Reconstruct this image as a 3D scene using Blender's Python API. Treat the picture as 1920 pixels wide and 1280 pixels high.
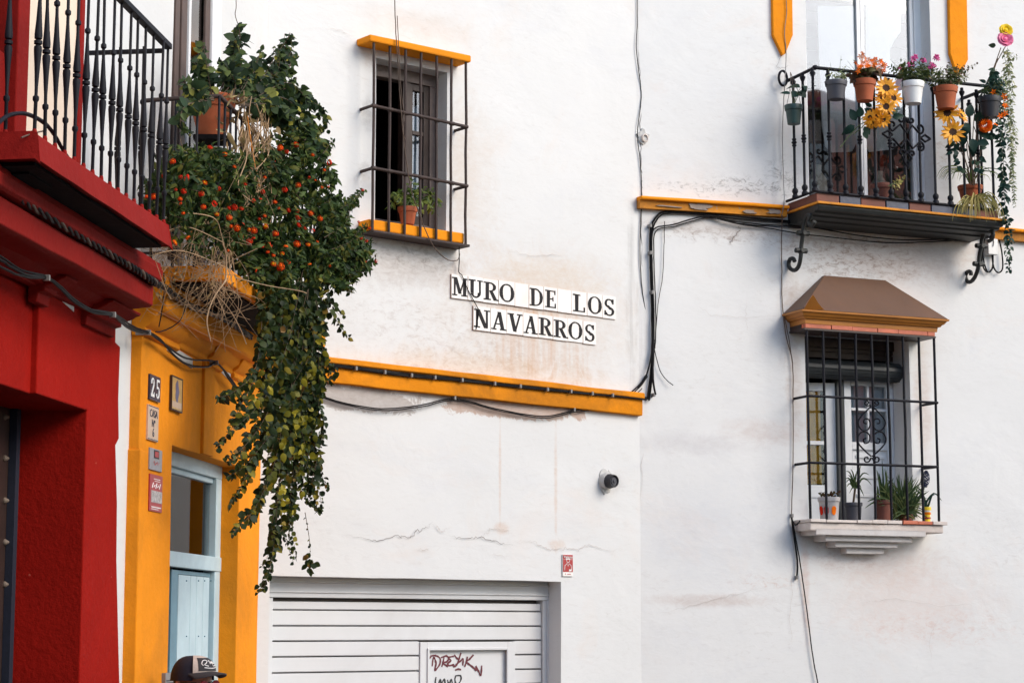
import bpy, math, random
from mathutils import Vector, Matrix, noise as mnoise
R = math.radians
rnd = random.Random(7)
S = bpy.context.scene
COL = S.collection
for _o in list(bpy.data.objects):
    bpy.data.objects.remove(_o)

# ------------------------------------------------------------------ camera, sky, sun, exposure
CAM = Vector((0.0, 0.0, 1.8))
FPX = 3900.0                       # focal length in pixels of the 1920 wide photograph
TILT = math.atan(540.0 / FPX)
cam_d = bpy.data.cameras.new('camera')
cam_d.sensor_width = 36.0
cam_d.lens = 36.0 * FPX / 1920.0
cam_d.clip_start = 0.1
cam_d.clip_end = 400.0
cam = bpy.data.objects.new('camera', cam_d)
COL.objects.link(cam)
cam.location = CAM
cam.rotation_euler = (R(90) + TILT, 0, 0)
S.camera = cam

SUN_AZ = 117.0                     # compass style: clockwise from +Y, so behind the camera and to the right
SUN_EL = 33.0
world = bpy.data.worlds.new('World')
S.world = world
world.use_nodes = True
wn = world.node_tree
wn.nodes.clear()
w_out = wn.nodes.new('ShaderNodeOutputWorld')
w_bg = wn.nodes.new('ShaderNodeBackground')
w_sky = wn.nodes.new('ShaderNodeTexSky')
w_sky.sky_type = 'NISHITA'
w_sky.sun_disc = False
w_sky.sun_elevation = R(SUN_EL)
w_sky.sun_rotation = R(SUN_AZ)
w_sky.air_density = 1.0
w_sky.dust_density = 1.0
w_sky.ozone_density = 1.0
w_bg.inputs['Strength'].default_value = 0.15
wn.links.new(w_sky.outputs[0], w_bg.inputs['Color'])
wn.links.new(w_bg.outputs[0], w_out.inputs['Surface'])

sun_d = bpy.data.lights.new('sun', 'SUN')
sun_d.energy = 1.5
sun_d.angle = R(34.0)
sun_d.color = (1.0, 0.91, 0.79)
sun = bpy.data.objects.new('sun', sun_d)
COL.objects.link(sun)
sdir = Vector((math.sin(R(SUN_AZ)) * math.cos(R(SUN_EL)), math.cos(R(SUN_AZ)) * math.cos(R(SUN_EL)), math.sin(R(SUN_EL))))
sun.rotation_euler = sdir.to_track_quat('Z', 'Y').to_euler()
sun.location = sdir * 40

vs = S.view_settings
vs.view_transform = 'Standard'
vs.look = 'None'
vs.gamma = 1.0
vs.exposure = 0.94
vs.use_curve_mapping = False
S.cycles.max_bounces = 8
S.cycles.diffuse_bounces = 4
S.cycles.transparent_max_bounces = 12
S.cycles.caustics_reflective = False
S.cycles.caustics_refractive = False

# ------------------------------------------------------------------ frames: a pixel of the photograph -> a point on a real wall
_up = Vector((0, -math.sin(TILT), math.cos(TILT)))
_fw = Vector((0, math.cos(TILT), math.sin(TILT)))
def ray(px, py):
    return Vector((1, 0, 0)) * ((px - 960) / FPX) + _up * ((640 - py) / FPX) + _fw
def at(px, py, Y):                   # world point seen at a pixel, at distance Y along the view
    d = ray(px, py)
    return CAM + d * (Y / d.y)

class Frame:
    """local x runs along the wall, local -y comes out of it, z is up"""
    def __init__(s, ox, oy, ang):
        s.o = Vector((ox, oy, 0)); s.ang = ang
        s.ux = Vector((math.cos(ang), math.sin(ang), 0)); s.uy = Vector((-math.sin(ang), math.cos(ang), 0))
    def loc(s, px, py, off=0.0):     # local point on the plane standing `off` proud of the wall
        d = ray(px, py)
        t = ((s.o - CAM).dot(s.uy) - off) / d.dot(s.uy)
        p = CAM + d * t - s.o
        return Vector((p.dot(s.ux), -off, p.z))
    def u(s, px, py, off=0.0): return s.loc(px, py, off).x
    def z(s, px, py, off=0.0): return s.loc(px, py, off).z
    def world(s, v): return s.o + s.ux * v[0] + s.uy * v[1] + Vector((0, 0, v[2]))
    def local(s, w):
        p = Vector(w) - s.o
        return Vector((p.dot(s.ux), p.dot(s.uy), p.z))

_p = at(1000, 580, 13.4)
_aA = math.atan2(3936.0, 5900 - 960)
_A0 = Frame(_p.x, _p.y, _aA)
_c = _A0.world(_A0.loc(1199, 800))
FA = Frame(_c.x, _c.y, _aA)                                       # left white house, origin at the joint
FB = Frame(_c.x, _c.y, math.atan2(3936.0, 10000 - 960))           # right white house
_k = FA.world(FA.loc(486, 1000))
FC = Frame(_k.x, _k.y, math.atan2(3936.0, 1400 - 960))            # red and yellow houses, origin at the inner corner
FW = Frame(0, 0, 0)                                               # world

# ------------------------------------------------------------------ mesh builder
class MB:
    def __init__(s): s.v = []; s.f = []; s.m = []
    def add(s, vs, fs, mi=0):
        b = len(s.v); s.v += [tuple(q) for q in vs]
        s.f += [tuple(i + b for i in f) for f in fs]; s.m += [mi] * len(fs)
        return s
    def box(s, x0, x1, y0, y1, z0, z1, mi=0):
        if x0 > x1: x0, x1 = x1, x0
        if y0 > y1: y0, y1 = y1, y0
        if z0 > z1: z0, z1 = z1, z0
        return s.add([(x0,y0,z0),(x1,y0,z0),(x1,y1,z0),(x0,y1,z0),(x0,y0,z1),(x1,y0,z1),(x1,y1,z1),(x0,y1,z1)],
                     [(0,3,2,1),(4,5,6,7),(0,1,5,4),(1,2,6,5),(2,3,7,6),(3,0,4,7)], mi)
    def prism(s, poly, y0, y1, mi=0):         # polygon in (x,z) pushed through y
        n = len(poly)
        a = sum(poly[i][0]*poly[(i+1)%n][1] - poly[(i+1)%n][0]*poly[i][1] for i in range(n))
        if a < 0: poly = poly[::-1]
        if y0 > y1: y0, y1 = y1, y0
        vs = [(x, y0, z) for x, z in poly] + [(x, y1, z) for x, z in poly]
        fs = [tuple(range(n)), tuple(range(2*n-1, n-1, -1))] + [(i, i+n, (i+1)%n+n, (i+1)%n) for i in range(n)]
        return s.add(vs, fs, mi)
    def extrude_x(s, prof, x0, x1, mi=0, wob=0.0, step=.09):     # polygon in (y,z) pushed along x; wob makes a hand-run edge
        n = len(prof)
        a = sum(prof[i][0]*prof[(i+1)%n][1] - prof[(i+1)%n][0]*prof[i][1] for i in range(n))
        if a < 0: prof = prof[::-1]
        if x0 > x1: x0, x1 = x1, x0
        if wob:
            m = max(2, int((x1 - x0) / step)); vs = []
            for i in range(m + 1):
                x = x0 + (x1 - x0) * i / m
                for y, z in prof:
                    vs.append((x, y + wob * mnoise.noise(Vector((x*4, y*20, z*20))), z + wob * 1.2 * mnoise.noise(Vector((x*3.1+7, y*20, z*20)))))
            fs = [tuple(range(n-1, -1, -1)), tuple(range(m*n, (m+1)*n))] + [(i*n+k, i*n+(k+1)%n, (i+1)*n+(k+1)%n, (i+1)*n+k) for i in range(m) for k in range(n)]
            return s.add(vs, fs, mi)
        vs = [(x0, y, z) for y, z in prof] + [(x1, y, z) for y, z in prof]
        fs = [tuple(range(n-1, -1, -1)), tuple(range(n, 2*n))] + [(i, (i+1)%n, (i+1)%n+n, i+n) for i in range(n)]
        return s.add(vs, fs, mi)
    def tube(s, pts, r, n=6, mi=0, cap=True):
        pts = [Vector(p) for p in pts]
        m = len(pts)
        rs = r if isinstance(r, (list, tuple)) else [r] * m
        vs = []; prev = None
        for i, p in enumerate(pts):
            t = (pts[min(i+1, m-1)] - pts[max(i-1, 0)])
            if t.length < 1e-9: t = Vector((0, 0, 1))
            t.normalize()
            if prev is None:
                a = Vector((0, 0, 1)) if abs(t.z) < 0.9 else Vector((1, 0, 0))
                nx = t.cross(a).normalized()
            else:
                nx = (prev - t * prev.dot(t))
                nx = nx.normalized() if nx.length > 1e-6 else t.orthogonal().normalized()
            prev = nx; ny = t.cross(nx)
            for k in range(n):
                an = 2 * math.pi * k / n
                vs.append(p + (nx * math.cos(an) + ny * math.sin(an)) * rs[i])
        fs = [(i*n+k, i*n+(k+1)%n, (i+1)*n+(k+1)%n, (i+1)*n+k) for i in range(m-1) for k in range(n)]
        if cap: fs += [tuple(range(n-1, -1, -1)), tuple(range((m-1)*n, m*n))]
        return s.add(vs, fs, mi)
    def lathe(s, prof, c=(0, 0, 0), n=16, mi=0):   # (r,z) profile round a vertical axis
        vs = []; m = len(prof)
        for r_, z in prof:
            for k in range(n):
                a = 2 * math.pi * k / n
                vs.append((c[0] + r_ * math.cos(a), c[1] + r_ * math.sin(a), c[2] + z))
        fs = [(i*n+k, i*n+(k+1)%n, (i+1)*n+(k+1)%n, (i+1)*n+k) for i in range(m-1) for k in range(n)]
        fs += [tuple(range(n-1, -1, -1)), tuple(range((m-1)*n, m*n))]
        return s.add(vs, fs, mi)
    def xform(s, M):
        s.v = [tuple(M @ Vector(q)) for q in s.v]; return s
    def mesh(s, name, mats, smooth=None):
        me = bpy.data.meshes.new(name)
        me.from_pydata(s.v, [], s.f)
        for m in (mats if isinstance(mats, (list, tuple)) else [mats]): me.materials.append(m)
        if any(s.m): me.polygons.foreach_set('material_index', s.m)
        if smooth is not None:
            me.shade_smooth()
            me.set_sharp_from_angle(angle=R(smooth))
        me.update()
        return me

def sm(pts, n=6):                               # smooth curve through control points
    P = [Vector(p) for p in pts]
    if len(P) < 3: return P
    out = []
    for i in range(len(P) - 1):
        p0, p1, p2, p3 = P[max(i-1, 0)], P[i], P[i+1], P[min(i+2, len(P)-1)]
        for k in range(n):
            t = k / n
            out.append(0.5 * ((2*p1) + (p2-p0)*t + (2*p0-5*p1+4*p2-p3)*t*t + (3*p1-p0-3*p2+p3)*t*t*t))
    out.append(P[-1])
    return out

class Thing:
    """a top-level thing: an Empty at its base, parts parented to it; coordinates are given in its frame"""
    def __init__(s, name, label, cat, frame, base, group=None):
        s.fr = frame; s.base = Vector(base)
        e = bpy.data.objects.new(name, None); COL.objects.link(e)
        e.empty_display_size = 0.1
        e.location = frame.world(base); e.rotation_euler = (0, 0, frame.ang)
        e['label'] = label; e['category'] = cat
        if group: e['group'] = group
        s.o = e
    def part(s, name, mb, mat, parent=None, smooth=None, bevel=0.0, label=None, kind=None):
        me = mb.mesh(name, mat, smooth)
        o = bpy.data.objects.new(name, me); COL.objects.link(o)
        for v in me.vertices: v.co -= s.base
        o.parent = parent or s.o
        if bevel:
            b = o.modifiers.new('bevel', 'BEVEL'); b.width = bevel; b.segments = 2; b.limit_method = 'ANGLE'; b.angle_limit = R(40)
        if label: o['label'] = label
        if kind: o['kind'] = kind
        return o
    def inst(s, name, me, loc, parent=None, rot=(0, 0, 0), scale=(1, 1, 1), label=None):   # a piece that shares its mesh
        o = bpy.data.objects.new(name, me); COL.objects.link(o)
        o.parent = parent or s.o
        o.location = Vector(loc) - s.base; o.rotation_euler = rot; o.scale = scale
        if label: o['label'] = label
        return o
    def mat4(s, name, me, M, parent=None):
        o = bpy.data.objects.new(name, me); COL.objects.link(o)
        o.parent = parent or s.o
        o.matrix_local = Matrix.Translation(-s.base) @ M
        return o

def structure(name, mb, mat, smooth=None):
    o = bpy.data.objects.new(name, mb.mesh(name, mat, smooth)); COL.objects.link(o)
    o['kind'] = 'structure'
    return o

def wall_mesh(mb, u0, u1, z0, z1, yf, yb, holes, edge=0.006):
    """a wall with rectangular openings: front face in cells, reveals round every opening; edges a little uneven"""
    xs = sorted({u0, u1, *[h[0] for h in holes], *[h[1] for h in holes]})
    zs = sorted({z0, z1, *[h[2] for h in holes], *[h[3] for h in holes]})
    def inside(x, z): return any(h[0] < x < h[1] and h[2] < z < h[3] for h in holes)
    def split(a):
        o = []
        for p, q in zip(a, a[1:]):
            n = max(1, int((q - p) / 0.22)); o += [p + (q - p) * k / n for k in range(n)]
        return o + [a[-1]]
    X, Z = split(xs), split(zs)
    bx, bz = set(xs), set(zs)
    idx = {}
    def vert(i, j, front):
        k = (i, j, front)
        if k not in idx:
            x, z = X[i], Z[j]
            dx = edge * mnoise.noise(Vector((x*3, z*7, 1.3))) if x in bx and u0 < x < u1 else 0
            dz = edge * mnoise.noise(Vector((x*7, z*3, 5.1))) if z in bz and z0 < z < z1 else 0
            dy = 0.006 * mnoise.noise(Vector((x*0.9, z*0.9, 9.0))) if front else 0
            idx[k] = len(mb.v); mb.v.append((x+dx, (yf+dy) if front else yb, z+dz))
        return idx[k]
    def face(*q): mb.f.append(q); mb.m.append(0)
    cell = {(i, j): not inside((X[i]+X[i+1])/2, (Z[j]+Z[j+1])/2) for i in range(len(X)-1) for j in range(len(Z)-1)}
    for (i, j), full in cell.items():
        if not full: continue
        face(vert(i,j,1), vert(i+1,j,1), vert(i+1,j+1,1), vert(i,j+1,1))
        for di, dj, a, b in ((-1,0,(i,j+1),(i,j)), (1,0,(i+1,j),(i+1,j+1)), (0,-1,(i,j),(i+1,j)), (0,1,(i+1,j+1),(i,j+1))):
            if not cell.get((i+di, j+dj), False):
                face(vert(*a,1), vert(*a,0), vert(*b,0), vert(*b,1))
    return mb
# ------------------------------------------------------------------ materials
MATS = {}
def new_mat(name):
    m = bpy.data.materials.new(name); m.use_nodes = True
    nt = m.node_tree; nt.nodes.clear()
    out = nt.nodes.new('ShaderNodeOutputMaterial'); bs = nt.nodes.new('ShaderNodeBsdfPrincipled')
    nt.links.new(bs.outputs[0], out.inputs['Surface'])
    MATS[name] = m
    return m, nt, bs
def nd(nt, typ, **kw):
    n = nt.nodes.new(typ)
    for k, v in kw.items():
        if k in ('op',): n.operation = v
        else: setattr(n, k, v)
    return n
def noise_tex(nt, vec, scale, detail=5.0, rough=0.6, dist=0.0):
    n = nt.nodes.new('ShaderNodeTexNoise')
    n.inputs['Scale'].default_value = scale; n.inputs['Detail'].default_value = detail
    n.inputs['Roughness'].default_value = rough; n.inputs['Distortion'].default_value = dist
    nt.links.new(vec, n.inputs['Vector'])
    return n.outputs['Fac']
def mapr(nt, val, a, b, c=0.0, d=1.0, smooth=False):
    n = nt.nodes.new('ShaderNodeMapRange')
    if smooth: n.interpolation_type = 'SMOOTHSTEP'
    for k, x in zip(('From Min', 'From Max', 'To Min', 'To Max'), (a, b, c, d)): n.inputs[k].default_value = x
    nt.links.new(val, n.inputs['Value'])
    return n.outputs['Result']
def mth(nt, op, a, b=None):
    n = nt.nodes.new('ShaderNodeMath'); n.operation = op
    for i, x in enumerate((a, b)):
        if x is None: continue
        if isinstance(x, (int, float)): n.inputs[i].default_value = x
        else: nt.links.new(x, n.inputs[i])
    return n.outputs[0]
def mixc(nt, fac, a, b, mode='MIX'):
    n = nt.nodes.new('ShaderNodeMix'); n.data_type = 'RGBA'; n.blend_type = mode
    for s, x in ((n.inputs['Factor'], fac), (n.inputs['A'], a), (n.inputs['B'], b)):
        if isinstance(x, (int, float)): s.default_value = x
        elif isinstance(x, (tuple, list)): s.default_value = (*x[:3], 1.0)
        else: nt.links.new(x, s)
    # Factor/A/B sockets exist per type: pick the colour ones
    return n.outputs['Result'] if n.outputs['Result'].type == 'RGBA' else n.outputs[2]
def mix_rgb(nt, fac, a, b, mode='MIX'):
    n = nt.nodes.new('ShaderNodeMix'); n.data_type = 'RGBA'; n.blend_type = mode; n.clamp_factor = True
    for s, x in ((n.inputs[0], fac), (n.inputs[6], a), (n.inputs[7], b)):
        if isinstance(x, (int, float)): s.default_value = x
        elif isinstance(x, (tuple, list)): s.default_value = (*x[:3], 1.0)
        else: nt.links.new(x, s)
    return n.outputs[2]
def coords(nt, kind='Object'):
    return nt.nodes.new('ShaderNodeTexCoord').outputs[kind]
def mapping(nt, vec, scale=(1, 1, 1), loc=(0, 0, 0)):
    n = nt.nodes.new('ShaderNodeMapping')
    n.inputs['Scale'].default_value = scale; n.inputs['Location'].default_value = loc
    nt.links.new(vec, n.inputs['Vector'])
    return n.outputs[0]
def bump(nt, bs, height, strength, dist, prev=None):
    n = nt.nodes.new('ShaderNodeBump')
    n.inputs['Strength'].default_value = strength; n.inputs['Distance'].default_value = dist
    nt.links.new(height, n.inputs['Height'])
    if prev: nt.links.new(prev, n.inputs['Normal'])
    nt.links.new(n.outputs[0], bs.inputs['Normal'])
    return n.outputs[0]

def paint(name, col, rough=0.6, var=0.12, scale=6.0, worn=None, worn_amt=0.0, bmp=0.15, bd=0.004, bscale=40.0, metal=0.0, spec=0.5, dirt=None, dirt_amt=0.0):
    """a painted or plain surface: slow tone change, optional worn chips and dirt, fine relief"""
    m, nt, bs = new_mat(name)
    v = coords(nt)
    n1 = noise_tex(nt, v, scale, 6, 0.65)
    k = mapr(nt, n1, 0.3, 0.7)
    c = mix_rgb(nt, k, tuple(x * (1 - var) for x in col), tuple(min(1, x * (1 + var)) for x in col))
    if dirt:
        n2 = noise_tex(nt, v, scale * 0.45, 8, 0.7, 0.4)
        c = mix_rgb(nt, mth(nt, 'MULTIPLY', mapr(nt, n2, 0.45, 0.75), dirt_amt), c, dirt)
    if worn:
        n3 = noise_tex(nt, v, scale * 5.0, 7, 0.7, 0.2)
        c = mix_rgb(nt, mapr(nt, n3, 0.70 - worn_amt, 0.73 - worn_amt), c, worn)
    nt.links.new(c, bs.inputs['Base Color'])
    bs.inputs['Roughness'].default_value = rough; bs.inputs['Metallic'].default_value = metal
    bs.inputs['Specular IOR Level'].default_value = spec
    if bmp:
        h = mth(nt, 'ADD', noise_tex(nt, v, bscale, 5, 0.7), mth(nt, 'MULTIPLY', noise_tex(nt, v, bscale * 0.15, 3, 0.6), 1.5))
        bump(nt, bs, h, bmp, bd)
    return m

def plaster(name, col, stains, streak=0.0, grey=(0.55, 0.56, 0.60), bmp=0.35):
    """old lime wash: trowelled relief, patches of tone and stains with places of their own (wall coordinates)"""
    m, nt, bs = new_mat(name)
    v = coords(nt)
    k1 = mapr(nt, noise_tex(nt, v, 0.9, 7, 0.62, 0.5), 0.32, 0.68)
    c = mix_rgb(nt, k1, tuple(x * 0.95 for x in col), col)
    # faint greyer and pinker limewash patches
    k2 = mapr(nt, noise_tex(nt, mapping(nt, v, (1, 1, 1.6), (3.1, 0, 7.7)), 1.5, 8, 0.7, 0.8), 0.52, 0.78)
    c = mix_rgb(nt, mth(nt, 'MULTIPLY', k2, 0.30), c, grey)
    k3 = mapr(nt, noise_tex(nt, mapping(nt, v, (1, 1, 1.3), (8.3, 0, 1.7)), 1.1, 8, 0.7, 0.8), 0.55, 0.8)
    c = mix_rgb(nt, mth(nt, 'MULTIPLY', k3, 0.34), c, (0.68, 0.54, 0.45))
    # small specks
    k4 = mapr(nt, noise_tex(nt, v, 34.0, 3, 0.6), 0.735, 0.77)
    c = mix_rgb(nt, mth(nt, 'MULTIPLY', k4, 0.35), c, (0.30, 0.27, 0.25))
    # fine grime: short level scratches and soot in the hollows of the trowel marks, thicker here and there
    k5 = mapr(nt, noise_tex(nt, mapping(nt, v, (1, 1, 3.2)), 11.0, 10, 0.78, 0.9), 0.53, 0.70)
    k6 = mapr(nt, noise_tex(nt, mapping(nt, v, (1, 1, 1.2), (2.2, 0, 4.4)), 0.8, 6, 0.65, 0.6), 0.36, 0.64, 0.05, 1.0)
    c = mix_rgb(nt, mth(nt, 'MULTIPLY', mth(nt, 'MULTIPLY', k5, k6), 0.30), c, (0.36, 0.30, 0.26))
    nz = noise_tex(nt, v, 4.0, 10, 0.80, 1.2)
    nzf = noise_tex(nt, mapping(nt, v, (1, 1, 2.2)), 13.0, 10, 0.82, 0.8)
    nzv = noise_tex(nt, mapping(nt, v, (14, 1, 0.6)), 1.6, 5, 0.7)
    for (cu, cz, su, sz, colr, amt, mode) in stains:
        e = mapping(nt, v, (1.0 / su, 0.0, 1.0 / sz), (-cu / su, 0, -cz / sz))
        ln = nt.nodes.new('ShaderNodeVectorMath'); ln.operation = 'LENGTH'; nt.links.new(e, ln.inputs[0])
        w = mth(nt, 'ADD', ln.outputs['Value'], mth(nt, 'MULTIPLY', mth(nt, 'SUBTRACT', nz, 0.5), 1.7))
        a = mapr(nt, w, 1.0, 0.25, 0, 1, True)
        if mode == 'speck': a = mth(nt, 'MULTIPLY', a, mapr(nt, nzf, 0.50, 0.66))
        elif mode == 'drip': a = mth(nt, 'MULTIPLY', a, mapr(nt, nzv, 0.40, 0.66))
        elif mode == 'sharp': a = mth(nt, 'MULTIPLY', mapr(nt, w, 0.80, 0.72), mapr(nt, nzf, 0.30, 0.60, 0.6, 1.0))
        else: a = mth(nt, 'MULTIPLY', a, mapr(nt, nzf, 0.34, 0.66, 0.25, 1.0))
        c = mix_rgb(nt, mth(nt, 'MULTIPLY', a, min(.95, amt * 1.75)), c, tuple(x * .92 for x in colr))
    nt.links.new(c, bs.inputs['Base Color'])
    bs.inputs['Roughness'].default_value = 0.88
    bs.inputs['Specular IOR Level'].default_value = 0.25
    b1 = bump(nt, bs, noise_tex(nt, mapping(nt, v, (1, 1, 1.4)), 1.7, 4, 0.5, 0.4), 0.35, 0.030)
    rough_ = mth(nt, 'MULTIPLY', noise_tex(nt, mapping(nt, v, (1, 1, 2.0)), 9.0, 9, 0.62, 0.9), mapr(nt, noise_tex(nt, v, 1.3, 3, 0.5), 0.35, 0.7, 0.25, 1.0))
    b2 = bump(nt, bs, rough_, bmp * 0.8, 0.008, b1)
    bump(nt, bs, noise_tex(nt, v, 120.0, 3, 0.6), bmp * 0.3, 0.002, b2)
    return m

def leafmat(name, cols, transl=0.25, rough=0.45):
    """leaf: one tone per leaf, picked from the list of tones"""
    m, nt, bs = new_mat(name)
    gi = nt.nodes.new('ShaderNodeNewGeometry'); oi = nt.nodes.new('ShaderNodeObjectInfo')
    r_ = mth(nt, 'FRACT', mth(nt, 'ADD', gi.outputs['Random Per Island'], oi.outputs['Random']))
    rp = nt.nodes.new('ShaderNodeValToRGB'); cr = rp.color_ramp; cr.interpolation = 'LINEAR'
    while len(cr.elements) > 1: cr.elements.remove(cr.elements[-1])
    for i, (p, c) in enumerate(cols):
        e = cr.elements[0] if i == 0 else cr.elements.new(p)
        e.position = p; e.color = (*c, 1)
    nt.links.new(r_, rp.inputs[0])
    nt.links.new(rp.outputs[0], bs.inputs['Base Color'])
    bs.inputs['Roughness'].default_value = rough
    bs.inputs['Specular IOR Level'].default_value = 0.18
    tr = nt.nodes.new('ShaderNodeBsdfTranslucent'); nt.links.new(rp.outputs[0], tr.inputs['Color'])
    mx = nt.nodes.new('ShaderNodeMixShader'); mx.inputs[0].default_value = transl
    out = [n for n in nt.nodes if n.type == 'OUTPUT_MATERIAL'][0]
    nt.links.new(bs.outputs[0], mx.inputs[1]); nt.links.new(tr.outputs[0], mx.inputs[2]); nt.links.new(mx.outputs[0], out.inputs['Surface'])
    return m

def glassmat(name, tint=(0.9, 0.95, 0.97), base=0.10, ior=1.5):
    m, nt, bs = new_mat(name)
    nt.nodes.remove(bs)
    out = [n for n in nt.nodes if n.type == 'OUTPUT_MATERIAL'][0]
    tr = nt.nodes.new('ShaderNodeBsdfTransparent'); tr.inputs['Color'].default_value = (*tint, 1)
    gl = nt.nodes.new('ShaderNodeBsdfGlossy'); gl.inputs['Roughness'].default_value = 0.02
    fr = nt.nodes.new('ShaderNodeFresnel'); fr.inputs['IOR'].default_value = ior
    mx = nt.nodes.new('ShaderNodeMixShader')
    nt.links.new(mth(nt, 'ADD', fr.outputs[0], base), mx.inputs[0])
    nt.links.new(tr.outputs[0], mx.inputs[1]); nt.links.new(gl.outputs[0], mx.inputs[2]); nt.links.new(mx.outputs[0], out.inputs['Surface'])
    return m

WHITE = (0.675, 0.672, 0.660)
OCHRE = (0.60, 0.41, 0.23); PINK = (0.58, 0.46, 0.36); GRIME = (0.10, 0.085, 0.075); GREYP = (0.50, 0.45, 0.42); RUST = (0.55, 0.25, 0.07)
def sA(px, py, su, sz, c, a, mode='soft'):
    q = FA.loc(px, py); return (q.x, q.z, su, sz, c, a, mode)
def sB(px, py, su, sz, c, a, mode='soft'):
    q = FB.loc(px, py); return (q.x, q.z, su, sz, c, a, mode)
stA = [sA(1010, 590, 1.2, 0.62, PINK, 0.26), sA(1010, 540, 0.75, 0.28, OCHRE, 0.20), sA(900, 695, 1.3, 0.17, OCHRE, 0.30), sA(860, 640, 1.3, 0.35, (0.45, 0.38, 0.34), 0.30, 'speck'),
       sA(1000, 600, 0.6, 0.16, (0.5, 0.25, 0.10), 0.35, 'drip'), sA(1010, 660, 0.6, 0.26, RUST, 0.22, 'drip'),
       sA(760, 500, 0.65, 0.20, GREYP, 0.55), sA(770, 478, 0.5, 0.13, GRIME, 0.30, 'speck'), sA(700, 560, 0.6, 0.28, GREYP, 0.25, 'speck'),
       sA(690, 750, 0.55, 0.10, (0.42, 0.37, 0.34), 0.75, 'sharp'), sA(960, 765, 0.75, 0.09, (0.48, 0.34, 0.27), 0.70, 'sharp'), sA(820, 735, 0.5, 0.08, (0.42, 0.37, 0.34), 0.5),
       sA(938, 880, 0.016, 0.50, RUST, 0.22), sA(1042, 910, 0.020, 0.55, RUST, 0.20), sA(940, 990, 0.08, 0.05, RUST, 0.22), sA(1045, 1020, 0.10, 0.06, RUST, 0.20),
       sA(690, 210, 0.10, 0.12, GRIME, 0.25), sA(685, 320, 0.08, 0.08, GRIME, 0.22), sA(690, 100, 0.10, 0.12, (0.4, 0.28, 0.2), 0.3), sA(870, 300, 0.15, 0.6, PINK, 0.18),
       sA(880, 330, 0.35, 0.7, PINK, 0.20), sA(790, 45, 0.6, 0.12, PINK, 0.22), sA(1185, 560, 0.08, 0.9, GRIME, 0.16, 'drip'), sA(1150, 905, 0.12, 0.10, (0.45, 0.42, 0.40), 0.3)]
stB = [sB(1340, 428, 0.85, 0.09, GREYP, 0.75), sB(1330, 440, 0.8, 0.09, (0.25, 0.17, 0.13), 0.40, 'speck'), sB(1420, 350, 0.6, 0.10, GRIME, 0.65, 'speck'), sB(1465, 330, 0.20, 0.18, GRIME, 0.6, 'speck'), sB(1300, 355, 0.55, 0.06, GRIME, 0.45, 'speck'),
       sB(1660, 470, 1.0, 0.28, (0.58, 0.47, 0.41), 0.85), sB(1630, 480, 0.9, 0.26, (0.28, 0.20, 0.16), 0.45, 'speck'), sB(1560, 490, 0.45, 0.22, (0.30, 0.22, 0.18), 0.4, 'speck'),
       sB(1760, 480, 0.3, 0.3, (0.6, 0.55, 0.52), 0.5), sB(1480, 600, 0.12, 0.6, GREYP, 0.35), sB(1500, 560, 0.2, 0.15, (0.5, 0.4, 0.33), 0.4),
       sB(1440, 810, 0.5, 0.12, (0.58, 0.48, 0.44), 0.35), sB(1300, 830, 0.7, 0.10, (0.55, 0.52, 0.52), 0.3), sB(1450, 1090, 0.55, 0.07, (0.6, 0.42, 0.34), 0.42, 'speck'), sB(1330, 1125, 0.6, 0.06, (0.55, 0.45, 0.4), 0.4),
       sB(1660, 1060, 0.75, 0.22, (0.62, 0.53, 0.49), 0.45), sB(1600, 1045, 0.5, 0.12, (0.40, 0.30, 0.27), 0.28, 'speck'), sB(1520, 1000, 0.2, 0.12, GRIME, 0.2), sB(1700, 1130, 0.9, 0.4, (0.72, 0.61, 0.56), 0.4), sB(1760, 1180, 1.0, 0.18, (0.64, 0.46, 0.40), 0.35, 'speck'),
       sB(1510, 1100, 0.05, 0.5, (0.6, 0.4, 0.33), 0.35), sB(1770, 300, 0.12, 0.25, (0.4, 0.28, 0.2), 0.5, 'speck'), sB(1205, 600, 0.06, 0.9, GREYP, 0.2, 'drip'), sB(1330, 1000, 0.8, 0.5, (0.6, 0.62, 0.66), 0.25),
       sB(1490, 710, 0.10, 0.5, (0.55, 0.47, 0.42), 0.4), sB(1730, 760, 0.10, 0.6, (0.62, 0.52, 0.46), 0.5)]
plaster('plaster_left', WHITE, stA)
plaster('plaster_right', tuple(x * 1.05 for x in WHITE), stB)
plaster('plaster_plain', (0.66, 0.66, 0.65), [])
paint('mortar', (0.52, 0.51, 0.49), 0.9, 0.15, 14, (0.3, 0.27, 0.24), 0.0, 0.8, 0.008, 30, spec=0.1)
plaster('cream_plaster', (0.80, 0.66, 0.52), [])
paint('albero', (0.80, 0.265, 0.012), 0.85, 0.08, 3.0, (0.60, 0.42, 0.26), 0.0, 0.5, 0.008, 26, spec=0.10, dirt=(0.42, 0.155, 0.018), dirt_amt=0.65)
paint('albero_band', (0.72, 0.245, 0.012), 0.85, 0.10, 3.0, (0.42, 0.30, 0.20), 0.0, 0.5, 0.007, 26, spec=0.08, dirt=(0.20, 0.085, 0.02), dirt_amt=0.9)
paint('albero_worn', (0.70, 0.26, 0.015), 0.85, 0.16, 4.0, (0.33, 0.29, 0.26), 0.075, 0.5, 0.006, 30, dirt=(0.10, 0.06, 0.03), dirt_amt=0.85)
paint('bare_mortar', (0.30, 0.24, 0.20), 0.9, 0.25, 12, bmp=0.8)
paint('red_wall', (0.30, 0.0100, 0.0060), 0.75, 0.10, 2.0, (0.50, 0.14, 0.10), -0.015, 0.6, 0.008, 38, spec=0.04, dirt=(0.20, 0.008, 0.006), dirt_amt=0.55)
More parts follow.
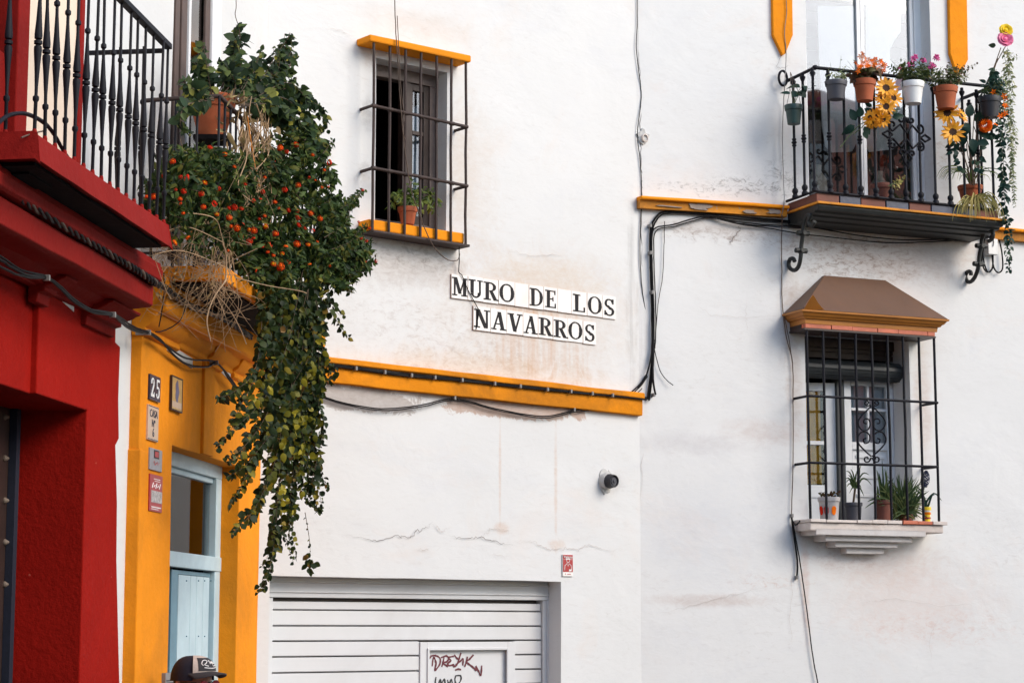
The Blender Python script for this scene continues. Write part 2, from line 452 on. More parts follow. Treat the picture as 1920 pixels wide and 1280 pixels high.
paint('red_trim', (0.225, 0.012, 0.009), 0.72, 0.12, 3.0, (0.62, 0.28, 0.22), -0.005, 0.5, 0.008, 26, spec=0.06, dirt=(0.22, 0.014, 0.012), dirt_amt=0.4)
paint('iron', (0.008, 0.008, 0.012), 0.6, 0.3, 20, None, 0, 0.3, 0.002, 80, spec=0.2)
paint('iron_brown', (0.032, 0.016, 0.012), 0.7, 0.4, 14, (0.14, 0.06, 0.03), 0.02, 0.4, 0.002, 80)
paint('iron_green', (0.014, 0.016, 0.015), 0.55, 0.4, 14, (0.10, 0.07, 0.05), 0.0, 0.4, 0.003, 60)
paint('cable', (0.008, 0.0075, 0.008), 0.6, 0.3, 20, None, 0, 0.0, spec=0.2)
paint('cable_grey', (0.20, 0.19, 0.18), 0.5, 0.2, 20, None, 0, 0.0)
paint('wire_brown', (0.10, 0.065, 0.045), 0.7, 0.3, 20, None, 0, 0.0)
paint('terracotta', (0.36, 0.082, 0.026), 0.8, 0.2, 9, (0.50, 0.27, 0.17), 0.005, 0.25, 0.003, 60, dirt=(0.30, 0.12, 0.06), dirt_amt=0.5)
paint('terracotta_dark', (0.15, 0.042, 0.025), 0.7, 0.2, 9, None, 0, 0.25, 0.003, 60, dirt=(0.10, 0.05, 0.03), dirt_amt=0.6)
paint('plastic_grey', (0.05, 0.05, 0.062), 0.55, 0.1, 8)
paint('plastic_black', (0.014, 0.014, 0.018), 0.55, 0.1, 8)
paint('plastic_green', (0.008, 0.035, 0.030), 0.45, 0.15, 8)
paint('plastic_white', (0.75, 0.75, 0.73), 0.4, 0.05, 8, dirt=(0.5, 0.48, 0.44), dirt_amt=0.4)
paint('soil', (0.035, 0.022, 0.014), 0.95, 0.4, 40, bmp=1.0, bd=0.01)
paint('wood_brown', (0.085, 0.050, 0.038), 0.55, 0.25, 10, None, 0, 0.3, 0.002, 60)
paint('wood_frame', (0.155, 0.115, 0.10), 0.6, 0.25, 12, (0.40, 0.33, 0.28), 0.02, 0.4, 0.003, 50)
paint('wood_dark', (0.030, 0.014, 0.010), 0.5, 0.3, 10, None, 0, 0.3, 0.002, 60)
paint('white_paint', (0.76, 0.765, 0.77), 0.5, 0.04, 5, (0.35, 0.33, 0.32), -0.04, 0.15, 0.003, 30, dirt=(0.60, 0.58, 0.57), dirt_amt=0.5)
paint('white_gloss', (0.80, 0.80, 0.80), 0.35, 0.03, 5)
paint('metal_door', (0.64, 0.645, 0.65), 0.45, 0.05, 2, (0.30, 0.24, 0.20), -0.05, 0.10, 0.004, 18, dirt=(0.50, 0.47, 0.45), dirt_amt=0.6)
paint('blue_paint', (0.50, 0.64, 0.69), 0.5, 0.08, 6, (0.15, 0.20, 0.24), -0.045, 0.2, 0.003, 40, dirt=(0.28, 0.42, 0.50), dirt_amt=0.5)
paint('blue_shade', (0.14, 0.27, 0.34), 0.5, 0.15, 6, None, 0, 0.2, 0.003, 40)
paint('grey_reveal', (0.50, 0.49, 0.50), 0.85, 0.12, 5, (0.2, 0.19, 0.19), 0.01, 0.5, 0.006, 30)
paint('lilac_grey', (0.36, 0.34, 0.40), 0.6, 0.08, 6)
paint('cloth_blue', (0.38, 0.47, 0.53), 0.9, 0.12, 14, bmp=0.2)
paint('cloth_sky_white', (0.90, 0.90, 0.90), 0.9, 0.04, 10, bmp=0.1)  # white of curtains, also of the sky reflection in the balcony door
paint('reflection_amber', (0.95, 0.42, 0.03), 0.8, 0.2, 14, (0.25, 0.08, 0.01), -0.02, 0.3, 0.02, 12)  # colour of the yellow house reflected in the casement glass
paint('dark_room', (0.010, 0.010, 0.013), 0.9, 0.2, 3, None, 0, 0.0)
paint('blind_dark', (0.022, 0.026, 0.028), 0.5, 0.2, 8)
paint('blind_grey', (0.22, 0.20, 0.19), 0.6, 0.15, 8)
paint('tile_glaze', (0.80, 0.76, 0.72), 0.22, 0.04, 6, (0.45, 0.33, 0.26), -0.03, 0.12, 0.003, 18, dirt=(0.66, 0.50, 0.40), dirt_amt=0.4)
paint('tile_edge', (0.42, 0.25, 0.17), 0.8, 0.2, 12)
paint('tile_black', (0.010, 0.008, 0.010), 0.55, 0.2, 12, (0.10, 0.06, 0.05), 0.02, 0.2, 0.002, 60, spec=0.2)
paint('tile_blue', (0.030, 0.042, 0.08), 0.3, 0.25, 6)
paint('tile_red', (0.50, 0.13, 0.065), 0.6, 0.22, 7, (0.62, 0.25, 0.12), 0.0)
paint('tin_brown', (0.118, 0.054, 0.027), 0.6, 0.14, 3, None, 0, 0.12, 0.003, 60, dirt=(0.092, 0.055, 0.042), dirt_amt=0.7)
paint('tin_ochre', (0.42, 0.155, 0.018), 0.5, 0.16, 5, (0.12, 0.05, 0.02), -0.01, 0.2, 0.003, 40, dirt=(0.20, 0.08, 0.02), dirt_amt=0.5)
paint('stone', (0.58, 0.55, 0.53), 0.8, 0.10, 6, (0.33, 0.27, 0.25), 0.0, 0.4, 0.004, 40, dirt=(0.40, 0.32, 0.28), dirt_amt=0.5)
paint('stone_pale', (0.62, 0.55, 0.50), 0.85, 0.12, 7, (0.40, 0.28, 0.22), 0.015, 0.5, 0.006, 40, dirt=(0.42, 0.30, 0.25), dirt_amt=0.5)
paint('number_blue', (0.012, 0.018, 0.05), 0.25, 0.2, 8)
paint('number_white', (0.82, 0.82, 0.80), 0.3, 0.04, 8)
paint('plaque_tan', (0.55, 0.40, 0.30), 0.5, 0.12, 8)
paint('plaque_steel', (0.26, 0.25, 0.27), 0.4, 0.15, 12)
paint('plaque_yellow', (0.52, 0.32, 0.09), 0.35, 0.25, 30, (0.30, 0.24, 0.30), 0.06)
paint('plaque_blue', (0.07, 0.08, 0.20), 0.35, 0.3, 40)
paint('sign_red', (0.36, 0.018, 0.022), 0.4, 0.1, 10)
paint('sign_white', (0.78, 0.75, 0.72), 0.4, 0.05, 10)
paint('sign_photo', (0.42, 0.38, 0.37), 0.4, 0.6, 60, (0.05, 0.05, 0.05), 0.14)
paint('graffiti_wine', (0.11, 0.008, 0.018), 0.5, 0.2, 20, None, 0, 0.0)
paint('graffiti_black', (0.015, 0.014, 0.018), 0.5, 0.2, 20, None, 0, 0.0)
paint('crack_dark', (0.12, 0.095, 0.08), 0.95, 0.4, 30, None, 0, 0.0)
paint('crack_pale', (0.47, 0.41, 0.37), 0.95, 0.3, 30, None, 0, 0.0)
paint('twig', (0.36, 0.235, 0.13), 0.9, 0.35, 8, None, 0, 0.0)
paint('stem_brown', (0.075, 0.048, 0.028), 0.9, 0.3, 12, None, 0, 0.0)
paint('stem_green', (0.045, 0.075, 0.020), 0.7, 0.3, 12, None, 0, 0.0)
paint('orange_string', (0.55, 0.19, 0.03), 0.8, 0.2, 12, None, 0, 0.0)
paint('stud_iron', (0.16, 0.12, 0.09), 0.7, 0.3, 30)
paint('steel', (0.26, 0.24, 0.23), 0.5, 0.1, 8, metal=0.3)
paint('shade_black', (0.007, 0.006, 0.007), 0.9, 0.4, 6, (0.16, 0.14, 0.14), -0.06, 0.4, 0.006, 20, spec=0.1)  # near black: the deep shade under the balconies put into the colour
paint('paving', (0.22, 0.20, 0.18), 0.85, 0.2, 1.5, bmp=0.6)
paint('asphalt', (0.06, 0.058, 0.056), 0.9, 0.2, 3, bmp=0.8)
paint('facade_far', (0.55, 0.52, 0.48), 0.9, 0.08, 1)
paint('skin', (0.38, 0.17, 0.105), 0.55, 0.10, 14, bmp=0.1)
paint('cap_navy', (0.006, 0.009, 0.022), 0.85, 0.2, 60, bmp=0.3)
paint('cap_cream', (0.52, 0.44, 0.38), 0.9, 0.10, 80, bmp=0.4)
paint('cap_charcoal', (0.030, 0.028, 0.030), 0.85, 0.2, 60)
paint('shirt', (0.06, 0.07, 0.09), 0.9, 0.15, 20)
paint('trousers', (0.05, 0.07, 0.12), 0.9, 0.15, 20)
paint('shoe', (0.03, 0.025, 0.02), 0.6, 0.15, 20)
paint('lens_red', (0.25, 0.012, 0.02), 0.08, 0.2, 20, None, 0, 0.0)
paint('hair', (0.015, 0.011, 0.009), 0.7, 0.3, 60)
glassmat('glass', (0.98, 0.99, 1.0), 0.0)
paint('bucket_grey', (0.40, 0.38, 0.38), 0.6, 0.12, 12, (0.2, 0.18, 0.17), 0.0)
paint('groove_grey', (0.16, 0.14, 0.13), 0.8, 0.2, 8, None, 0, 0)
glassmat('glass_sky', (0.95, 0.97, 0.98), 0.10)
glassmat('glass_soft', (0.95, 0.97, 0.98), 0.02, 1.15)
paint('petal_flame', (0.80, 0.10, 0.008), 0.85, 0.25, 20, None, 0, 0, spec=0.1)
glassmat('glass_mirror', (0.80, 0.86, 0.90), 0.14)
paint('petal_red', (0.62, 0.026, 0.008), 0.8, 0.2, 20, None, 0, 0, spec=0.1)
paint('petal_orange', (0.88, 0.17, 0.006), 0.8, 0.2, 20, None, 0, 0, spec=0.1)
paint('petal_yellow', (0.90, 0.36, 0.008), 0.8, 0.2, 20, None, 0, 0, spec=0.1)
paint('petal_sun', (0.86, 0.36, 0.012), 0.55, 0.22, 12, None, 0, 0)
paint('petal_amber', (0.52, 0.11, 0.010), 0.8, 0.2, 20, None, 0, 0)
paint('petal_pink', (0.80, 0.20, 0.34), 0.6, 0.25, 20, None, 0, 0)
paint('petal_magenta', (0.55, 0.02, 0.20), 0.6, 0.2, 20, None, 0, 0)
paint('petal_lemon', (0.90, 0.62, 0.015), 0.6, 0.15, 20, None, 0, 0)
paint('petal_navy', (0.018, 0.022, 0.065), 0.7, 0.3, 20, None, 0, 0)
paint('seed_brown', (0.045, 0.018, 0.008), 0.9, 0.3, 60, bmp=1.0)
leafmat('leaf_ivy', [(0.0, (0.010, 0.019, 0.007)), (0.45, (0.020, 0.036, 0.010)), (0.75, (0.045, 0.062, 0.014)), (0.90, (0.12, 0.115, 0.016)), (0.96, (0.28, 0.23, 0.025)), (1.0, (0.20, 0.09, 0.03))], 0.22, 0.5)
leafmat('leaf_ivy_yellow', [(0.0, (0.07, 0.080, 0.012)), (0.5, (0.20, 0.18, 0.018)), (1.0, (0.42, 0.34, 0.03))], 0.3, 0.5)
leafmat('leaf_lantana', [(0.0, (0.012, 0.024, 0.008)), (0.45, (0.028, 0.054, 0.013)), (0.80, (0.070, 0.108, 0.022)), (1.0, (0.14, 0.13, 0.025))], 0.25, 0.55)
leafmat('leaf_climber', [(0.0, (0.012, 0.024, 0.011)), (0.5, (0.027, 0.052, 0.020)), (0.84, (0.085, 0.120, 0.034)), (0.95, (0.22, 0.21, 0.04)), (1.0, (0.32, 0.30, 0.05))], 0.25, 0.55)
leafmat('leaf_dry', [(0.0, (0.22, 0.13, 0.06)), (0.5, (0.36, 0.27, 0.12)), (1.0, (0.16, 0.08, 0.04))])
leafmat('leaf_fresh', [(0.0, (0.055, 0.095, 0.022)), (0.6, (0.12, 0.18, 0.035)), (1.0, (0.28, 0.30, 0.07))])
leafmat('leaf_mid', [(0.0, (0.035, 0.06, 0.018)), (0.7, (0.085, 0.11, 0.03)), (1.0, (0.17, 0.15, 0.05))])
leafmat('leaf_dark', [(0.0, (0.010, 0.032, 0.024)), (0.7, (0.020, 0.055, 0.040)), (1.0, (0.05, 0.085, 0.05))])
leafmat('leaf_silver', [(0.0, (0.16, 0.20, 0.10)), (0.6, (0.26, 0.29, 0.15)), (1.0, (0.40, 0.38, 0.20))])
leafmat('leaf_straw', [(0.0, (0.30, 0.24, 0.06)), (0.6, (0.42, 0.34, 0.12)), (1.0, (0.20, 0.20, 0.05))])
leafmat('leaf_maroon', [(0.0, (0.06, 0.022, 0.018)), (0.6, (0.10, 0.05, 0.022)), (1.0, (0.09, 0.10, 0.03))])
leafmat('leaf_aloe', [(0.0, (0.030, 0.055, 0.022)), (0.6, (0.060, 0.10, 0.035)), (1.0, (0.14, 0.17, 0.06))], 0.1)
M = MATS
# ------------------------------------------------------------------ ground and the far side of the street
g = MB(); g.add([(-150, -150, 0), (150, -150, 0), (150, 150, 0), (-150, 150, 0)], [(0, 1, 2, 3)])
structure('street', g, M['asphalt'])
g = MB()
_q = [FC.world((-12, -0.9, 0)), FC.world((0.0, -0.9, 0)), FB.world((9, -0.9, 0)), FB.world((9, 0.2, 0)), FA.world((0, 0.2, 0)), FC.world((0, 0.2, 0)), FC.world((-12, 0.2, 0))]
_n = len(_q)
g.add([(p.x, p.y, 0.004) for p in _q] + [(p.x, p.y, 0.11) for p in _q], [tuple(range(_n, 2*_n))] + [(i, (i+1) % _n, (i+1) % _n + _n, i + _n) for i in range(_n)])
structure('pavement', g, M['paving'])

def far_house(name, label, fr, L, floors, mat):
    t_ = Thing(name, label, 'building', fr, (0, 0, 0)); H = 3.1 * floors + .6
    hs_ = [(1.2 + 2.7 * i, 2.3 + 2.7 * i, 0.9 + 3.1 * j, 2.9 + 3.1 * j) for i in range(int((L - 1.5) / 2.7)) for j in range(floors)]
    t_.part('wall', wall_mesh(MB(), 0, L, 0, H, 0.2, -0.3, hs_), M[mat])
    w = MB(); w.box(0, L, -6, -0.31, 0, H - .1); w.box(-0.2, L + .2, -6.2, 0.35, H, H + .2); t_.part('roof', w, M['tile_red'])
    for h in hs_:
        w = MB(); w.box(h[0], h[1], -0.2, -0.12, h[2], h[3]); t_.part('window', w, M['wood_dark'])
far_house('offscreen_building', 'pale terrace of houses across the street behind the viewer', Frame(-16, -9, 0), 26, 2, 'facade_far')
far_house('offscreen_building', 'unseen pale house added right of the viewer to shade the white walls', Frame(16.5, -8, R(90)), 13.0, 3, 'facade_far')  # added out of view; height and length set to block part of the sun

# ------------------------------------------------------------------ helpers for wall work
def shear(mb, x0, k, start=0):
    for i in range(start, len(mb.v)):
        x, y, z = mb.v[i]; mb.v[i] = (x, y, z + k * (x - x0))
def cable(th, name, fr, pts, r, mat, n=6, seg=5, lab=None, parent=None, jit=0.0):
    """a cable through (px, py, off) points"""
    P = sm([fr.loc(p[0], p[1], p[2]) for p in pts], seg)
    if jit: P = [p + Vector((rnd.gauss(0, jit), 0, rnd.gauss(0, jit))) for p in P]
    return th.part(name, MB().tube(P, r, n), M[mat], smooth=60, label=lab, parent=parent)
def ribbon(mb, P, wid, nrm, lift=0.0015, taper=True):
    """flat strip along a line, lying on the surface with normal nrm"""
    nrm = Vector(nrm); n = len(P); vs = []
    for i, p in enumerate(P):
        t_ = (P[min(i+1, n-1)] - P[max(i-1, 0)]).normalized()
        s_ = t_.cross(nrm).normalized()
        wv = wid * (0.5 + 0.9 * abs(mnoise.noise(Vector((i * 0.7, wid * 900, p.x)))))
        if taper: wv *= max(0.15, min(1, 4 * i / n, 4 * (n - 1 - i) / n))
        vs += [p + nrm * lift + s_ * wv / 2, p + nrm * lift - s_ * wv / 2]
    mb.add(vs, [(2*i, 2*i+1, 2*i+3, 2*i+2) for i in range(n - 1)])
def crack(th, fr, pts, wid, mat='crack_dark', jit=0.006, sub=7):
    P = [fr.loc(p[0], p[1], 0.0) for p in pts]; out = []
    for a, b in zip(P, P[1:]):
        for k in range(sub):
            q = a.lerp(b, k / sub); out.append(q + Vector((rnd.gauss(0, jit), 0, rnd.gauss(0, jit))))
    out.append(P[-1]); mb = MB()
    ribbon(mb, out, wid * .85, (0, -1, 0), 0.0085)
    th.part('crack', mb, M[mat])
def wall_noise(x, z): return 0.006 * mnoise.noise(Vector((x*0.9, z*0.9, 9.0)))
def text_mesh(name, s, size, mat, depth=0.001):
    cu = bpy.data.curves.new(name, 'FONT'); cu.body = s; cu.size = size; cu.extrude = depth
    cu.align_x = 'CENTER'; cu.align_y = 'CENTER'; cu.resolution_u = 3
    o = bpy.data.objects.new(name, cu); COL.objects.link(o)
    dg = bpy.context.evaluated_depsgraph_get()
    me = bpy.data.meshes.new_from_object(o.evaluated_get(dg)); bpy.data.objects.remove(o)
    me.materials.clear(); me.materials.append(M[mat]); me.name = name
    return me

# roman letters as painted on the tiles: heavy stems, fine serifs; unit height, width in [0, w]
def glyph(ch):
    q = []                                  # list of polygons in (x, z)
    def rc(a, b, c, d): q.append([(a, c), (b, c), (b, d), (a, d)])
    def dg(x0, z0, x1, z1, w): q.append([(x0, z0), (x0 + w, z0), (x1 + w, z1), (x1, z1)])
    def sf(x0, x1, z): rc(x0, x1, z, z + 0.075)
    def arc(cx, cz, rx, rz, a0, a1, tk, tn, n=14):
        for i in range(n):
            u_, v_ = a0 + (a1 - a0) * i / n, a0 + (a1 - a0) * (i + 1) / n
            pp = []
            for a in (u_, v_):
                th_ = tn + (tk - tn) * abs(math.cos(R(a))) ** 1.5
                pp.append(((cx + (rx) * math.cos(R(a)), cz + rz * math.sin(R(a))), (cx + (rx - th_) * math.cos(R(a)), cz + (rz - max(th_ * 0.6, tn)) * math.sin(R(a)))))
            q.append([pp[0][0], pp[1][0], pp[1][1], pp[0][1]])
    W = 0.62
    if ch == 'M':
        W = 0.86; rc(.10, .20, 0, 1); rc(.62, .80, 0, 1); dg(.36, .12, .10, 1, .19); dg(.40, .12, .66, 1, .09); sf(.0, .30, 0); sf(.52, .86, 0); sf(0, .24, .925); sf(.62, .86, .925)
    if ch == 'U':
        W = 0.76; rc(.10, .28, .28, 1); rc(.56, .66, .28, 1); sf(0, .38, .925); sf(.46, .76, .925); arc(.38, .30, .28, .30, 180, 360, .17, .09)
    if ch == 'R':
        W = 0.76; rc(.10, .28, 0, 1); sf(0, .38, 0); sf(0, .3, .925); arc(.30, .735, .36, .265, -90, 90, .17, .075); dg(.54, 0, .30, .50, .19); sf(.56, .80, 0)
    if ch == 'O':
        W = 0.74; arc(.37, .5, .37, .51, 0, 360, .17, .075, 22)
    if ch == 'D':
        W = 0.76; rc(.10, .28, 0, 1); sf(0, .34, 0); sf(0, .34, .925); arc(.30, .5, .44, .5, -90, 90, .17, .075)
    if ch == 'E':
        W = 0.66; rc(.10, .28, 0, 1); sf(0, .62, 0); sf(0, .60, .925); rc(.26, .46, .47, .54); rc(.55, .63, 0, .27); rc(.53, .60, .76, 1); rc(.42, .48, .38, .63)
    if ch == 'L':
        W = 0.64; rc(.10, .28, 0, 1); sf(0, .60, 0); sf(0, .38, .925); rc(.54, .62, 0, .30)
    if ch == 'S':
        W = 0.64; arc(.32, .735, .28, .265, 20, 265, .15, .085); arc(.32, .265, .30, .265, -160, 85, .15, .085); dg(.36, .36, .10, .62, .20); rc(.50, .58, .70, .98); rc(.04, .12, .04, .30)
    if ch == 'N':
        W = 0.80; rc(.10, .20, 0, 1); rc(.60, .70, 0, 1); dg(.50, 0, .10, 1, .20); sf(0, .30, 0); sf(.50, .80, .925); sf(0, .24, .925)
    if ch == 'A':
        W = 0.80; dg(.08, 0, .36, 1, .09); dg(.52, 0, .32, 1, .19); rc(.20, .56, .30, .37); sf(0, .28, 0); sf(.46, .80, 0)
    if ch == 'V':
        W = 0.80; dg(.30, 0, .08, 1, .19); dg(.36, 0, .62, 1, .09); sf(0, .34, .925); sf(.50, .80, .925)
    if ch == '2':
        W = .62; arc(.30, .72, .28, .28, -20, 190, .16, .09); dg(.04, .10, .40, .64, .17); rc(.02, .60, 0, .15); rc(.52, .60, 0, .26)
    if ch == '5':
        W = .60; rc(.08, .19, .50, 1); rc(.08, .55, .87, 1); arc(.27, .31, .30, .31, -165, 130, .17, .09)
    return q, W

# ------------------------------------------------------------------ left white house
tA = Thing('white_house', 'whitewashed house with barred window, street name tiles and grey garage door', 'house', FA, (0, 0, 0))
uL, zT = -6.6, 7.5
hW = (FA.u(704, 260), FA.u(837, 280), FA.z(704, 414), (FA.z(704, 112) + FA.z(837, 133)) / 2)
hG = (FA.u(504, 1200), FA.u(1052, 1200), -0.2, FA.z(800, 1084.5))
w = wall_mesh(MB(), uL, 0.05, -0.2, zT, 0.0, 0.30, [hW, hG])
tA.part('wall', w, M['plaster_left'], smooth=30)
w = MB(); w.box(uL, 0.0, 1.6, 1.7, 0, zT); w.box(uL, 0.05, 0.0, 1.7, zT, zT + 0.1)
tA.part('roof', w, M['plaster_plain'])
# string course: a fillet above, a tall fascia below, sloping a little with the old wall
za, zb = FA.z(612, 669, .05), FA.z(1206, 737, .05); ua, ub = FA.u(612, 669, .05), FA.u(1206, 737, .05)
zc = FA.z(612, 716, .05)
k = (zb - za) / (ub - ua); hgt = za - zc
w = MB(); n0 = len(w.v)
w.extrude_x([(0.02, za - hgt), (-.042, za - hgt), (-.045, za - hgt + .01), (-.045, za - .046), (-.070, za - .034), (-.070, za - .004), (-.06, za), (0.02, za + .004)], uL + 0.1, ub, wob=.005)
shear(w, ua, k)
tA.part('string_course', w, M['albero_band'], bevel=0.004, smooth=30)

# window: wood frame, mullion, one casement with a curtain, dark room behind
win = tA.part('window', MB().box(hW[0], hW[1], .115, .19, hW[3] - .075, hW[3] + .02).box(hW[0] - .02, hW[0] + .05, .116, .19, hW[2] - .02, hW[3] - .075).box(hW[1] - .045, hW[1] + .02, .116, .19, hW[2] - .02, hW[3] - .075).box(hW[0] + .05, hW[1] - .045, .117, .19, hW[2] - .02, hW[2] + .045), M['wood_frame'], bevel=0.004)
um = FA.u(757, 280, -.15)
tA.part('mullion', MB().box(um - .028, um + .028, .122, .18, hW[2] + .045, hW[3] - .075), M['wood_dark'], parent=win, bevel=0.003)
zz = FA.z(775, 250, -.15)
tA.part('sash', MB().box(um + .028, um + .055, .130, .165, hW[2] + .045, hW[3] - .075).box(hW[1] - .085, hW[1] - .045, .130, .165, hW[2] + .045, hW[3] - .075).box(um + .055, hW[1] - .085, .131, .164, hW[3] - .12, hW[3] - .075).box(um + .055, hW[1] - .085, .131, .164, zz - .015, zz + .012).box(um + .055, hW[1] - .085, .131, .164, hW[2] + .045, hW[2] + .10), M['wood_dark'], parent=win, bevel=0.003)
tA.part('pane', MB().box(um + .05, hW[1] - .08, .146, .150, hW[2] + .09, hW[3] - .11), M['glass'], parent=win)
w = MB(); c0, c1 = um + .035, FA.u(789, 250, -.22)
n = 26; vs = []
for i in range(n + 1):
    f = i / n
    for j in range(9):
        zt = hW[3] - .20 - 0.02 * math.sin(f * 5); zz_ = hW[2] + .12 + (zt - hW[2] - .12) * j / 8
        vs.append((c0 + (c1 - c0) * f, .215 + .016 * math.sin(f * 22 + .5 * math.sin(j)), zz_))
w.add(vs, [(i*9+j, (i+1)*9+j, (i+1)*9+j+1, i*9+j+1) for i in range(n) for j in range(8)])
tA.part('curtain_or_reflection', w, M['cloth_blue'], parent=win, smooth=80)
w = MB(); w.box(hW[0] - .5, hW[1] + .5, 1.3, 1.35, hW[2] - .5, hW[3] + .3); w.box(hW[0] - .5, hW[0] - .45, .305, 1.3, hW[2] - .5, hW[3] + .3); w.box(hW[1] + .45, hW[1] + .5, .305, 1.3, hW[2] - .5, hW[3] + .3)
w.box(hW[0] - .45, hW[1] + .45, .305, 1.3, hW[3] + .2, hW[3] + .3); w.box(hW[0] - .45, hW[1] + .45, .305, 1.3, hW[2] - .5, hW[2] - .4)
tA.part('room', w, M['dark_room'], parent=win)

# hood and sill of the barred window, painted ochre
OFFG = 0.125
hd = [FA.loc(699, 65, OFFG + .02), FA.loc(884, 104, OFFG + .02), FA.loc(699, 78, OFFG + .02), FA.loc(882, 117, OFFG + .02)]
def slab_between(lt, rt, lb, rb, y0, y1, ext=0.0):
    """slab whose front edge runs between the given points"""
    w = MB(); xl, xr = lt.x - ext, rt.x
    w.add([(xl, y0, lb.z), (xr, y0, rb.z), (xr, y1, rb.z), (xl, y1, lb.z), (xl, y0, lt.z), (xr, y0, rt.z), (xr, y1, rt.z), (xl, y1, lt.z)],
          [(0,3,2,1),(4,5,6,7),(0,1,5,4),(1,2,6,5),(2,3,7,6),(3,0,4,7)])
    return w
tA.part('window_hood', slab_between(*hd, -OFFG - .02, .05, .02), M['albero'], bevel=0.010)
sl = [FA.loc(699, 411, OFFG - .015), FA.loc(871, 437, OFFG - .015), FA.loc(699, 431, OFFG - .015), FA.loc(871, 457, OFFG - .015)]
tA.part('window_sill', slab_between(*sl, -OFFG + .015, .12, .03), M['albero'], bevel=0.010)

# grille
gr = tA.part('grille', slab_between(FA.loc(698, 431, OFFG), FA.loc(879, 459, OFFG), FA.loc(698, 435, OFFG), FA.loc(879, 463.5, OFFG), -OFFG - .012, 0.0), M['iron_brown'], bevel=0.002)
for px in (699.5, 730, 759.5, 788.5, 818, 845.5, 873.5):
    uu = FA.u(px, 300, OFFG); f = (px - 699) / (884 - 699)
    z1 = hd[2].z + (hd[3].z - hd[2].z) * f + .01; z0 = FA.z(698, 434, OFFG) + (FA.z(879, 462, OFFG) - FA.z(698, 434, OFFG)) * f
    P = [Vector((uu + rnd.gauss(0, .0016), -OFFG + rnd.gauss(0, .001), z0 + (z1 - z0) * i / 6)) for i in range(7)]
    tA.part('bar', MB().tube(P, .0088, 8), M['iron_brown'], parent=gr, smooth=60)
for (a, b) in (((699, 198), (877, 238.5)), ((700, 315), (877, 349))):
    p, q = FA.loc(*a, OFFG + .010), FA.loc(*b, OFFG + .010)
    w = MB(); w.tube([(p.x, .03, p.z), (p.x, p.y, p.z), p.lerp(q, .5) + Vector((0, 0, .002)), (q.x, q.y, q.z)], .0105, 8)
    w.tube([(q.x - .004, q.y, q.z), (q.x - .004, .03, q.z)], .0105, 8)
    for px in (699.5, 730, 759.5, 788.5, 818, 845.5):
        uu = FA.u(px, 300, OFFG); f = (uu - p.x) / (q.x - p.x); zc_ = p.z + (q.z - p.z) * f
        w.tube([(uu - .016, -OFFG - .008, zc_), (uu + .016, -OFFG - .008, zc_)], .0135, 8)
    tA.part('crossbar', w, M['iron_brown'], parent=gr, smooth=50)

# garage door
yd = .15
gz = lambda py, px=515: FA.z(px, py, -yd)
gu0, gu1 = hG[0] - .02, FA.u(1026, 1200, -yd)
r0 = FA.u(1015, 1200, -yd)
w = MB()
w.box(gu0, hG[1] + .05, yd - .02, yd + .06, gz(1119), hG[3] + .05)              # header box
w.box(gu0, hG[1] + .05, yd - .035, yd - .02, gz(1091), gz(1089))
w.box(gu0, gu1 + .02, yd - .030, yd - .021, gz(1110), gz(1107.5))
w.box(r0 + .004, hG[1] + .05, yd - .012, yd + .06, 0, gz(1119) - .002)            # right post
w.box(r0 + .035, hG[1] + .05, yd - .022, yd - .0121, 0, gz(1119) - .004)
w.box(gu0 - .02, FA.u(509, 1200, -yd), yd - .012, yd + .06, 0, gz(1119) - .003)  # left post
gd = tA.part('garage_door', w, M['metal_door'], bevel=0.003)
tA.part('backing', MB().box(gu0 - .3, hG[1] + .3, yd + .065, yd + .09, 0, hG[3] + .2), M['groove_grey'], parent=gd)
a0 = FA.u(510, 1200, -yd); a1 = FA.u(787, 1230, -yd); b0 = FA.u(965, 1230, -yd)
edges = [1124, 1141.5, 1171.5, 1200.5, 1230, 1260]
zs_ = [gz(y) for y in edges]; pitch = zs_[3] - zs_[4]
while zs_[-1] > 0.2: zs_.append(zs_[-1] - pitch)
gap = .0095
for i, (z1, z0) in enumerate(zip(zs_, zs_[1:])):
    spans = [(a0, r0)] if i < 3 else [(a0, a1 - .002), (b0 + .002, r0)]
    if i == 2: pass
    for (x0, x1) in spans:
        w = MB()
        d_ = yd + (.004 if i else .009)
        w.extrude_x([(d_ + .05, z0), (d_ + .012, z0), (d_, z0 + .004), (d_, z1 - gap), (d_ + .02, z1 - gap + .004), (d_ + .05, z1 - gap + .004)], x0, x1)
        tA.part('slat', w, M['metal_door'], parent=gd, bevel=0.0015)
# wicket door
wz = gz(1199.5); i0, i1 = FA.u(800, 1230, -yd), FA.u(951, 1230, -yd); iz = FA.z(800, 1219, -yd)
w = MB()
w.box(a1, i0, yd - .006, yd + .05, 0.02, wz - .014); w.box(i1, b0, yd - .006, yd + .05, 0.02, wz - .014); w.box(i0, i1, yd - .006, yd + .05, iz, wz - .014)
w.box(i0 - .002, i0 + .012, yd - .016, yd - .0061, 0.02, iz + .016); w.box(i1 - .012, i1 + .002, yd - .016, yd - .0061, 0.02, iz + .016); w.box(i0 + .012, i1 - .012, yd - .016, yd - .0061, iz + .002, iz + .016)
tA.part('wicket_frame', w, M['metal_door'], parent=gd, bevel=0.002)
tA.part('wicket_panel', MB().box(i0 + .002, i1 - .002, yd + .016, yd + .05, 0.02, iz), M['metal_door'], parent=gd)
def strokes(name, lines, mat, wid):
    mb = MB()
    for j, L in enumerate(lines):
        P = sm([FA.loc(480 + x / 3, 1000 + y / 3, -(yd + .016)) for x, y in L], 4)
        ribbon(mb, P, wid, (0, -1, 0), .0015 + j * .0002, taper=False)
    tA.part(name, mb, M[mat], parent=gd)
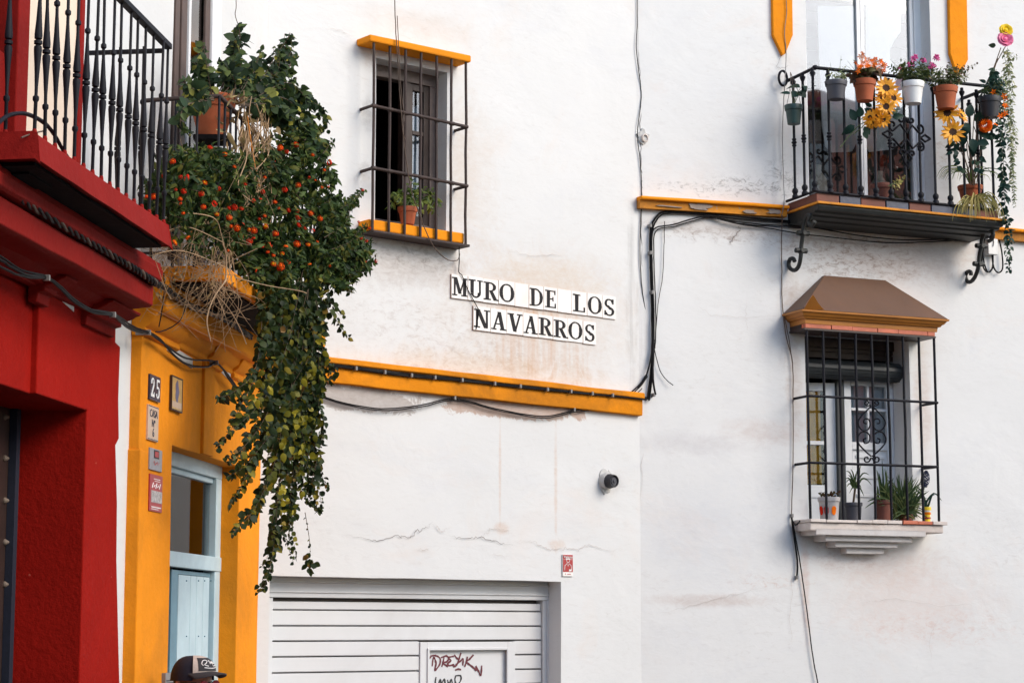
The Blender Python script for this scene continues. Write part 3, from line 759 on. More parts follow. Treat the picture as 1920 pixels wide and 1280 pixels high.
strokes('graffiti', [[(968, 716), (975, 700), (985, 690)], [(980, 688), (1008, 684), (1034, 700), (1032, 735), (1004, 768), (1012, 728), (998, 694), (990, 745)],
    [(1058, 688), (1052, 720), (1044, 748)], [(1040, 696), (1070, 686), (1082, 702), (1070, 720), (1048, 724), (1080, 746)],
    [(1112, 688), (1080, 696), (1096, 712), (1078, 728), (1084, 740), (1114, 736)], [(1114, 680), (1130, 700), (1140, 706)], [(1152, 668), (1142, 700), (1128, 738), (1108, 746)],
    [(1122, 736), (1150, 714), (1164, 702), (1162, 740)], [(1120, 766), (1136, 760), (1152, 764)], [(1188, 690), (1182, 720), (1172, 748)], [(1222, 680), (1200, 704), (1184, 720), (1210, 742), (1240, 768)],
    [(1234, 742), (1250, 770), (1264, 796), (1268, 740)]], 'graffiti_wine', .016)
strokes('graffiti', [[(1012, 804), (1008, 830), (1008, 852)], [(1024, 852), (1036, 818), (1042, 842), (1058, 816), (1064, 852)], [(1076, 820), (1086, 846), (1098, 816), (1106, 852)],
    [(1120, 798), (1150, 798), (1150, 826), (1128, 848), (1118, 820), (1122, 800)]], 'graffiti_black', .014)

# cracks in the plaster
for pts, wd, mt in (([(640, 1002), (690, 1010), (705, 1015), (745, 1003), (768, 1008), (782, 993), (796, 990), (809, 978)], .005, 'crack_dark'), ([(809, 978), (822, 992), (826, 998), (845, 987)], .004, 'crack_pale'),
        ([(840, 1006), (870, 1009), (900, 1007), (930, 1014), (960, 1022)], .005, 'crack_dark'), ([(898, 1006), (918, 992), (942, 992), (962, 1004)], .004, 'crack_pale'),
        ([(965, 1015), (995, 1014), (1020, 1026), (1030, 1030), (1060, 1027), (1082, 1031), (1105, 1022), (1130, 1030), (1175, 1028)], .005, 'crack_pale'),
        ([(780, 1027), (795, 1029), (805, 1034)], .003, 'crack_pale'), ([(920, 1038), (950, 1042)], .003, 'crack_pale'), ([(602, 52), (640, 58), (660, 70)], .003, 'crack_pale'),
        ([(1195, 0), (1194, 90), (1201, 170), (1198, 260), (1203, 330), (1201, 420), (1203, 520), (1212, 600)], .006, 'crack_dark'), ([(1206, 772), (1209, 800), (1203, 860), (1200, 960)], .004, 'crack_pale'),
        ([(940, 470), (1000, 480), (1060, 478)], .003, 'crack_pale')):
    crack(tA, FA, pts, wd, mt)

# ------------------------------------------------------------------ right white house
tB = Thing('white_house', 'whitewashed house with flowered balcony, ochre window canopy and curled iron brackets', 'house', FB, (0, 0, 0))
OB = .40
zfl = (FB.z(1531, 357, OB) + FB.z(1872, 399, OB)) / 2
hD = (FB.u(1514, 200), FB.u(1748, 200), zfl - .02, 6.6)
hV = (FB.u(1512, 800), FB.u(1708, 800), FB.z(1600, 976), FB.z(1600, 628))
w = wall_mesh(MB(), 0.0, 9.0, -0.2, zT, 0.0, 0.30, [hD, hV])
tB.part('wall', w, M['plaster_right'], smooth=30)
w = MB(); w.box(0, 9, 1.9, 2.0, 0, zT); w.box(0, 9, 0.0, 2.0, zT, zT + .1); w.box(8.9, 9, .31, 1.9, 0, zT)
tB.part('roof', w, M['plaster_plain'])
# string course left of the balcony: lip on top, worn fascia, patches of paint gone
def course(x0, x1, zt0, zt1, zb0, name):
    k_ = (zt1 - zt0) / (x1 - x0); h_ = zt0 - zb0
    w = MB(); w.extrude_x([(.02, zt0 - h_), (-.042, zt0 - h_), (-.048, zt0 - h_ * .5), (-.05, zt0 - .030), (.02, zt0 - .030)], x0, x1, wob=.004); shear(w, x0, k_)
    a = tB.part(name, w, M['albero_worn'], bevel=.003, smooth=30)
    w = MB(); w.extrude_x([(.02, zt0 - .0295), (-.075, zt0 - .0295), (-.080, zt0 - .02), (-.075, zt0 - .006), (.02, zt0)], x0, x1, wob=.003); shear(w, x0, k_)
    tB.part('lip', w, M['albero'], parent=a, bevel=.003, smooth=30)
    return a
c0_ = FB.u(1201, 366, .06); c1_ = FB.u(1478, 384, .06)
sc_ = course(c0_, c1_, FB.z(1201, 366, .06), FB.z(1478, 384, .06), FB.z(1201, 389, .06), 'string_course')
def patch(px0, px1, py0, py1, mat='bare_mortar'):
    p, q = FB.loc(px0, py0, .052), FB.loc(px1, py1, .052)
    pl = []
    for k_ in range(30):
        a = 2 * math.pi * k_ / 30; rr = 1 + .75 * mnoise.noise(Vector((math.cos(a) * 1.7 + px0, math.sin(a) * 1.7, py0)))
        sq = lambda v: math.copysign(abs(v) ** .5, v)
        pl.append(((p.x + q.x) / 2 + (q.x - p.x) / 2 * sq(math.cos(a)) * rr, (p.z + q.z) / 2 + (p.z - q.z) / 2 * sq(math.sin(a)) * min(rr, 1.0)))
    tB.part('bare_patch', MB().prism(pl, -.056, -.03), M[mat], parent=sc_)
patch(1296, 1331, 380, 395); patch(1236, 1275, 384, 390); patch(1395, 1415, 393, 401); patch(1438, 1460, 391, 402)
course(FB.u(1866, 424, .06), 9.0, FB.z(1866, 424, .06), FB.z(1866, 424, .06), FB.z(1866, 447, .06), 'string_course')
# painted pilaster ends
for poly in ([(1448, -70), (1485, -70), (1487, 66), (1473, 101), (1468, 104), (1450, 66)], [(1779, -70), (1812, -70), (1815.5, 112), (1800, 142), (1796, 142), (1782, 100)]):
    tB.part('pilaster_end', MB().prism([(FB.u(x, y, .03), FB.z(x, y, .03)) for x, y in poly], -.03, .02), M['albero'], bevel=.004)

# balcony door: white frame, two glazed leaves, dark slatted blind and white sheets behind that imitate reflected sky
yD = .12
dm = FB.u(1617, 150, -yD); zb_ = zfl - .02
w = MB()
w.box(hD[1] - .055, hD[1] + .02, yD, yD + .07, zb_, hD[3]).box(hD[0] - .02, hD[0] + .05, yD, yD + .07, zb_, hD[3]).box(hD[0] + .05, hD[1] - .055, yD + .001, yD + .07, zb_ - .02, zb_ + .05)
dr = tB.part('balcony_door', w, M['white_gloss'], bevel=.004)
for (x0, x1) in ((hD[0] + .053, dm - .002), (dm + .002, hD[1] - .058)):
    w = MB(); s_ = .030
    w.box(x0, x0 + s_, yD + .010, yD + .055, zb_ + .053, hD[3]); w.box(x1 - s_, x1, yD + .010, yD + .055, zb_ + .053, hD[3]); w.box(x0 + s_, x1 - s_, yD + .011, yD + .055, zb_ + .053, zb_ + .105)
    lf = tB.part('leaf_frame', w, M['white_gloss'], parent=dr, bevel=.003)
    tB.part('pane', MB().box(x0 + s_ - .005, x1 - s_ + .005, yD + .03, yD + .034, zb_ + .10, hD[3]), M['glass_sky'], parent=dr)
# slats of the indoor blind
zt_ = FB.z(1530, 70, -.3)
for k_ in range(11):
    zz = zt_ + (k_ - 2) * .098
    tB.part('blind_slat', MB().box(hD[0] - .1, hD[1] + .1, .30, .315, zz, zz + .092), M['blind_grey'], parent=dr, bevel=.003)
w = MB(); w.box(hD[0] - .1, hD[1] + .1, .302, .32, zb_ + .02, zt_ - .20)
tB.part('blind_back', w, M['wood_brown'], parent=dr)
# white sheets cut to the outline of the sky reflected in the glass
def sky_reflection(poly, y, name='curtain_or_reflection', mat='cloth_sky_white', par=None, fr=FB, th=tB):
    pts = [(fr.u(x, yy, -y), fr.z(x, yy, -y)) for x, yy in poly]
    th.part(name, MB().prism(pts, y, y + .006), M[mat], parent=par)
sky_reflection([(1533, 12), (1608, 12), (1609, 262), (1598, 284), (1560, 286), (1548, 275), (1541, 235), (1540, 190), (1536, 90)], .158, par=dr)
sky_reflection([(1624, 12), (1690, 18), (1689, 60), (1676, 78), (1669, 92), (1669, 112), (1680, 128), (1690, 132), (1694, 190), (1698, 235), (1694, 262), (1675, 280), (1630, 285), (1624, 280)], .159, par=dr)
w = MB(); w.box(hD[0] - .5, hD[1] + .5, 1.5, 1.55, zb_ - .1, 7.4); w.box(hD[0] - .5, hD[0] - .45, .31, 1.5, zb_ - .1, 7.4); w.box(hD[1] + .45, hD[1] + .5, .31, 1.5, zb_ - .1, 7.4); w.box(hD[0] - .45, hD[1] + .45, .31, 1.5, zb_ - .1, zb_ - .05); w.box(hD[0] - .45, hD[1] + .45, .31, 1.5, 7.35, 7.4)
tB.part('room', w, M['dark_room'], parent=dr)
for k_, (px, sx) in enumerate(((1534, .06), (1568, .05), (1650, .07))):   # ornaments standing inside
    q = FB.loc(px, 345, -.22)
    tB.part('vase', MB().lathe([(.03, 0), (.055, .05), (.075, .14), (.07, .22), (.03, .28), (.035, .32), (.0, .32)], (q.x, .235, zb_ + .06), 12), M['cream_plaster'] if k_ != 1 else M['wood_dark'], parent=dr, smooth=50)

# balcony: floor, iron edge, brackets, rails, balusters, scrollwork
xl, xr = FB.u(1531, 376, OB), FB.u(1884, 412, OB)
zl, zr = FB.z(1531, 377, OB + .02), FB.z(1884, 411, OB + .02); kB = (zr - zl) / (xr - xl)
w = MB()
w.box(xl, xr, -OB - .02, .02, zl - .012, zl + .004)
shear(w, xl, kB)
bal = tB.part('balcony', w, M['albero_worn'], bevel=.003)
w = MB()
w.extrude_x([(.02, zl - .013), (-OB, zl - .013), (-OB - .006, zl - .024), (-OB + .008, zl - .050), (-OB + .045, zl - .053), (-OB + .050, zl - .066), (-OB + .11, zl - .068), (-OB + .115, zl - .080), (-.19, zl - .082), (-.185, zl - .094), (.02, zl - .098)], xl + .012, xr - .012)
shear(w, xl, kB)
tB.part('slab', w, M['iron_green'], parent=bal, bevel=.003)
tw = [(1531, 1574, 'terracotta_dark', 357), (1575, 1614, 'tile_blue', 0), (1615, 1661, 'terracotta_dark', 0), (1662, 1704, 'tile_blue', 0), (1705, 1745, 'terracotta_dark', 0), (1746, 1786, 'tile_blue', 0), (1787, 1830, 'tile_blue', 0), (1831, 1872, 'terracotta_dark', 0)]
for i, (p0, p1, mt, _) in enumerate(tw):
    x0, x1 = FB.u(p0, 370, OB - .02), FB.u(p1, 370, OB - .02)
    w = MB(); w.box(x0, x1 - .004, -OB + .02 + rnd.uniform(-.003, .003), -OB + .14, zl + .006, zl + .068); shear(w, xl, kB)
    tB.part('tile', w, M[mt], parent=bal, bevel=.003)
w = MB(); w.box(xl + .02, xr - .03, -OB + .145, .02, zl + .006, zl + .066); w.box(xl + .03, xl + .06, -OB + .145, .02, zl + .066, zl + .068); shear(w, xl, kB)
tB.part('floor', w, M['terracotta_dark'], parent=bal)
yr = -OB + .012
ha, hb = FB.loc(1528, 127, -yr), FB.loc(1861, 163, -yr)       # handrail ends (front)
ba, bb = FB.loc(1528, 358.5, -yr), FB.loc(1864, 393, -yr)
w = MB(); w.tube([(ha.x, -.01, ha.z - .004), (ha.x, yr, ha.z), (hb.x, yr, hb.z), (hb.x, -.01, hb.z)], .013, 8)
for p in (ha, hb): w.lathe([(0, -.02), (.018, -.012), (.022, 0), (.018, .012), (0, .02)], (p.x, yr, p.z), 10)
tB.part('handrail', w, M['iron'], parent=bal, smooth=50)
w = MB(); w.tube([(ba.x, -.01, ba.z), (ba.x, yr, ba.z), (bb.x, yr, bb.z), (bb.x, -.01, bb.z)], .010, 6)
tB.part('bottom_rail', w, M['iron'], parent=bal, smooth=50)
q = FB.loc(1468, 147, .05); w = MB()
w.tube([(q.x + .034 * math.cos(a), q.y, q.z + .054 * math.sin(a)) for a in [R(20 * i) for i in range(19)]], .009, 6, cap=False)
tB.part('ring', w, M['iron'], parent=bal, smooth=60)
L0 = ha.z - ba.z
def baluster(mid):
    pr = [(.0, 0), (.022, 0), (.022, .018), (.014, .028), (.021, .045), (.021, .06), (.0095, .075)]
    if mid: pr += [(.0095, .42 * L0), (.016, .425 * L0), (.016, .435 * L0), (.011, .44 * L0), (.021, .455 * L0), (.011, .47 * L0), (.016, .475 * L0), (.016, .485 * L0), (.0095, .49 * L0)]
    pr += [(.0095, L0 - .07), (.014, L0 - .06), (.020, L0 - .045), (.020, L0 - .035), (.012, L0 - .03), (.012, L0 - .01), (0, L0 - .005)]
    me = MB().lathe(pr, (0, 0, 0), 10).mesh('baluster', M['iron'], 40)
    return me
meB = [baluster(False), baluster(True)]
fpx = [1530, 1557.8, 1585.6, 1614, 1642, 1670, 1699, 1727, 1754.5, 1782.5, 1810, 1837, 1864]
for i in range(13):
    f = i / 12; p = ba.lerp(bb, f)
    tB.inst('baluster', meB[i % 2 == 1 if i not in (1, 3) else 1], (p.x, yr, p.z), parent=bal)
for (e, m_) in ((ba, (1, 1)), (bb, (0, 1))):
    for j, yy in enumerate((yr * .66, yr * .33)):
        tB.inst('baluster', meB[m_[j]], (e.x, yy, e.z), parent=bal)
# scrollwork in the middle of the rail
def spiral(cx, cz, r, turns, a0, sgn=1, n=18, r1=.12):
    return [(cx + r * (1 - (1 - r1) * i / n) * math.cos(a0 + sgn * turns * 2 * math.pi * i / n), cz + r * (1 - (1 - r1) * i / n) * math.sin(a0 + sgn * turns * 2 * math.pi * i / n)) for i in range(n + 1)]
cpt = FB.loc(1699, 256, -yr); w = MB(); s_ = .28
def sc(pts, rr=.0085): w.tube([(cpt.x + x * s_, yr - .004, cpt.z + y * s_) for x, y in pts], rr, 6)
for sx in (-1, 1):
    for sz in (-1, 1):
        sc([(0, .08 * sz)] + [(sx * .18, .30 * sz), (sx * .34, .16 * sz), (sx * .42, .10 * sz)] + spiral(sx * .40, sz * .25, .15, .9, R(-90 * sz) if sx > 0 else R(-90 * sz), sx * sz))
        sc([(0, .45 * sz), (sx * .06, .36 * sz)] + spiral(sx * .16, sz * .44, .10, .9, R(180 if sx > 0 else 0), sx * sz))
        sc([(sx * .42, 0.0), (sx * .56, .09 * sz), (sx * .72, 0.0)])
sc([(-.05, -.7), (0, -.62), (.05, -.7), (0, -.78), (-.05, -.7)]); sc([(-.14, -.55), (0, -.42), (.14, -.55), (0, -.85), (-.14, -.55)])
tB.part('scrollwork', w, M['iron'], parent=bal, smooth=60)
# scroll brackets under the floor, standing out from the wall
def onX(fr, px, py, u):              # point seen at a pixel on the plane across the wall at x = u
    d = ray(px, py); dx, o = d.dot(fr.ux), (CAM - fr.o).dot(fr.ux)
    t_ = (u - o) / dx; p = CAM + d * t_ - fr.o
    return Vector((u, p.dot(fr.uy), p.z))
def bracket(pxw, pts, bol):
    u_ = FB.u(pxw, 480)
    P = sm([onX(FB, 1440 + x / 4, 240 + y / 4, u_) for x, y in pts], 4)
    w = MB(); w.tube(P, .015, 8)
    for x, y in bol:
        q = onX(FB, 1440 + x / 4, 240 + y / 4, u_)
        w.tube([q + Vector((-.045, 0, 0)), q + Vector((.045, 0, 0))], .018, 8); w.tube([q + Vector((0, -.03, 0)), q + Vector((0, .03, 0))], .016, 8)
    tB.part('bracket', w, M['iron_green'], parent=bal, smooth=50)
bracket(1477, [(350, 700), (325, 735), (300, 700), (320, 655), (290, 660), (268, 720), (262, 790), (250, 880), (246, 960), (232, 1030), (205, 1065), (172, 1058), (155, 1025), (165, 985), (190, 980), (200, 1000)], [(262, 790), (248, 920)])
bracket(1811, [(1655, 850), (1680, 830), (1688, 790), (1665, 765), (1630, 772), (1605, 830), (1600, 880), (1585, 960), (1578, 1040), (1555, 1110), (1525, 1150), (1495, 1150), (1482, 1110), (1495, 1078), (1520, 1080), (1522, 1105)], [(1598, 885), (1580, 1020)])

# tin canopy over the lower window
pE, pB_ = .265, .20
e0, e1 = FB.loc(1504.5, 582, pE), FB.loc(1778, 595, pE)
zE = (e0.z + e1.z) / 2
r0_, r1_ = FB.loc(1546, 516.5, .03), FB.loc(1660, 525, .03)
zR = (r0_.z + r1_.z) / 2
w = MB()
w.add([(e0.x, -pE, zE), (e1.x, -pE, zE), (r1_.x, -.03, zR), (r0_.x, -.03, zR), (e0.x, 0.01, zE), (e1.x, 0.01, zE), (r1_.x, .01, zR), (r0_.x, .01, zR)], [(0, 1, 2, 3), (4, 0, 3, 7), (1, 5, 6, 2), (3, 2, 6, 7), (0, 4, 5, 1), (4, 7, 6, 5)])
w.m = [0, 0, 1, 0, 0, 0]
can = tB.part('canopy', w, [M['tin_brown'], M['tin_ochre']], bevel=.003)
def onroof(px, py):
    # point on the front slope of the canopy
    a_ = Vector((0, -pE, zE)); nn_ = Vector((0, -(zR - zE), -(pE - .03))); d_ = ray(px, py); dl_ = Vector((d_.dot(FB.ux), d_.dot(FB.uy), d_.z)); o_ = FB.local(CAM)
    return o_ + dl_ * ((a_ - o_).dot(nn_) / dl_.dot(nn_))
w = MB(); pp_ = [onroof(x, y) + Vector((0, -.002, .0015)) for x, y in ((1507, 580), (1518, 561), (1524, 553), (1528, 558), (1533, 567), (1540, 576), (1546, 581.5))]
w.add(pp_, [tuple(range(len(pp_)))]); tB.part('ochre_patch', w, M['tin_ochre'], parent=can)  # ochre patch low on the left of the front slope
fl0, fl1 = FB.loc(1510, 619, pB_), FB.loc(1753, 632, pB_)
zbm = (fl0.z + fl1.z) / 2; H_ = zE - zbm
def frustum(w, i0, z0, i1, z1):      # moulding ring: inset i at bottom/top of the three free sides
    a = lambda i, z: [(e0.x + i, .012, z), (e0.x + i, -pE + i, z), (e1.x - i, -pE + i, z), (e1.x - i, .012, z)]
    w.add(a(i0, z0) + a(i1, z1), [(0, 1, 5, 4), (1, 2, 6, 5), (2, 3, 7, 6), (3, 2, 1, 0), (4, 5, 6, 7), (0, 4, 7, 3)])
w = MB()
frustum(w, -.004, zE - .016, -.006, zE - .003); frustum(w, .022, zE - H_ * .30, .006, zE - .0165); frustum(w, .040, zE - H_ * .42, .030, zE - H_ * .302); frustum(w, .058, zE - H_ * .68, .054, zE - H_ * .422)
tB.part('moulding', w, M['tin_ochre'], parent=can)
w = MB(); x_ = fl0.x
n_ = 0
while x_ < fl1.x - .02:
    ln = min(rnd.choice([.17, .21, .25]), fl1.x - x_)
    tB.part('tile', MB().box(x_, x_ + ln - .003, -pB_ - rnd.uniform(.003, .012), -pB_ + .05, zbm + .012, zE - H_ * .69), M['tile_red'], parent=can, bevel=.002); x_ += ln
w = MB(); w.box(fl0.x - .004, fl1.x, -pB_ + .051, .02, zbm + .014, zE - H_ * .69); w.box(fl0.x - .01, fl1.x + .004, -pB_ - .006, .02, zbm - .002, zbm + .011)
tB.part('underside', w, M['wood_dark'], parent=can)

# lower window grille
OV = .19
gpx = [1516, 1546, 1577, 1606, 1635.5, 1665, 1695, 1725, 1755]
zs0, zs1 = FB.z(1518, 974, OV), zbm
p, q = FB.loc(1516, 742, OV), FB.loc(1757, 755, OV)
gv = MB(); gv.tube([(p.x, .03, p.z), (p.x, -OV - .008, p.z), (q.x, -OV - .008, q.z)], .010, 6); gv.tube([(q.x - .004, -OV - .008, q.z), (q.x - .004, .03, q.z)], .0095, 6)
gb = tB.part('grille', gv, M['iron'], smooth=50)
p2, q2 = FB.loc(1518, 867, OV), FB.loc(1758, 875, OV)
gv = MB(); gv.tube([(p2.x, .03, p2.z), (p2.x, -OV - .008, p2.z), (q2.x, -OV - .008, q2.z)], .010, 6); gv.tube([(q2.x - .004, -OV - .008, q2.z), (q2.x - .004, .03, q2.z)], .0095, 6)
tB.part('crossbar', gv, M['iron'], parent=gb, smooth=50)
for i in range(9):
    x_ = FB.u(1516, 800, OV) + (FB.u(1756, 800, OV) - FB.u(1516, 800, OV)) * i / 8
    P = [Vector((x_ + rnd.gauss(0, .0015), -OV, zs0 + (zs1 - zs0) * j / 6)) for j in range(7)]
    tB.part('bar', MB().tube(P, .0095, 8), M['iron'], parent=gb, smooth=60)
w = MB(); cc = FB.loc(1635.5, 810, OV)
def hs(pts): w.tube([(FB.u(1440 + x / 4, 740 + y / 4, OV + .01), -OV - .006, FB.z(1440 + x / 4, 740 + y / 4, OV + .01)) for x, y in sm([Vector((a, b, 0)) for a, b in pts], 4) for x, y in [(x, y)]] if False else [FB.loc(1440 + v.x / 4, 740 + v.y / 4, OV + .008) for v in sm([Vector((a, b, 0)) for a, b in pts], 4)], .0055, 6)
for sx in (-1, 1):
    X = lambda d: 778 + sx * d
    hs([(X(6), 75), (X(30), 82), (X(52), 66), (X(38), 45), (X(22), 58), (X(34), 70)])
    hs([(X(4), 85), (X(50), 130), (X(95), 185), (X(98), 230), (X(70), 265), (X(30), 260), (X(12), 225), (X(22), 185), (X(52), 182), (X(60), 208), (X(40), 215)])
    hs([(X(4), 460), (X(50), 420), (X(98), 365), (X(104), 320), (X(80), 282), (X(40), 280), (X(14), 310), (X(22), 352), (X(52), 362), (X(62), 335), (X(42), 325)])
    hs([(X(4), 470), (X(22), 500), (X(48), 500), (X(54), 475), (X(34), 466), (X(26), 482)])
tB.part('scrollwork', w, M['iron'], parent=gb, smooth=60)

# window itself
yV = .22
V = lambda px, py, y=yV: FB.loc(px, py, -y)
def vb(mb, px0, px1, py0, py1, y0, y1):
    return mb.box(FB.u(px0, 800, -y0), FB.u(px1, 800, -y0), y0, y1, FB.z(1600, py1, -y0), FB.z(1600, py0, -y0))
w = MB(); vb(w, 1500, 1720, 620, 668, yV, yV + .05); w.box(hV[0] - .02, hV[1] + .02, yV - .03, yV + .04, hV[3] - .07, hV[3] + .03)
wv = tB.part('window', w, M['wood_dark'], bevel=.004)
for j, py in enumerate((640, 652, 664)):
    w = MB(); vb(w, 1500, 1712, py, py + 10, yV - .012, yV + .0); tB.part('lintel_board', w, M['wood_brown'] if j == 0 else M['wood_dark'], parent=wv, bevel=.002)
P = [(FB.u(1504, 800, -.14), .15, V(1600, 697).z), (FB.u(1706, 800, -.14) - .01, .15, V(1600, 697).z)]
w = MB(); w.tube(P, .068, 18)
for k_ in range(6):
    a = R(150 + k_ * 34); w.tube([(P[0][0], .15 + .069 * math.cos(a), P[0][2] + .069 * math.sin(a)), (P[1][0] - .002, .15 + .069 * math.cos(a), P[0][2] + .069 * math.sin(a))], .0045, 4)
tB.part('rolled_blind', w, M['blind_dark'], parent=wv, smooth=40)
# left casement, hinged on the post and standing half open into the room: an amber sheet imitates its reflection of the yellow house
uh, phi, WL = FB.u(1569, 800, -yV), R(14), .37
zs_a, zs_b = V(1540, 990).z, V(1540, 716).z
LM = Matrix.Translation((uh, yV + .01, 0)) @ Matrix(((-math.cos(phi), math.sin(phi), 0, 0), (math.sin(phi), math.cos(phi), 0, 0), (0, 0, 1, 0), (0, 0, 0, 1)))
zm = V(1540, 829).z; zk = V(1540, 908).z
w = MB(); w.box(0, .075, 0, .04, zs_a, zs_b).box(WL - .05, WL, 0, .04, zs_a, zs_b).box(.075, WL - .05, .001, .04, zs_b - .06, zs_b).box(.075, WL - .05, .001, .04, zm - .014, zm + .014).box(.075, WL - .05, .001, .04, zs_a, zk)
w.box(.11, WL - .09, -.008, .0, zk - .09, zk - .03).box(.285, .305, .004, .036, zk, zm - .014).box(.285, .305, .004, .036, zm + .014, zs_b - .06)
tB.part('casement', w.xform(LM), M['white_paint'], parent=wv, bevel=.003)
w = MB(); w.box(.07, WL - .045, .018, .022, zk - .01, zs_b - .05); tB.part('pane', w.xform(LM), M['glass'], parent=wv)
w = MB(); n = 22; vs = []
for i in range(n + 1):
    for j in range(7): vs.append((.10 + (WL - .15) * i / n, .040 + .010 * math.sin(i * 1.7 + .5 * j) + .004 * math.sin(i * 4.1), zk + .01 + (zs_b - .07 - zk) * j / 6))
w.add(vs, [(i*7+j, i*7+j+1, (i+1)*7+j+1, (i+1)*7+j) for i in range(n) for j in range(6)])
tB.part('casement_reflection', w.xform(LM), M['reflection_amber'], parent=wv, smooth=80)  # amber sheet stands in for the yellow front mirrored in the pane
w = MB(); vb(w, 1571, 1583, 700, 990, yV - .02, yV + .06); tB.part('post', w, M['blind_dark'], parent=wv)
w = MB(); vb(w, 1584, 1597, 700, 992, yV, yV + .05); vb(w, 1663, 1676, 700, 992, yV, yV + .05); vb(w, 1597, 1663, 700, 722, yV + .001, yV + .05); vb(w, 1597, 1663, 828, 842, yV + .001, yV + .05); vb(w, 1597, 1663, 842, 992, yV + .018, yV + .05)
vb(w, 1604, 1657, 852, 858, yV + .008, yV + .017); vb(w, 1604, 1657, 890, 896, yV + .008, yV + .017); vb(w, 1604, 1657, 925, 931, yV + .008, yV + .017); vb(w, 1627, 1631, 722, 828, yV + .002, yV + .045); vb(w, 1597, 1663, 764, 769, yV + .0025, yV + .045)
tB.part('panel_door', w, M['white_paint'], parent=wv, bevel=.003)
w = MB(); vb(w, 1595, 1665, 720, 830, yV + .026, yV + .030); tB.part('pane', w, M['glass_mirror'], parent=wv)
w = MB(); vb(w, 1594, 1666, 722, 832, yV + .06, yV + .065); tB.part('net_curtain', w, M['cloth_sky_white'], parent=wv)
w = MB()
for k_ in range(4): vb(w, 1677 + k_ * 6.2, 1682.5 + k_ * 6.2, 700, 992, yV - .01 + .004 * (k_ % 2), yV + .05)
tB.part('shutter', w, M['lilac_grey'], parent=wv, bevel=.003)
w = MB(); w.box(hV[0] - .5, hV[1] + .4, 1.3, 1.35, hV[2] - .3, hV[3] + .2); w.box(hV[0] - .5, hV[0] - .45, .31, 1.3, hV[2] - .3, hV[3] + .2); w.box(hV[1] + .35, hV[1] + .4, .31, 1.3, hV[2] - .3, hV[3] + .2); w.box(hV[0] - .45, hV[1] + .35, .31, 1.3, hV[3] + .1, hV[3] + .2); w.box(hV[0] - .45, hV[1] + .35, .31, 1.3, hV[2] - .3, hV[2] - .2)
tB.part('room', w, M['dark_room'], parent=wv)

# stepped sill with clay tiles along the edge
zt0 = (FB.z(1497, 977, .22) + FB.z(1772, 985, .22)) / 2
sx0, sx1 = FB.u(1519, 985, .20), FB.u(1769, 985, .20)
w = MB(); w.box(sx0, sx1, -.200, .22, zt0 - .055, zt0)
si = tB.part('window_sill', w, M['stone_pale'], bevel=.008)
x_ = sx0 - .005
for k_ in range(9):
    ln = (sx1 - sx0 + .03) / 9
    tB.part('tile', MB().box(x_ + .002, x_ + ln - .002, -.212 - rnd.uniform(0, .012), .10, zt0 + .002, zt0 + .024 + rnd.uniform(-.004, .004)), M['stone_pale'] if k_ not in (6, 7) else M['tile_red'], parent=si, bevel=.003); x_ += ln
for (p0, p1, py0, py1, of) in ((1530, 1736, 991, 1004, .20), (1548, 1710, 1001, 1015, .16), (1566, 1683, 1014, 1026, .12), (1587, 1657, 1026, 1038, .08)):
    tB.part('step', MB().box(FB.u(p0, py0, of), FB.u(p1, py0, of), -of, .02, FB.z(1620, py1, of) + .001, FB.z(1620, py0, of)), M['stone'], parent=si, bevel=.005)

for pts, wd, mt in (([(1385, 422), (1386, 432), (1378, 442), (1370, 452), (1367, 460)], .007, 'crack_dark'), ([(1300, 570), (1330, 590), (1400, 595), (1460, 592)], .003, 'crack_pale'), ([(1400, 560), (1396, 600), (1404, 625)], .003, 'crack_pale'),
        ([(1230, 1150), (1300, 1135), (1360, 1118), (1430, 1100)], .004, 'crack_pale'), ([(1482, 1030), (1486, 1080), (1480, 1150), (1484, 1220)], .004, 'crack_pale'), ([(1600, 1130), (1680, 1122), (1760, 1135), (1840, 1128)], .003, 'crack_pale'), ([(1465, 100), (1455, 128), (1480, 125)], .003, 'crack_dark'),
        ([(1760, 1150), (1740, 1200), (1748, 1260)], .003, 'crack_pale')):
    crack(tB, FB, pts, wd * (.7 if mt == 'crack_pale' else 1), mt)
# ------------------------------------------------------------------ red house
uY = FC.u(264.5, 720, 0)                       # where the yellow front begins
uP = FC.u(160, 900, -.035)
zLin = FC.z(160, 768, -.035)
uF = -7.6
tR = Thing('red_house', 'dark red house with deep portal, heavy cornice and a black railed balcony', 'house', FC, (uY - 1.0, 0, 0))
zf0, zf1, zb1 = FC.z(272, 565, .20), FC.z(287, 531, .20), FC.z(303, 516, .26)
uK = FC.u(287, 545, .20)
zlo = zf0 - .062
zs0_, zs1_ = FC.z(322, 467, .385), FC.z(308, 415, .37)
uE = FC.u(224, 800, -.035)
uGv = FC.u(73, 600, -.035)
edge = [(225, 1300), (222, 1180), (219, 1050), (220, 940), (217, 835), (223.5, 822), (222.5, 750), (224, 700), (226, 650), (217, 641), (218, 585)]
ep = [(FC.u(220, 800, -.035), -.1)] + [(FC.u(x, y, -.035), FC.z(x, y, -.035)) for x, y in edge]
poly = [(uP, -.1), ep[0]] + ep[1:] + [(ep[-1][0], zf0 + .02), (uGv, zf0 + .02), (uGv, zLin), (uP, zLin)]
w = MB(); w.prism(poly, .035, .36)
tR.part('wall', w, M['red_wall'], bevel=.006)
w = MB(); w.prism([(uGv + .02, zLin), (uGv + .02, zf0 + .02), (uF, zf0 + .02), (uF, zLin), ], .063, .36)
tR.part('wall', w, M['red_wall'], bevel=.006)
# white strip left bare between the two coloured fronts
w = MB(); w.box(ep[0][0] - .15, uY + .02, .052, .36, -.1, zf0 + .1)
tR.part('bare_strip', w, M['plaster_plain'])
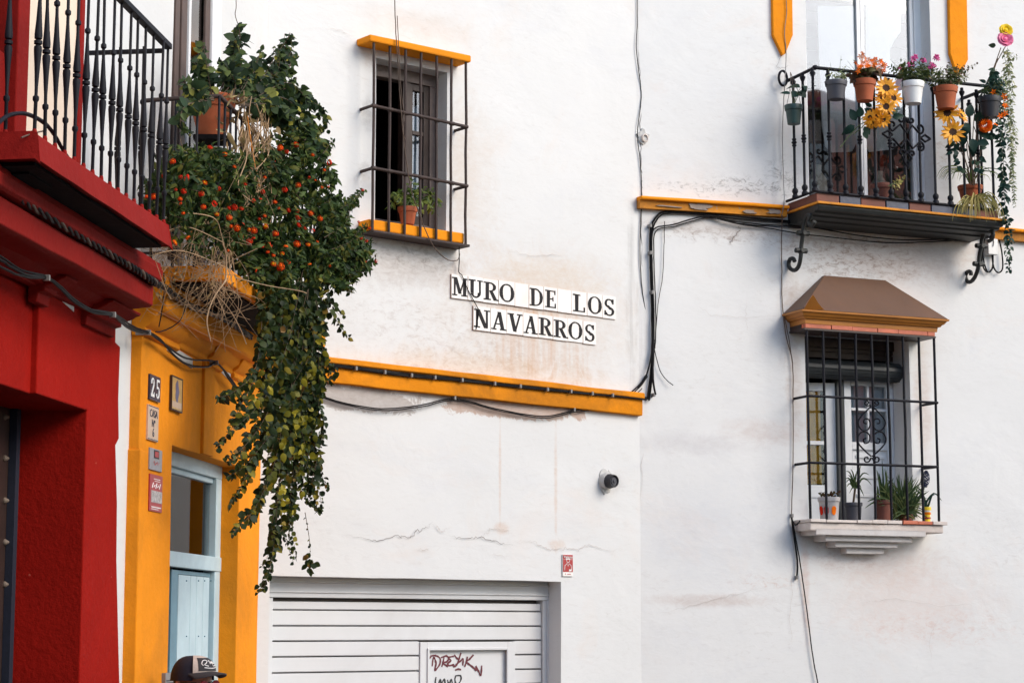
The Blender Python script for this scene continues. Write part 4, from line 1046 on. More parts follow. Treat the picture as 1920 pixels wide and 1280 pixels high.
# door deep in the portal, with studs
w = MB(); w.box(uF, uP + .02, .345, .42, -.1, zLin + .1)
dd = tR.part('door', w, M['wood_dark'], bevel=.004)
w = MB(); w.box(FC.u(17, 1000, -.33), FC.u(24, 1000, -.33) , .31, .344, 0, zLin)
tR.part('door_post', w, M['cap_navy'], parent=dd)
me_st = MB().lathe([(.0, 0), (.014, .0), (.015, .005), (.010, .011), (.005, .020), (0, .023)], (0, 0, 0), 10).xform(Matrix.Rotation(R(90), 4, 'X')).mesh('stud', M['stud_iron'], 50)
for y in (781, 859, 938, 1016, 1095, 1174, 1255):
    q = FC.loc(8, y, -.345); tR.inst('stud', me_st, (q.x, .345, q.z), parent=dd)
q = FC.loc(8, 1255, -.345).z
while q > .25:
    q -= .17; tR.inst('stud', me_st, (FC.u(8, 1255, -.345), .345, q), parent=dd)
# cornice: cove, fascia, drip and upper band
w = MB()
w.extrude_x([(.05, zlo), (.025, zlo), (.01, zlo + .005), (.01, zlo + .012), (-.015, zlo + .016), (-.015, zlo + .024), (-.04, zlo + .030), (-.07, zlo + .044), (-.075, zf0 - .014), (-.165, zf0 - .013), (-.185, zf0 - .011), (-.20, zf0), (-.203, zf1 - .012), (-.19, zf1), (.05, zf1 + .004)], uF, uK, wob=.005)
cr_ = tR.part('cornice', w, M['red_trim'], bevel=.005, smooth=35)
w = MB(); w.extrude_x([(.05, zf1 + .005), (-.225, zf1 + .003), (-.240, zf1 + .012), (-.243, zf1 + .055), (-.236, zf1 + .060), (-.232, zs0_ + .004), (.05, zs0_ + .004)], uF, uK, wob=.005)
tR.part('upper_band', w, M['red_trim'], parent=cr_, bevel=.005)
for (p0, p1) in ((75, 97), (168, 221)):
    w = MB(); x0, x1 = FC.u(p0, 540, .0), FC.u(p1, 580, .0)
    w.extrude_x([(.05, zlo - .06), (.012, zlo - .06), (.008, zlo - .020), (-.02, zlo - .014), (-.02, zlo + .002), (-.03, zlo + .006), (-.055, zlo + .014), (-.075, zlo + .022), (-.085, zlo + .030), (-.105, zlo + .036), (-.110, zf0 - .0145), (.05, zf0 - .0145)], x0, x1)
    tR.part('corbel', w, M['red_trim'], parent=cr_, bevel=.004, smooth=35)
q0, q1 = FC.loc(93, 541, -.030), FC.loc(140, 576, -.030)
w = MB(); w.prism([(q0.x, q0.z), (q1.x, q1.z - .02), (q1.x, q1.z + .015), (q0.x, q0.z + .035)], .0325, .05)
tR.part('bare_patch', w, M['plaster_plain'])
# balcony
OR = .36
s0, s1 = FC.u(72, 300, .385), FC.u(321, 467, .385)
zs0_, zs1_ = FC.z(322, 467, .385), FC.z(308, 415, .37)
n_ = 24; w = MB()
prof = [(.0, zs0_ + .01), (-.375, zs0_ + .012), (-.388, zs0_), (-.372, zs1_ - .008), (-.360, zs1_), (0, zs1_)]
vs = []
for i in range(n_ + 1):
    x = s0 + (s1 - s0) * i / n_
    for (y, z) in prof:
        j = .006 * mnoise.noise(Vector((x * 5, y * 9, z * 9)))
        ex = (.012 if i == 0 else -.012) * (1 if z > zs1_ - .02 else 0) if i in (0, n_) else 0
        vs.append((x + ex + j * .5, y + j, z + j))
m_ = len(prof)
w.add(vs, [(i*m_+k, i*m_+(k+1) % m_, (i+1)*m_+(k+1) % m_, (i+1)*m_+k) for i in range(n_) for k in range(m_)] + [tuple(range(m_)), tuple(range(n_*m_+m_-1, n_*m_-1, -1))])
rb = tR.part('balcony', w, M['red_trim'], bevel=.004, smooth=30)
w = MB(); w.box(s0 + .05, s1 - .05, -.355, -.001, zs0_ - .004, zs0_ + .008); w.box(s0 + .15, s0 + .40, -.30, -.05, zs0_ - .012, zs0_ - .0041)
tR.part('soffit', w, M['shade_black'], parent=rb)  # underside painted as dark as its shade
zrl = FC.z(320, 92, OR)
u0b, u1b = FC.u(64.5, 250, OR), FC.u(310, 270, OR)
Hb = zrl - zs1_
def iron_baluster(name, H, mid, rb_=.0058, rm=.0142):
    a = mid
    pr = [(0, -.02), (rb_ * 1.15, -.02), (rb_ * 1.15, a - .215), (.0112, a - .208), (.0112, a - .196), (rb_, a - .19), (rb_ * 1.05, a - .16), (rm * .72, a - .08), (rm, a - .028), (rm * .95, a - .014), (rb_ * 1.2, a - .009), (rm * 1.02, a - .006), (rm * 1.02, a + .006), (rb_ * 1.2, a + .009), (rm * .95, a + .014), (rm, a + .028), (rm * .72, a + .08), (rb_ * 1.05, a + .16), (rb_, a + .19), (.0112, a + .196), (.0112, a + .208), (rb_, a + .215), (rb_, H), (0, H)]
    return MB().lathe(pr, (0, 0, 0), 10).mesh(name, M['iron'], 40)
me_b = iron_baluster('baluster', Hb, FC.z(309, 276, OR) - zs1_)
me_sock = MB().lathe([(.010, -.01), (.0095, .002), (.0075, .011), (.006, .013)], (0, 0, 0), 8).mesh('socket', M['red_trim'], 50)
for i in range(16):
    x = u0b + (u1b - u0b) * i / 15
    tR.inst('baluster', me_b, (x, -OR, zs1_ + rnd.uniform(-.006, .004)), parent=rb, rot=(rnd.gauss(0, .006), rnd.gauss(0, .008), 0))
    tR.inst('socket', me_sock, (x, -OR, zs1_), parent=rb)
for x in (u0b, u1b):
    for k_ in (1, 2, 3):
        if x == u1b and k_ > 2: continue
        tR.inst('baluster', me_b, (x, -OR + .105 * k_, zs1_), parent=rb)
        tR.inst('socket', me_sock, (x, -OR + .105 * k_, zs1_), parent=rb)
w = MB(); w.box(u0b - .018, u1b + .018, -OR - .016, -OR + .016, zrl - .012, zrl + .012); w.box(u0b - .016, u0b + .016, -OR + .016, .02, zrl - .012, zrl + .011); w.box(u1b - .010, u1b + .012, -OR + .016, .02, zrl - .030, zrl - .012)
tR.part('handrail', w, M['iron'], parent=rb, bevel=.003)
w = MB(); w.tube(sm([FC.loc(x, y, .30) for x, y in ((-30, 262), (0, 228), (22, 215), (50, 214), (82, 230), (102, 253), (120, 285), (134, 305))], 5), .008, 6)
tR.part('hoop', w, M['iron'], parent=rb, smooth=60)
w = MB(); w.tube(sm([FC.loc(x, y, .345) for x, y in ((40, 258), (62, 250), (86, 245))], 4), .003, 5)
tR.part('tie_wire', w, M['wire_brown'], parent=rb)
# upper front
uc = FC.u(140, 150, 0); ud = FC.u(48, 150, 0)
w = wall_mesh(MB(), uF, uc, zb1 + .005, 7.2, 0.0, .30, [(uF + .5, ud, zb1 + .02, 6.4)])
tR.part('upper_wall', w, M['cream_plaster'], smooth=30)
w = MB(); w.box(uc + .002, FC.u(156, 150, .02), -.022, .3, zb1 + .005, 7.2)
tR.part('pilaster', w, M['red_trim'], bevel=.006)
w = MB(); w.box(ud - .13, ud - .002, -.012, .12, zb1, 6.4); w.box(ud - 1.5, ud - .131, .03, .12, zb1, 4.02)
bd_ = tR.part('balcony_door', w, M['red_trim'], bevel=.006)
w = MB(); w.box(ud - 1.5, ud - .14, .022, .0299, 3.66, 3.70).box(ud - .26, ud - .22, .018, .0298, 3.55, 4.0)
tR.part('panel_moulding', w, M['red_trim'], parent=bd_, bevel=.004)
w = MB(); w.box(ud - 1.5, ud - .131, .07, .075, 4.02, 6.4); tR.part('pane', w, M['glass_mirror'], parent=bd_)
w = MB(); w.box(ud - 1.5, ud - .131, .12, .125, 4.02, 6.4); tR.part('curtain_or_reflection', w, M['cloth_sky_white'], parent=bd_)
w = MB(); w.box(uF, FC.u(156, 150, .02), 2.0, 2.1, 0, 7.2); w.box(uF, FC.u(156, 150, .02), 0, 2.1, 7.2, 7.3)
tR.part('roof', w, M['plaster_plain'])

# ------------------------------------------------------------------ yellow house
tY = Thing('yellow_house', 'ochre yellow house with pale blue door and plants spilling from its balcony', 'house', FC, (uY + 1.0, 0, 0))
uD0, uD1 = FC.u(320.5, 1000, 0), FC.u(447, 1000, 0)
zD = FC.z(320, 833, 0)
yf0, yf1 = FC.z(310, 577, .115), FC.z(310, 513, .115)
ylo = FC.z(271, 627, .02)
w = wall_mesh(MB(), uY, 0.02, -.2, yf0 + .02, 0.0, .30, [(uD0, uD1, -.3, zD)], edge=.004)
tY.part('wall', w, M['albero'], smooth=30, bevel=.004)
w = MB(); w.box(uY - .012, uY + .07, -.010, .06, -.1, FC.z(262, 842, 0)); tY.part('pilaster', w, M['albero'], bevel=.006)
w = MB(); w.box(FC.u(384, 700, .012), FC.u(403, 700, .012), -.014, .02, zD + .004, ylo + .02); tY.part('pilaster', w, M['albero'], bevel=.004)
w = MB()
w.extrude_x([(.05, ylo + .02), (-.004, ylo + .02), (-.012, ylo + .03), (-.012, ylo + .05), (-.045, ylo + .075), (-.06, yf0 - .02), (-.10, yf0 - .016), (-.115, yf0), (-.115, yf1 - .014), (-.10, yf1), (.05, yf1 + .012)], uY - .002, -.01, wob=.004)
yc = tY.part('cornice', w, M['albero'], bevel=.005, smooth=35)
for (p0, p1) in ((266, 330), (386, 412), (434, 452)):
    x0, x1 = FC.u(p0, 620, .0), FC.u(p1, 640, .0)
    if p0 == 266: x0 = uY - .012
    w = MB(); w.extrude_x([(.05, ylo), (-.006, ylo), (-.022, ylo + .008), (-.022, ylo + .030), (-.014, ylo + .036), (-.04, ylo + .052), (-.062, ylo + .085), (-.075, yf0 - .019), (.05, yf0 - .019)], x0, x1)
    tY.part('corbel', w, M['albero'], parent=yc, bevel=.004, smooth=35)
for (a, b, c, d) in ((315, 652, 361, 683), (406, 683, 432, 708)):
    q0, q1 = FC.loc(a, b, .004), FC.loc(c, d, .004)
    w = MB(); w.prism([(q0.x, q0.z - .012), (q1.x, q1.z - .02), (q1.x, q1.z + .03), (q0.x, q0.z + .022)], -.005, .01)
    tY.part('bare_patch', w, M['plaster_plain'], parent=yc)
# balcony
OY = .36
by0 = FC.u(421, 510, .38); bz0, bz1 = FC.z(421, 526, .38), FC.z(421, 497, .38)
w = MB(); w.extrude_x([(0, bz0 + .004), (-.36, bz0 + .004), (-.38, bz0), (-.384, bz1 - .006), (-.37, bz1), (0, bz1)], by0, -.02, wob=.005)
yb = tY.part('balcony', w, M['albero'], bevel=.006)
w = MB(); w.box(by0 + .04, -.04, -.34, -.001, bz0 - .006, bz0 + .002); tY.part('soffit', w, M['shade_black'], parent=yb)  # shade below the ledge painted in as black
zry = FC.z(410, 179, OY); uc0 = FC.u(410, 250, OY)
me_y = iron_baluster('baluster', zry - bz1, .32, .0062, .0105)
w = MB(); w.tube([(uc0, .01, zry - .012), (uc0, -OY + .16, zry - .004), (uc0, -OY, zry), (-.06, -OY, zry), (-.06, .01, zry)], .011, 8)
w.tube([(uc0, .01, bz1 + .05), (uc0, -OY, bz1 + .05), (-.06, -OY, bz1 + .05)], .007, 6)
tY.part('handrail', w, M['iron_brown'], parent=yb, smooth=50)
for k_ in range(4): tY.inst('baluster', me_y, (uc0, -OY + .105 * k_, bz1), parent=yb)
nb = int((-.06 - uc0) / .11)
for i in range(1, nb + 1): tY.inst('baluster', me_y, (uc0 + (-.06 - uc0) * i / nb, -OY, bz1), parent=yb)
# upper front with tall window
w0, w1 = FC.u(322, 150, 0), FC.u(393, 150, 0)
w = wall_mesh(MB(), FC.u(156, 150, .02) + .002, 0.0, yf1 + .013, 7.2, 0.0, .30, [(w0, w1, bz1 + .1, 6.6)])
tY.part('upper_wall', w, M['plaster_plain'], smooth=30)
w = MB()
for (a, b) in ((325, 333), (337, 347), (382, 391.5)):
    w.box(FC.u(a, 150, -.01), FC.u(b, 150, -.01), .004, .020, bz1 + .1, 6.6)
yw = tY.part('window', w, M['wood_brown'], bevel=.004)
w = MB(); w.box(FC.u(346, 150, -.03), FC.u(384, 150, -.03), .010, .022, 4.62, 4.67).box(FC.u(352, 150, -.01), FC.u(356, 150, -.01), .009, .022, bz1 + .1, 6.6); tY.part('muntin', w, M['white_paint'], parent=yw)
w = MB(); w.box(w0, w1, .024, .028, bz1 + .1, 6.6); tY.part('pane', w, M['glass_mirror'], parent=yw)
w = MB(); w.box(w0, w1, .10, .11, bz1 + .1, 6.6); tY.part('curtain_or_reflection', w, M['cloth_blue'], parent=yw)
w = MB(); w.box(w1 + .002, FC.u(414, 150, .012), -.012, .02, bz1 + .02, 7.0); tY.part('window_surround', w, M['white_paint'], parent=yw, bevel=.004)
w = MB(); w.box(FC.u(156, 150, .02), 0, 2.0, 2.1, 0, 7.2); w.box(FC.u(156, 150, .02) + .01, 0, 0, 2.1, 7.2, 7.3)
tY.part('roof', w, M['plaster_plain'])
# door: blue frame, glazed transom, plank leaf standing ajar
yD_ = .10
C = lambda px, py=1000, y=yD_: FC.u(px, py, -y)
ztr0, ztr1, zg0, zg1 = FC.z(410, 1071, -yD_), FC.z(400, 1043, -yD_), FC.z(400, 1043, -yD_), FC.z(322, 872, -yD_)
dl = uD0 - .02
w = MB(); w.box(dl, uD1 + .02, yD_, yD_ + .07, zg1, zD + .02); w.box(dl, uD1 + .02, yD_ - .006, yD_ + .07, ztr0, ztr1); w.box(C(405), uD1 + .02, yD_ + .001, yD_ + .07, 0, zg1); w.box(dl, C(302), yD_ + .001, yD_ + .07, 0, zg1)
w.box(dl, C(405), yD_ + .022, yD_ + .06, zg1 - .03, zg1 - .001)
yd_ = tY.part('door', w, M['blue_paint'], bevel=.004)
w = MB(); w.box(dl, C(405), yD_ + .04, yD_ + .045, ztr1, zg1); tY.part('transom_pane', w, M['glass_soft'], parent=yd_)
w = MB(); w.box(dl, C(382, 950, .2), .19, .20, ztr1, zg1); tY.part('transom_reflection', w, M['lilac_grey'], parent=yd_)  # grey sheet imitates the white wall reflected in the transom
w = MB(); w.box(uD1 - .012, uD1 + .02, yD_ + .072, .31, 0, zD); tY.part('jamb_lining', w, M['blind_dark'], parent=yd_)
pl = [344.5, 367, 378.5, 390.5, 402]
for a, b in zip(pl, pl[1:]):
    w = MB(); w.box(C(a) + .003, C(b) - .003, yD_ + .022, yD_ + .05, .02, ztr0 - .035)
    tY.part('plank', w, M['blue_paint'], parent=yd_, bevel=.003)
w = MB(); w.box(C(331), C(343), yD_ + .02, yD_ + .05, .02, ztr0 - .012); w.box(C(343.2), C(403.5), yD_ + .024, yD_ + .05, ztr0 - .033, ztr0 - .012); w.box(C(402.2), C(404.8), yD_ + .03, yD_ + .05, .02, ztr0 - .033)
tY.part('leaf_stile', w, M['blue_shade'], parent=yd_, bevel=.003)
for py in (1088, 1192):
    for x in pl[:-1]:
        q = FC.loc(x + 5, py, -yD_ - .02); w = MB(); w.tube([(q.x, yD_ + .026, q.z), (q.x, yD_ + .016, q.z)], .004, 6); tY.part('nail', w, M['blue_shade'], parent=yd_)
w = MB(); w.box(C(321.5), C(324), yD_ + .03, yD_ + .05, FC.z(323, 1150, -yD_), FC.z(323, 1135, -yD_)); tY.part('strike_plate', w, M['steel'], parent=yd_)
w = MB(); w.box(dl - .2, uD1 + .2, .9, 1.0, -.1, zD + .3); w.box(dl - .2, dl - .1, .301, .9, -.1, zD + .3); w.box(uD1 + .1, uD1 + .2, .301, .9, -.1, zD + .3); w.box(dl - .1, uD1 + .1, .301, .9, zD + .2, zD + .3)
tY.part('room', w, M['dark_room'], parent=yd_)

# ------------------------------------------------------------------ signs and plates
def plate(name, label, cat, fr, px0, py0, px1, py1, off, th, mat, group=None):
    """flat plate whose upper left and lower right corners sit at the two pixels"""
    a, b = fr.loc(px0, py0, off + th), fr.loc(px1, py1, off + th)
    t_ = Thing(name, label, cat, fr, (a.x, -off, b.z), group)
    t_.x0, t_.x1, t_.z0, t_.z1, t_.yf = a.x, b.x, b.z, a.z, -off - th
    t_.part('plate', MB().box(a.x, b.x, -off - th, -off + .004, b.z, a.z), M[mat], bevel=.0015)
    return t_
def glyphs(t_, ch, x0, z0, wd, ht, yf, mat, name='letter'):
    polys, W = glyph(ch); mb = MB()
    for i, p in enumerate(polys):
        mb.prism([(x0 + wd * x / W, z0 + ht * z) for x, z in p], yf - .0012 - .00006 * i, yf + .0005)
    return t_.part(name, mb, M[mat])
def words(t_, s, x, z, size, sx, mat, name='lettering'):
    me = text_mesh(name, s, size, mat)
    o = t_.inst(name, me, (x, t_.yf - .0012, z), rot=(R(90), 0, 0), scale=(sx, 1, 1))
    return o
# street name: one tile for each letter
def tilerow(text, bounds, tl, tr, bl, br, label):
    X = [FA.u(820 + b / 5.333, 570, .012) for b in bounds]
    p = [FA.loc(*q, .012) for q in (tl, tr, bl, br)]
    zt = lambda x: p[0].z + (p[1].z - p[0].z) * (x - p[0].x) / (p[1].x - p[0].x)
    zb = lambda x: p[2].z + (p[3].z - p[2].z) * (x - p[2].x) / (p[3].x - p[2].x)
    t_ = Thing('street_name_sign', label, 'sign', FA, (X[0], 0, zb(X[0])), 'rows of street name tiles')
    for i, ch in enumerate(text):
        x0, x1 = X[i] + .0012, X[i+1] - .0012
        y = -.011 - rnd.uniform(0, .003); dz = rnd.gauss(0, .0008)
        w = MB(); w.add([(x0, y, zb(x0) + dz), (x1, y, zb(x1) + dz), (x1, .01, zb(x1) + dz), (x0, .01, zb(x0) + dz), (x0, y, zt(x0) + dz), (x1, y, zt(x1) + dz), (x1, .01, zt(x1) + dz), (x0, .01, zt(x0) + dz)], [(0,3,2,1),(4,5,6,7),(0,1,5,4),(1,2,6,5),(2,3,7,6),(3,0,4,7)])
        w.m = [0, 0, 0, 0, 0, 0]; w.m[0] = w.m[3] = w.m[5] = w.m[1] = 1
        tl_ = t_.part('tile', w, [M['tile_glaze'], M['tile_edge']], bevel=.0012)
        if ch == ' ': continue
        mb = MB(); polys, W = glyph(ch); ht = (zt(x0) - zb(x0)) * .76; wd = (x1 - x0) * min(.94, .90 * W / .72); xs = x0 + ((x1 - x0) - wd) / 2
        for k_, pp in enumerate(polys):
            mb.prism([(xs + wd * x / W + rnd.gauss(0, .0006), zb(xs + wd * x / W) + dz + (zt(x0) - zb(x0)) * .12 + ht * z + rnd.gauss(0, .0006)) for x, z in pp], y - .0012 - .00006 * k_, y + .001)
        t_.part('letter', mb, M['tile_black'], parent=tl_)
tilerow('MURO DE LOS', [140, 305, 457, 612, 775, 915, 1063, 1203, 1340, 1497, 1650, 1785], (843.5, 512.5), (1154.7, 556.6), (844, 557.5), (1154.5, 598.7), 'upper row of street name tiles reading MURO DE LOS')
tilerow('NAVARROS', [360, 532, 695, 857, 1007, 1155, 1303, 1455, 1585], (886, 572.5), (1117, 604), (886, 617.5), (1117, 646), 'lower row of street name tiles reading NAVARROS')
# number 25
t_ = plate('house_number', 'dark blue tile pair with white number 25 on yellow wall', 'number sign', FC, 282, 700, 300.5, 755, 0, .010, 'number_blue')
mw = (t_.x1 - t_.x0) / 2
t_.part('joint', MB().box(t_.x0 + mw - .0012, t_.x0 + mw + .0012, t_.yf - .0002, t_.yf + .001, t_.z0, t_.z1), M['soil'])
for i, ch in enumerate('25'):
    glyphs(t_, ch, t_.x0 + mw * (i + .16), t_.z0 + (t_.z1 - t_.z0) * .12, mw * .66, (t_.z1 - t_.z0) * .76, t_.yf, 'number_white', 'digit')
t_ = plate('house_plaque', 'tan plaque reading CASA No 6 below the number tiles', 'plaque', FC, 278.5, 757, 296.5, 829, 0, .008, 'plaque_tan')
cx_, hh = (t_.x0 + t_.x1) / 2, t_.z1 - t_.z0
for s_, f, sz in (('CASA', .76, .052), ('Nº', .48, .05), ('6', .22, .06)): words(t_, s_, cx_, t_.z0 + hh * f, sz, 1.0, 'number_blue')
t_.part('border', MB().box(t_.x0 + .004, t_.x1 - .004, t_.yf - .001, t_.yf, t_.z0 + .003, t_.z0 + .007).box(t_.x0 + .004, t_.x1 - .004, t_.yf - .001, t_.yf, t_.z1 - .007, t_.z1 - .003), M['number_blue'])
t_ = plate('tile_plaque', 'yellow glazed tile plaque with blue figure above the door', 'plaque', FC, 323, 704, 341, 773, 0, .010, 'plaque_yellow')
cx_, hh = (t_.x0 + t_.x1) / 2, t_.z1 - t_.z0
w = MB(); w.prism([(cx_ + .03 * math.cos(a) * (1 + .25 * math.cos(5 * a)), t_.z0 + hh * .58 + .055 * math.sin(a)) for a in [R(20 * i) for i in range(18)]], t_.yf - .001, t_.yf)
t_.part('figure', w, M['plaque_blue'])
w = MB(); x0, x1 = t_.x0, t_.x1
w.box(x0 - .004, x0 + .003, t_.yf - .002, 0, t_.z0 - .004, t_.z1 + .004).box(x1 - .003, x1 + .004, t_.yf - .002, 0, t_.z0 - .004, t_.z1 + .004).box(x0 + .003, x1 - .003, t_.yf - .002, 0, t_.z0 - .004, t_.z0 + .003).box(x0 + .003, x1 - .003, t_.yf - .002, 0, t_.z1 - .003, t_.z1 + .004)
t_.part('rim', w, M['wood_dark'])
t_.part('caption', MB().box(x0 + .012, x1 - .012, t_.yf - .0008, t_.yf, t_.z0 + .012, t_.z0 + hh * .26), M['plaque_tan'])
t_ = plate('alarm_plate', 'grey metal plate with small red square and red scrawl', 'plate', FC, 281.5, 838, 303.5, 885, 0, .006, 'plaque_steel')
hh = t_.z1 - t_.z0; ww = t_.x1 - t_.x0
t_.part('emblem', MB().box(t_.x0 + ww * .38, t_.x0 + ww * .68, t_.yf - .002, t_.yf, t_.z0 + hh * .62, t_.z0 + hh * .88), M['sign_red'])
t_.part('frame', MB().box(t_.x0 + ww * .32, t_.x0 + ww * .74, t_.yf - .0008, t_.yf, t_.z0 + hh * .56, t_.z0 + hh * .94), M['plastic_black'])
w = MB(); P = [Vector((t_.x0 + ww * a, t_.yf, t_.z0 + hh * b)) for a, b in ((.2, .2), (.35, .42), (.4, .25), (.6, .40), (.62, .28), (.85, .48))]
ribbon(w, sm(P, 4), .008, (0, -1, 0)); t_.part('scrawl', w, M['sign_red'])
t_ = plate('advert_sign', 'narrow red advertising sign with pale photo on yellow pillar', 'sign', FC, 281.5, 887, 303.5, 961, 0, .006, 'sign_red')
hh = t_.z1 - t_.z0; ww = t_.x1 - t_.x0
t_.part('photo', MB().box(t_.x0 + ww * .12, t_.x1 - ww * .03, t_.yf - .001, t_.yf, t_.z0 + hh * .24, t_.z0 + hh * .56), M['sign_photo'])
w = MB()
for i in range(5): w.tube([(t_.x0 + ww * (.15 + .14 * i), t_.yf - .001, t_.z0 + hh * (.62 + .03 * (i % 2))), (t_.x0 + ww * (.25 + .14 * i), t_.yf - .001, t_.z0 + hh * (.72 + .05 * ((i + 1) % 2)))], .003, 4)
w.box(t_.x0 + ww * .3, t_.x0 + ww * .8, t_.yf - .001, t_.yf, t_.z0 + hh * .87, t_.z0 + hh * .89).box(t_.x0 + ww * .35, t_.x0 + ww * .8, t_.yf - .001, t_.yf, t_.z0 + hh * .82, t_.z0 + hh * .835).box(t_.x0 + ww * .15, t_.x0 + ww * .9, t_.yf - .001, t_.yf, t_.z0 + hh * .10, t_.z0 + hh * .13).box(t_.x0 + ww * .15, t_.x0 + ww * .7, t_.yf - .001, t_.yf, t_.z0 + hh * .05, t_.z0 + hh * .07)
t_.part('print', w, M['sign_white'])
# alarm sticker beside the garage
t_ = plate('alarm_sticker', 'small red and white alarm notice above the garage corner', 'sticker', FA, 1055, 1038.5, 1074.5, 1080, .008, .003, 'sign_white')
hh = t_.z1 - t_.z0; ww = t_.x1 - t_.x0; cx_ = (t_.x0 + t_.x1) / 2
t_.part('field', MB().box(t_.x0 + .002, t_.x1 - .002, t_.yf - .001, t_.yf, t_.z0 + hh * .20, t_.z1 - .002), M['sign_red'])
o = words(t_, 'Vigilante', cx_, t_.z1 - hh * .12, ww * .26, .95, 'sign_white'); o.location.y -= .0015
w = MB(); yy = t_.yf - .0015; zc_ = t_.z0 + hh * .56
w.tube([(cx_ + .012 * math.cos(R(a)), yy, zc_ + .022 + .013 * math.sin(R(a))) for a in range(0, 361, 30)], .0022, 5)
w.tube([(cx_ - .03, yy, zc_ - .04), (cx_ - .026, yy, zc_ - .01), (cx_ - .008, yy, zc_ + .004), (cx_, yy, zc_ - .014), (cx_ + .008, yy, zc_ + .004), (cx_ + .026, yy, zc_ - .01), (cx_ + .03, yy, zc_ - .04)], .0022, 5)
w.box(cx_ - .018, cx_ + .018, yy - .001, yy + .0005, zc_ + .030, zc_ + .036).box(cx_ + .008, cx_ + .028, yy - .001, yy + .0005, zc_ - .046, zc_ - .034).box(t_.x0 + .006, t_.x1 - .006, yy, yy + .0005, t_.z1 - hh * .235, t_.z1 - hh * .225)
t_.part('guard_figure', w, M['sign_white'])
t_.part('print', MB().box(cx_ - .025, cx_ - .018, yy, t_.yf, t_.z0 + .012, t_.z0 + .018).box(cx_ - .005, cx_ + .024, yy, t_.yf, t_.z0 + .012, t_.z0 + .016), M['sign_red'])
# door bell panel
t_ = plate('intercom', 'grey metal intercom panel on the yellow pillar beside the door', 'intercom', FC, 311, 1261, 326, 1345, 0, .020, 'steel')
w = MB()
for i in range(5): w.box(t_.x0 + .012, t_.x1 - .008, t_.yf - .001, t_.yf, t_.z1 - .04 - .012 * i, t_.z1 - .034 - .012 * i)
t_.part('speaker_slot', w, M['plastic_black'])
for i in range(3): t_.part('button', MB().tube([((t_.x0 + t_.x1) / 2, t_.yf + .001, t_.z0 + .03 + .03 * i), ((t_.x0 + t_.x1) / 2, t_.yf - .006, t_.z0 + .03 + .03 * i)], .008, 10), M['plastic_white'])
# ------------------------------------------------------------------ cables, lamp, junction box
def cable_thing(name, label, fr, strands, mat='cable', group=None, clips=None):
    p0 = fr.loc(*strands[0][0][0])
    t_ = Thing(name, label, 'cable', fr, (p0.x, p0.y, p0.z), group)
    for pts, r in strands: cable(t_, 'strand', fr, pts, r, mat, n=6, seg=6, jit=.0006)
    if clips:
        for (x, y, o) in clips:
            q = fr.loc(x, y, o); w = MB(); w.box(q.x - .007, q.x + .007, q.y - .012, 0 if o < .1 else q.y + .016, q.z - .012, q.z + .012); t_.part('clip', w, M['cable_grey'], bevel=.002)
    return t_
def off(pts, o, dy=0.0, dx=0.0): return [(p[0] + dx, p[1] + dy, (p[2] if len(p) > 2 else o)) for p in pts]
bandc = [(600, 681), (640, 686), (760, 702), (860, 711), (960, 722), (1060, 732), (1140, 739), (1190, 744), (1212, 747)]
cable_thing('cable_bundle', 'thick black cable bundle clipped along the ochre string course', FA, [(off(bandc, .058), .0062), (off(bandc, .060, 2.2), .0058), (off(bandc, .058, -2.2), .0048)],
            clips=[(x, y, .068) for x, y in ((667, 690.5), (721, 697.5), (771, 703.5), (815, 707.5), (866, 712.5), (927, 719), (975, 724), (1026, 730), (1070, 733.5), (1110, 737.5), (1148, 741))])
lo = [(590, 737), (640, 754), (715, 766), (790, 759), (852, 747), (930, 766), (1017, 780), (1076, 769), (1127, 762), (1170, 743), (1196, 724), (1212, 702)]
cable_thing('drooping_cable', 'pair of black cables drooping in two curves below the ochre band', FA, [(off(lo, .02), .0045), (off(lo, .028, 3.0, 2), .0038), ([(1110, 762, .03), (1150, 757, .03), (1182, 746, .03), (1204, 728, .02)], .003)], clips=[(852, 746, .028), (1076, 768, .028)])
vb_ = [(1214, 748), (1221, 690), (1223, 640), (1222.5, 580), (1220.5, 520), (1219, 470), (1220, 432), (1228, 410), (1245, 397), (1290, 397), (1340, 402), (1420, 410), (1500, 416), (1560, 424), (1700, 437), (1810, 440), (1920, 450)]
vc_ = [(1196, 728), (1212, 704), (1224, 650), (1226, 600), (1224, 540), (1222, 470), (1226, 430), (1262, 421), (1324, 405), (1370, 414), (1430, 421), (1500, 424)]
cable_thing('cable_bundle', 'black cable bundle rising beside the joint and bending along the ledge', FB, [(off(vb_, .016), .0072), (off(vb_, .022, 3, 3), .006), (off(vc_, .03), .0055), (off(vc_, .02, 3, 4)[2:], .004), ([(1226, 650, .02), (1236, 690, .02), (1248, 710, .02), (1262, 722, .03)], .003), ([(1225, 600, .03), (1224, 700, .03), (1229, 740, .04)], .007), ([(1246, 415, .02), (1245, 460, .015), (1242, 520, .015), (1234, 570, .015), (1228, 640, .02)], .0024),
                ([(1330, 405, .03), (1380, 419, .03), (1440, 428, .02), (1500, 438, .05), (1570, 446, .06), (1660, 455, .06), (1750, 453, .05), (1830, 447, .05)], .0045), ([(1520, 425, .06), (1600, 440, .06), (1680, 449, .06), (1760, 449, .06), (1835, 444, .05)], .005)],
            clips=[(1219.5, 423, .03), (1219.5, 474, .03), (1223, 548, .03), (1226, 740, .03)])
cable_thing('thin_wire', 'thin dark wire running down left of the canopy and window sill', FB, [([(1467, 404, .05), (1465.5, 450, .02), (1466, 520, .01), (1467, 570, .01), (1474, 630, .02), (1486, 680, .02), (1487, 760, .015), (1487, 860, .015), (1484, 965, .015)], .0034), ([(1470, 590, .02), (1480, 640, .02), (1487, 690, .02)], .0028)], 'wire_brown')
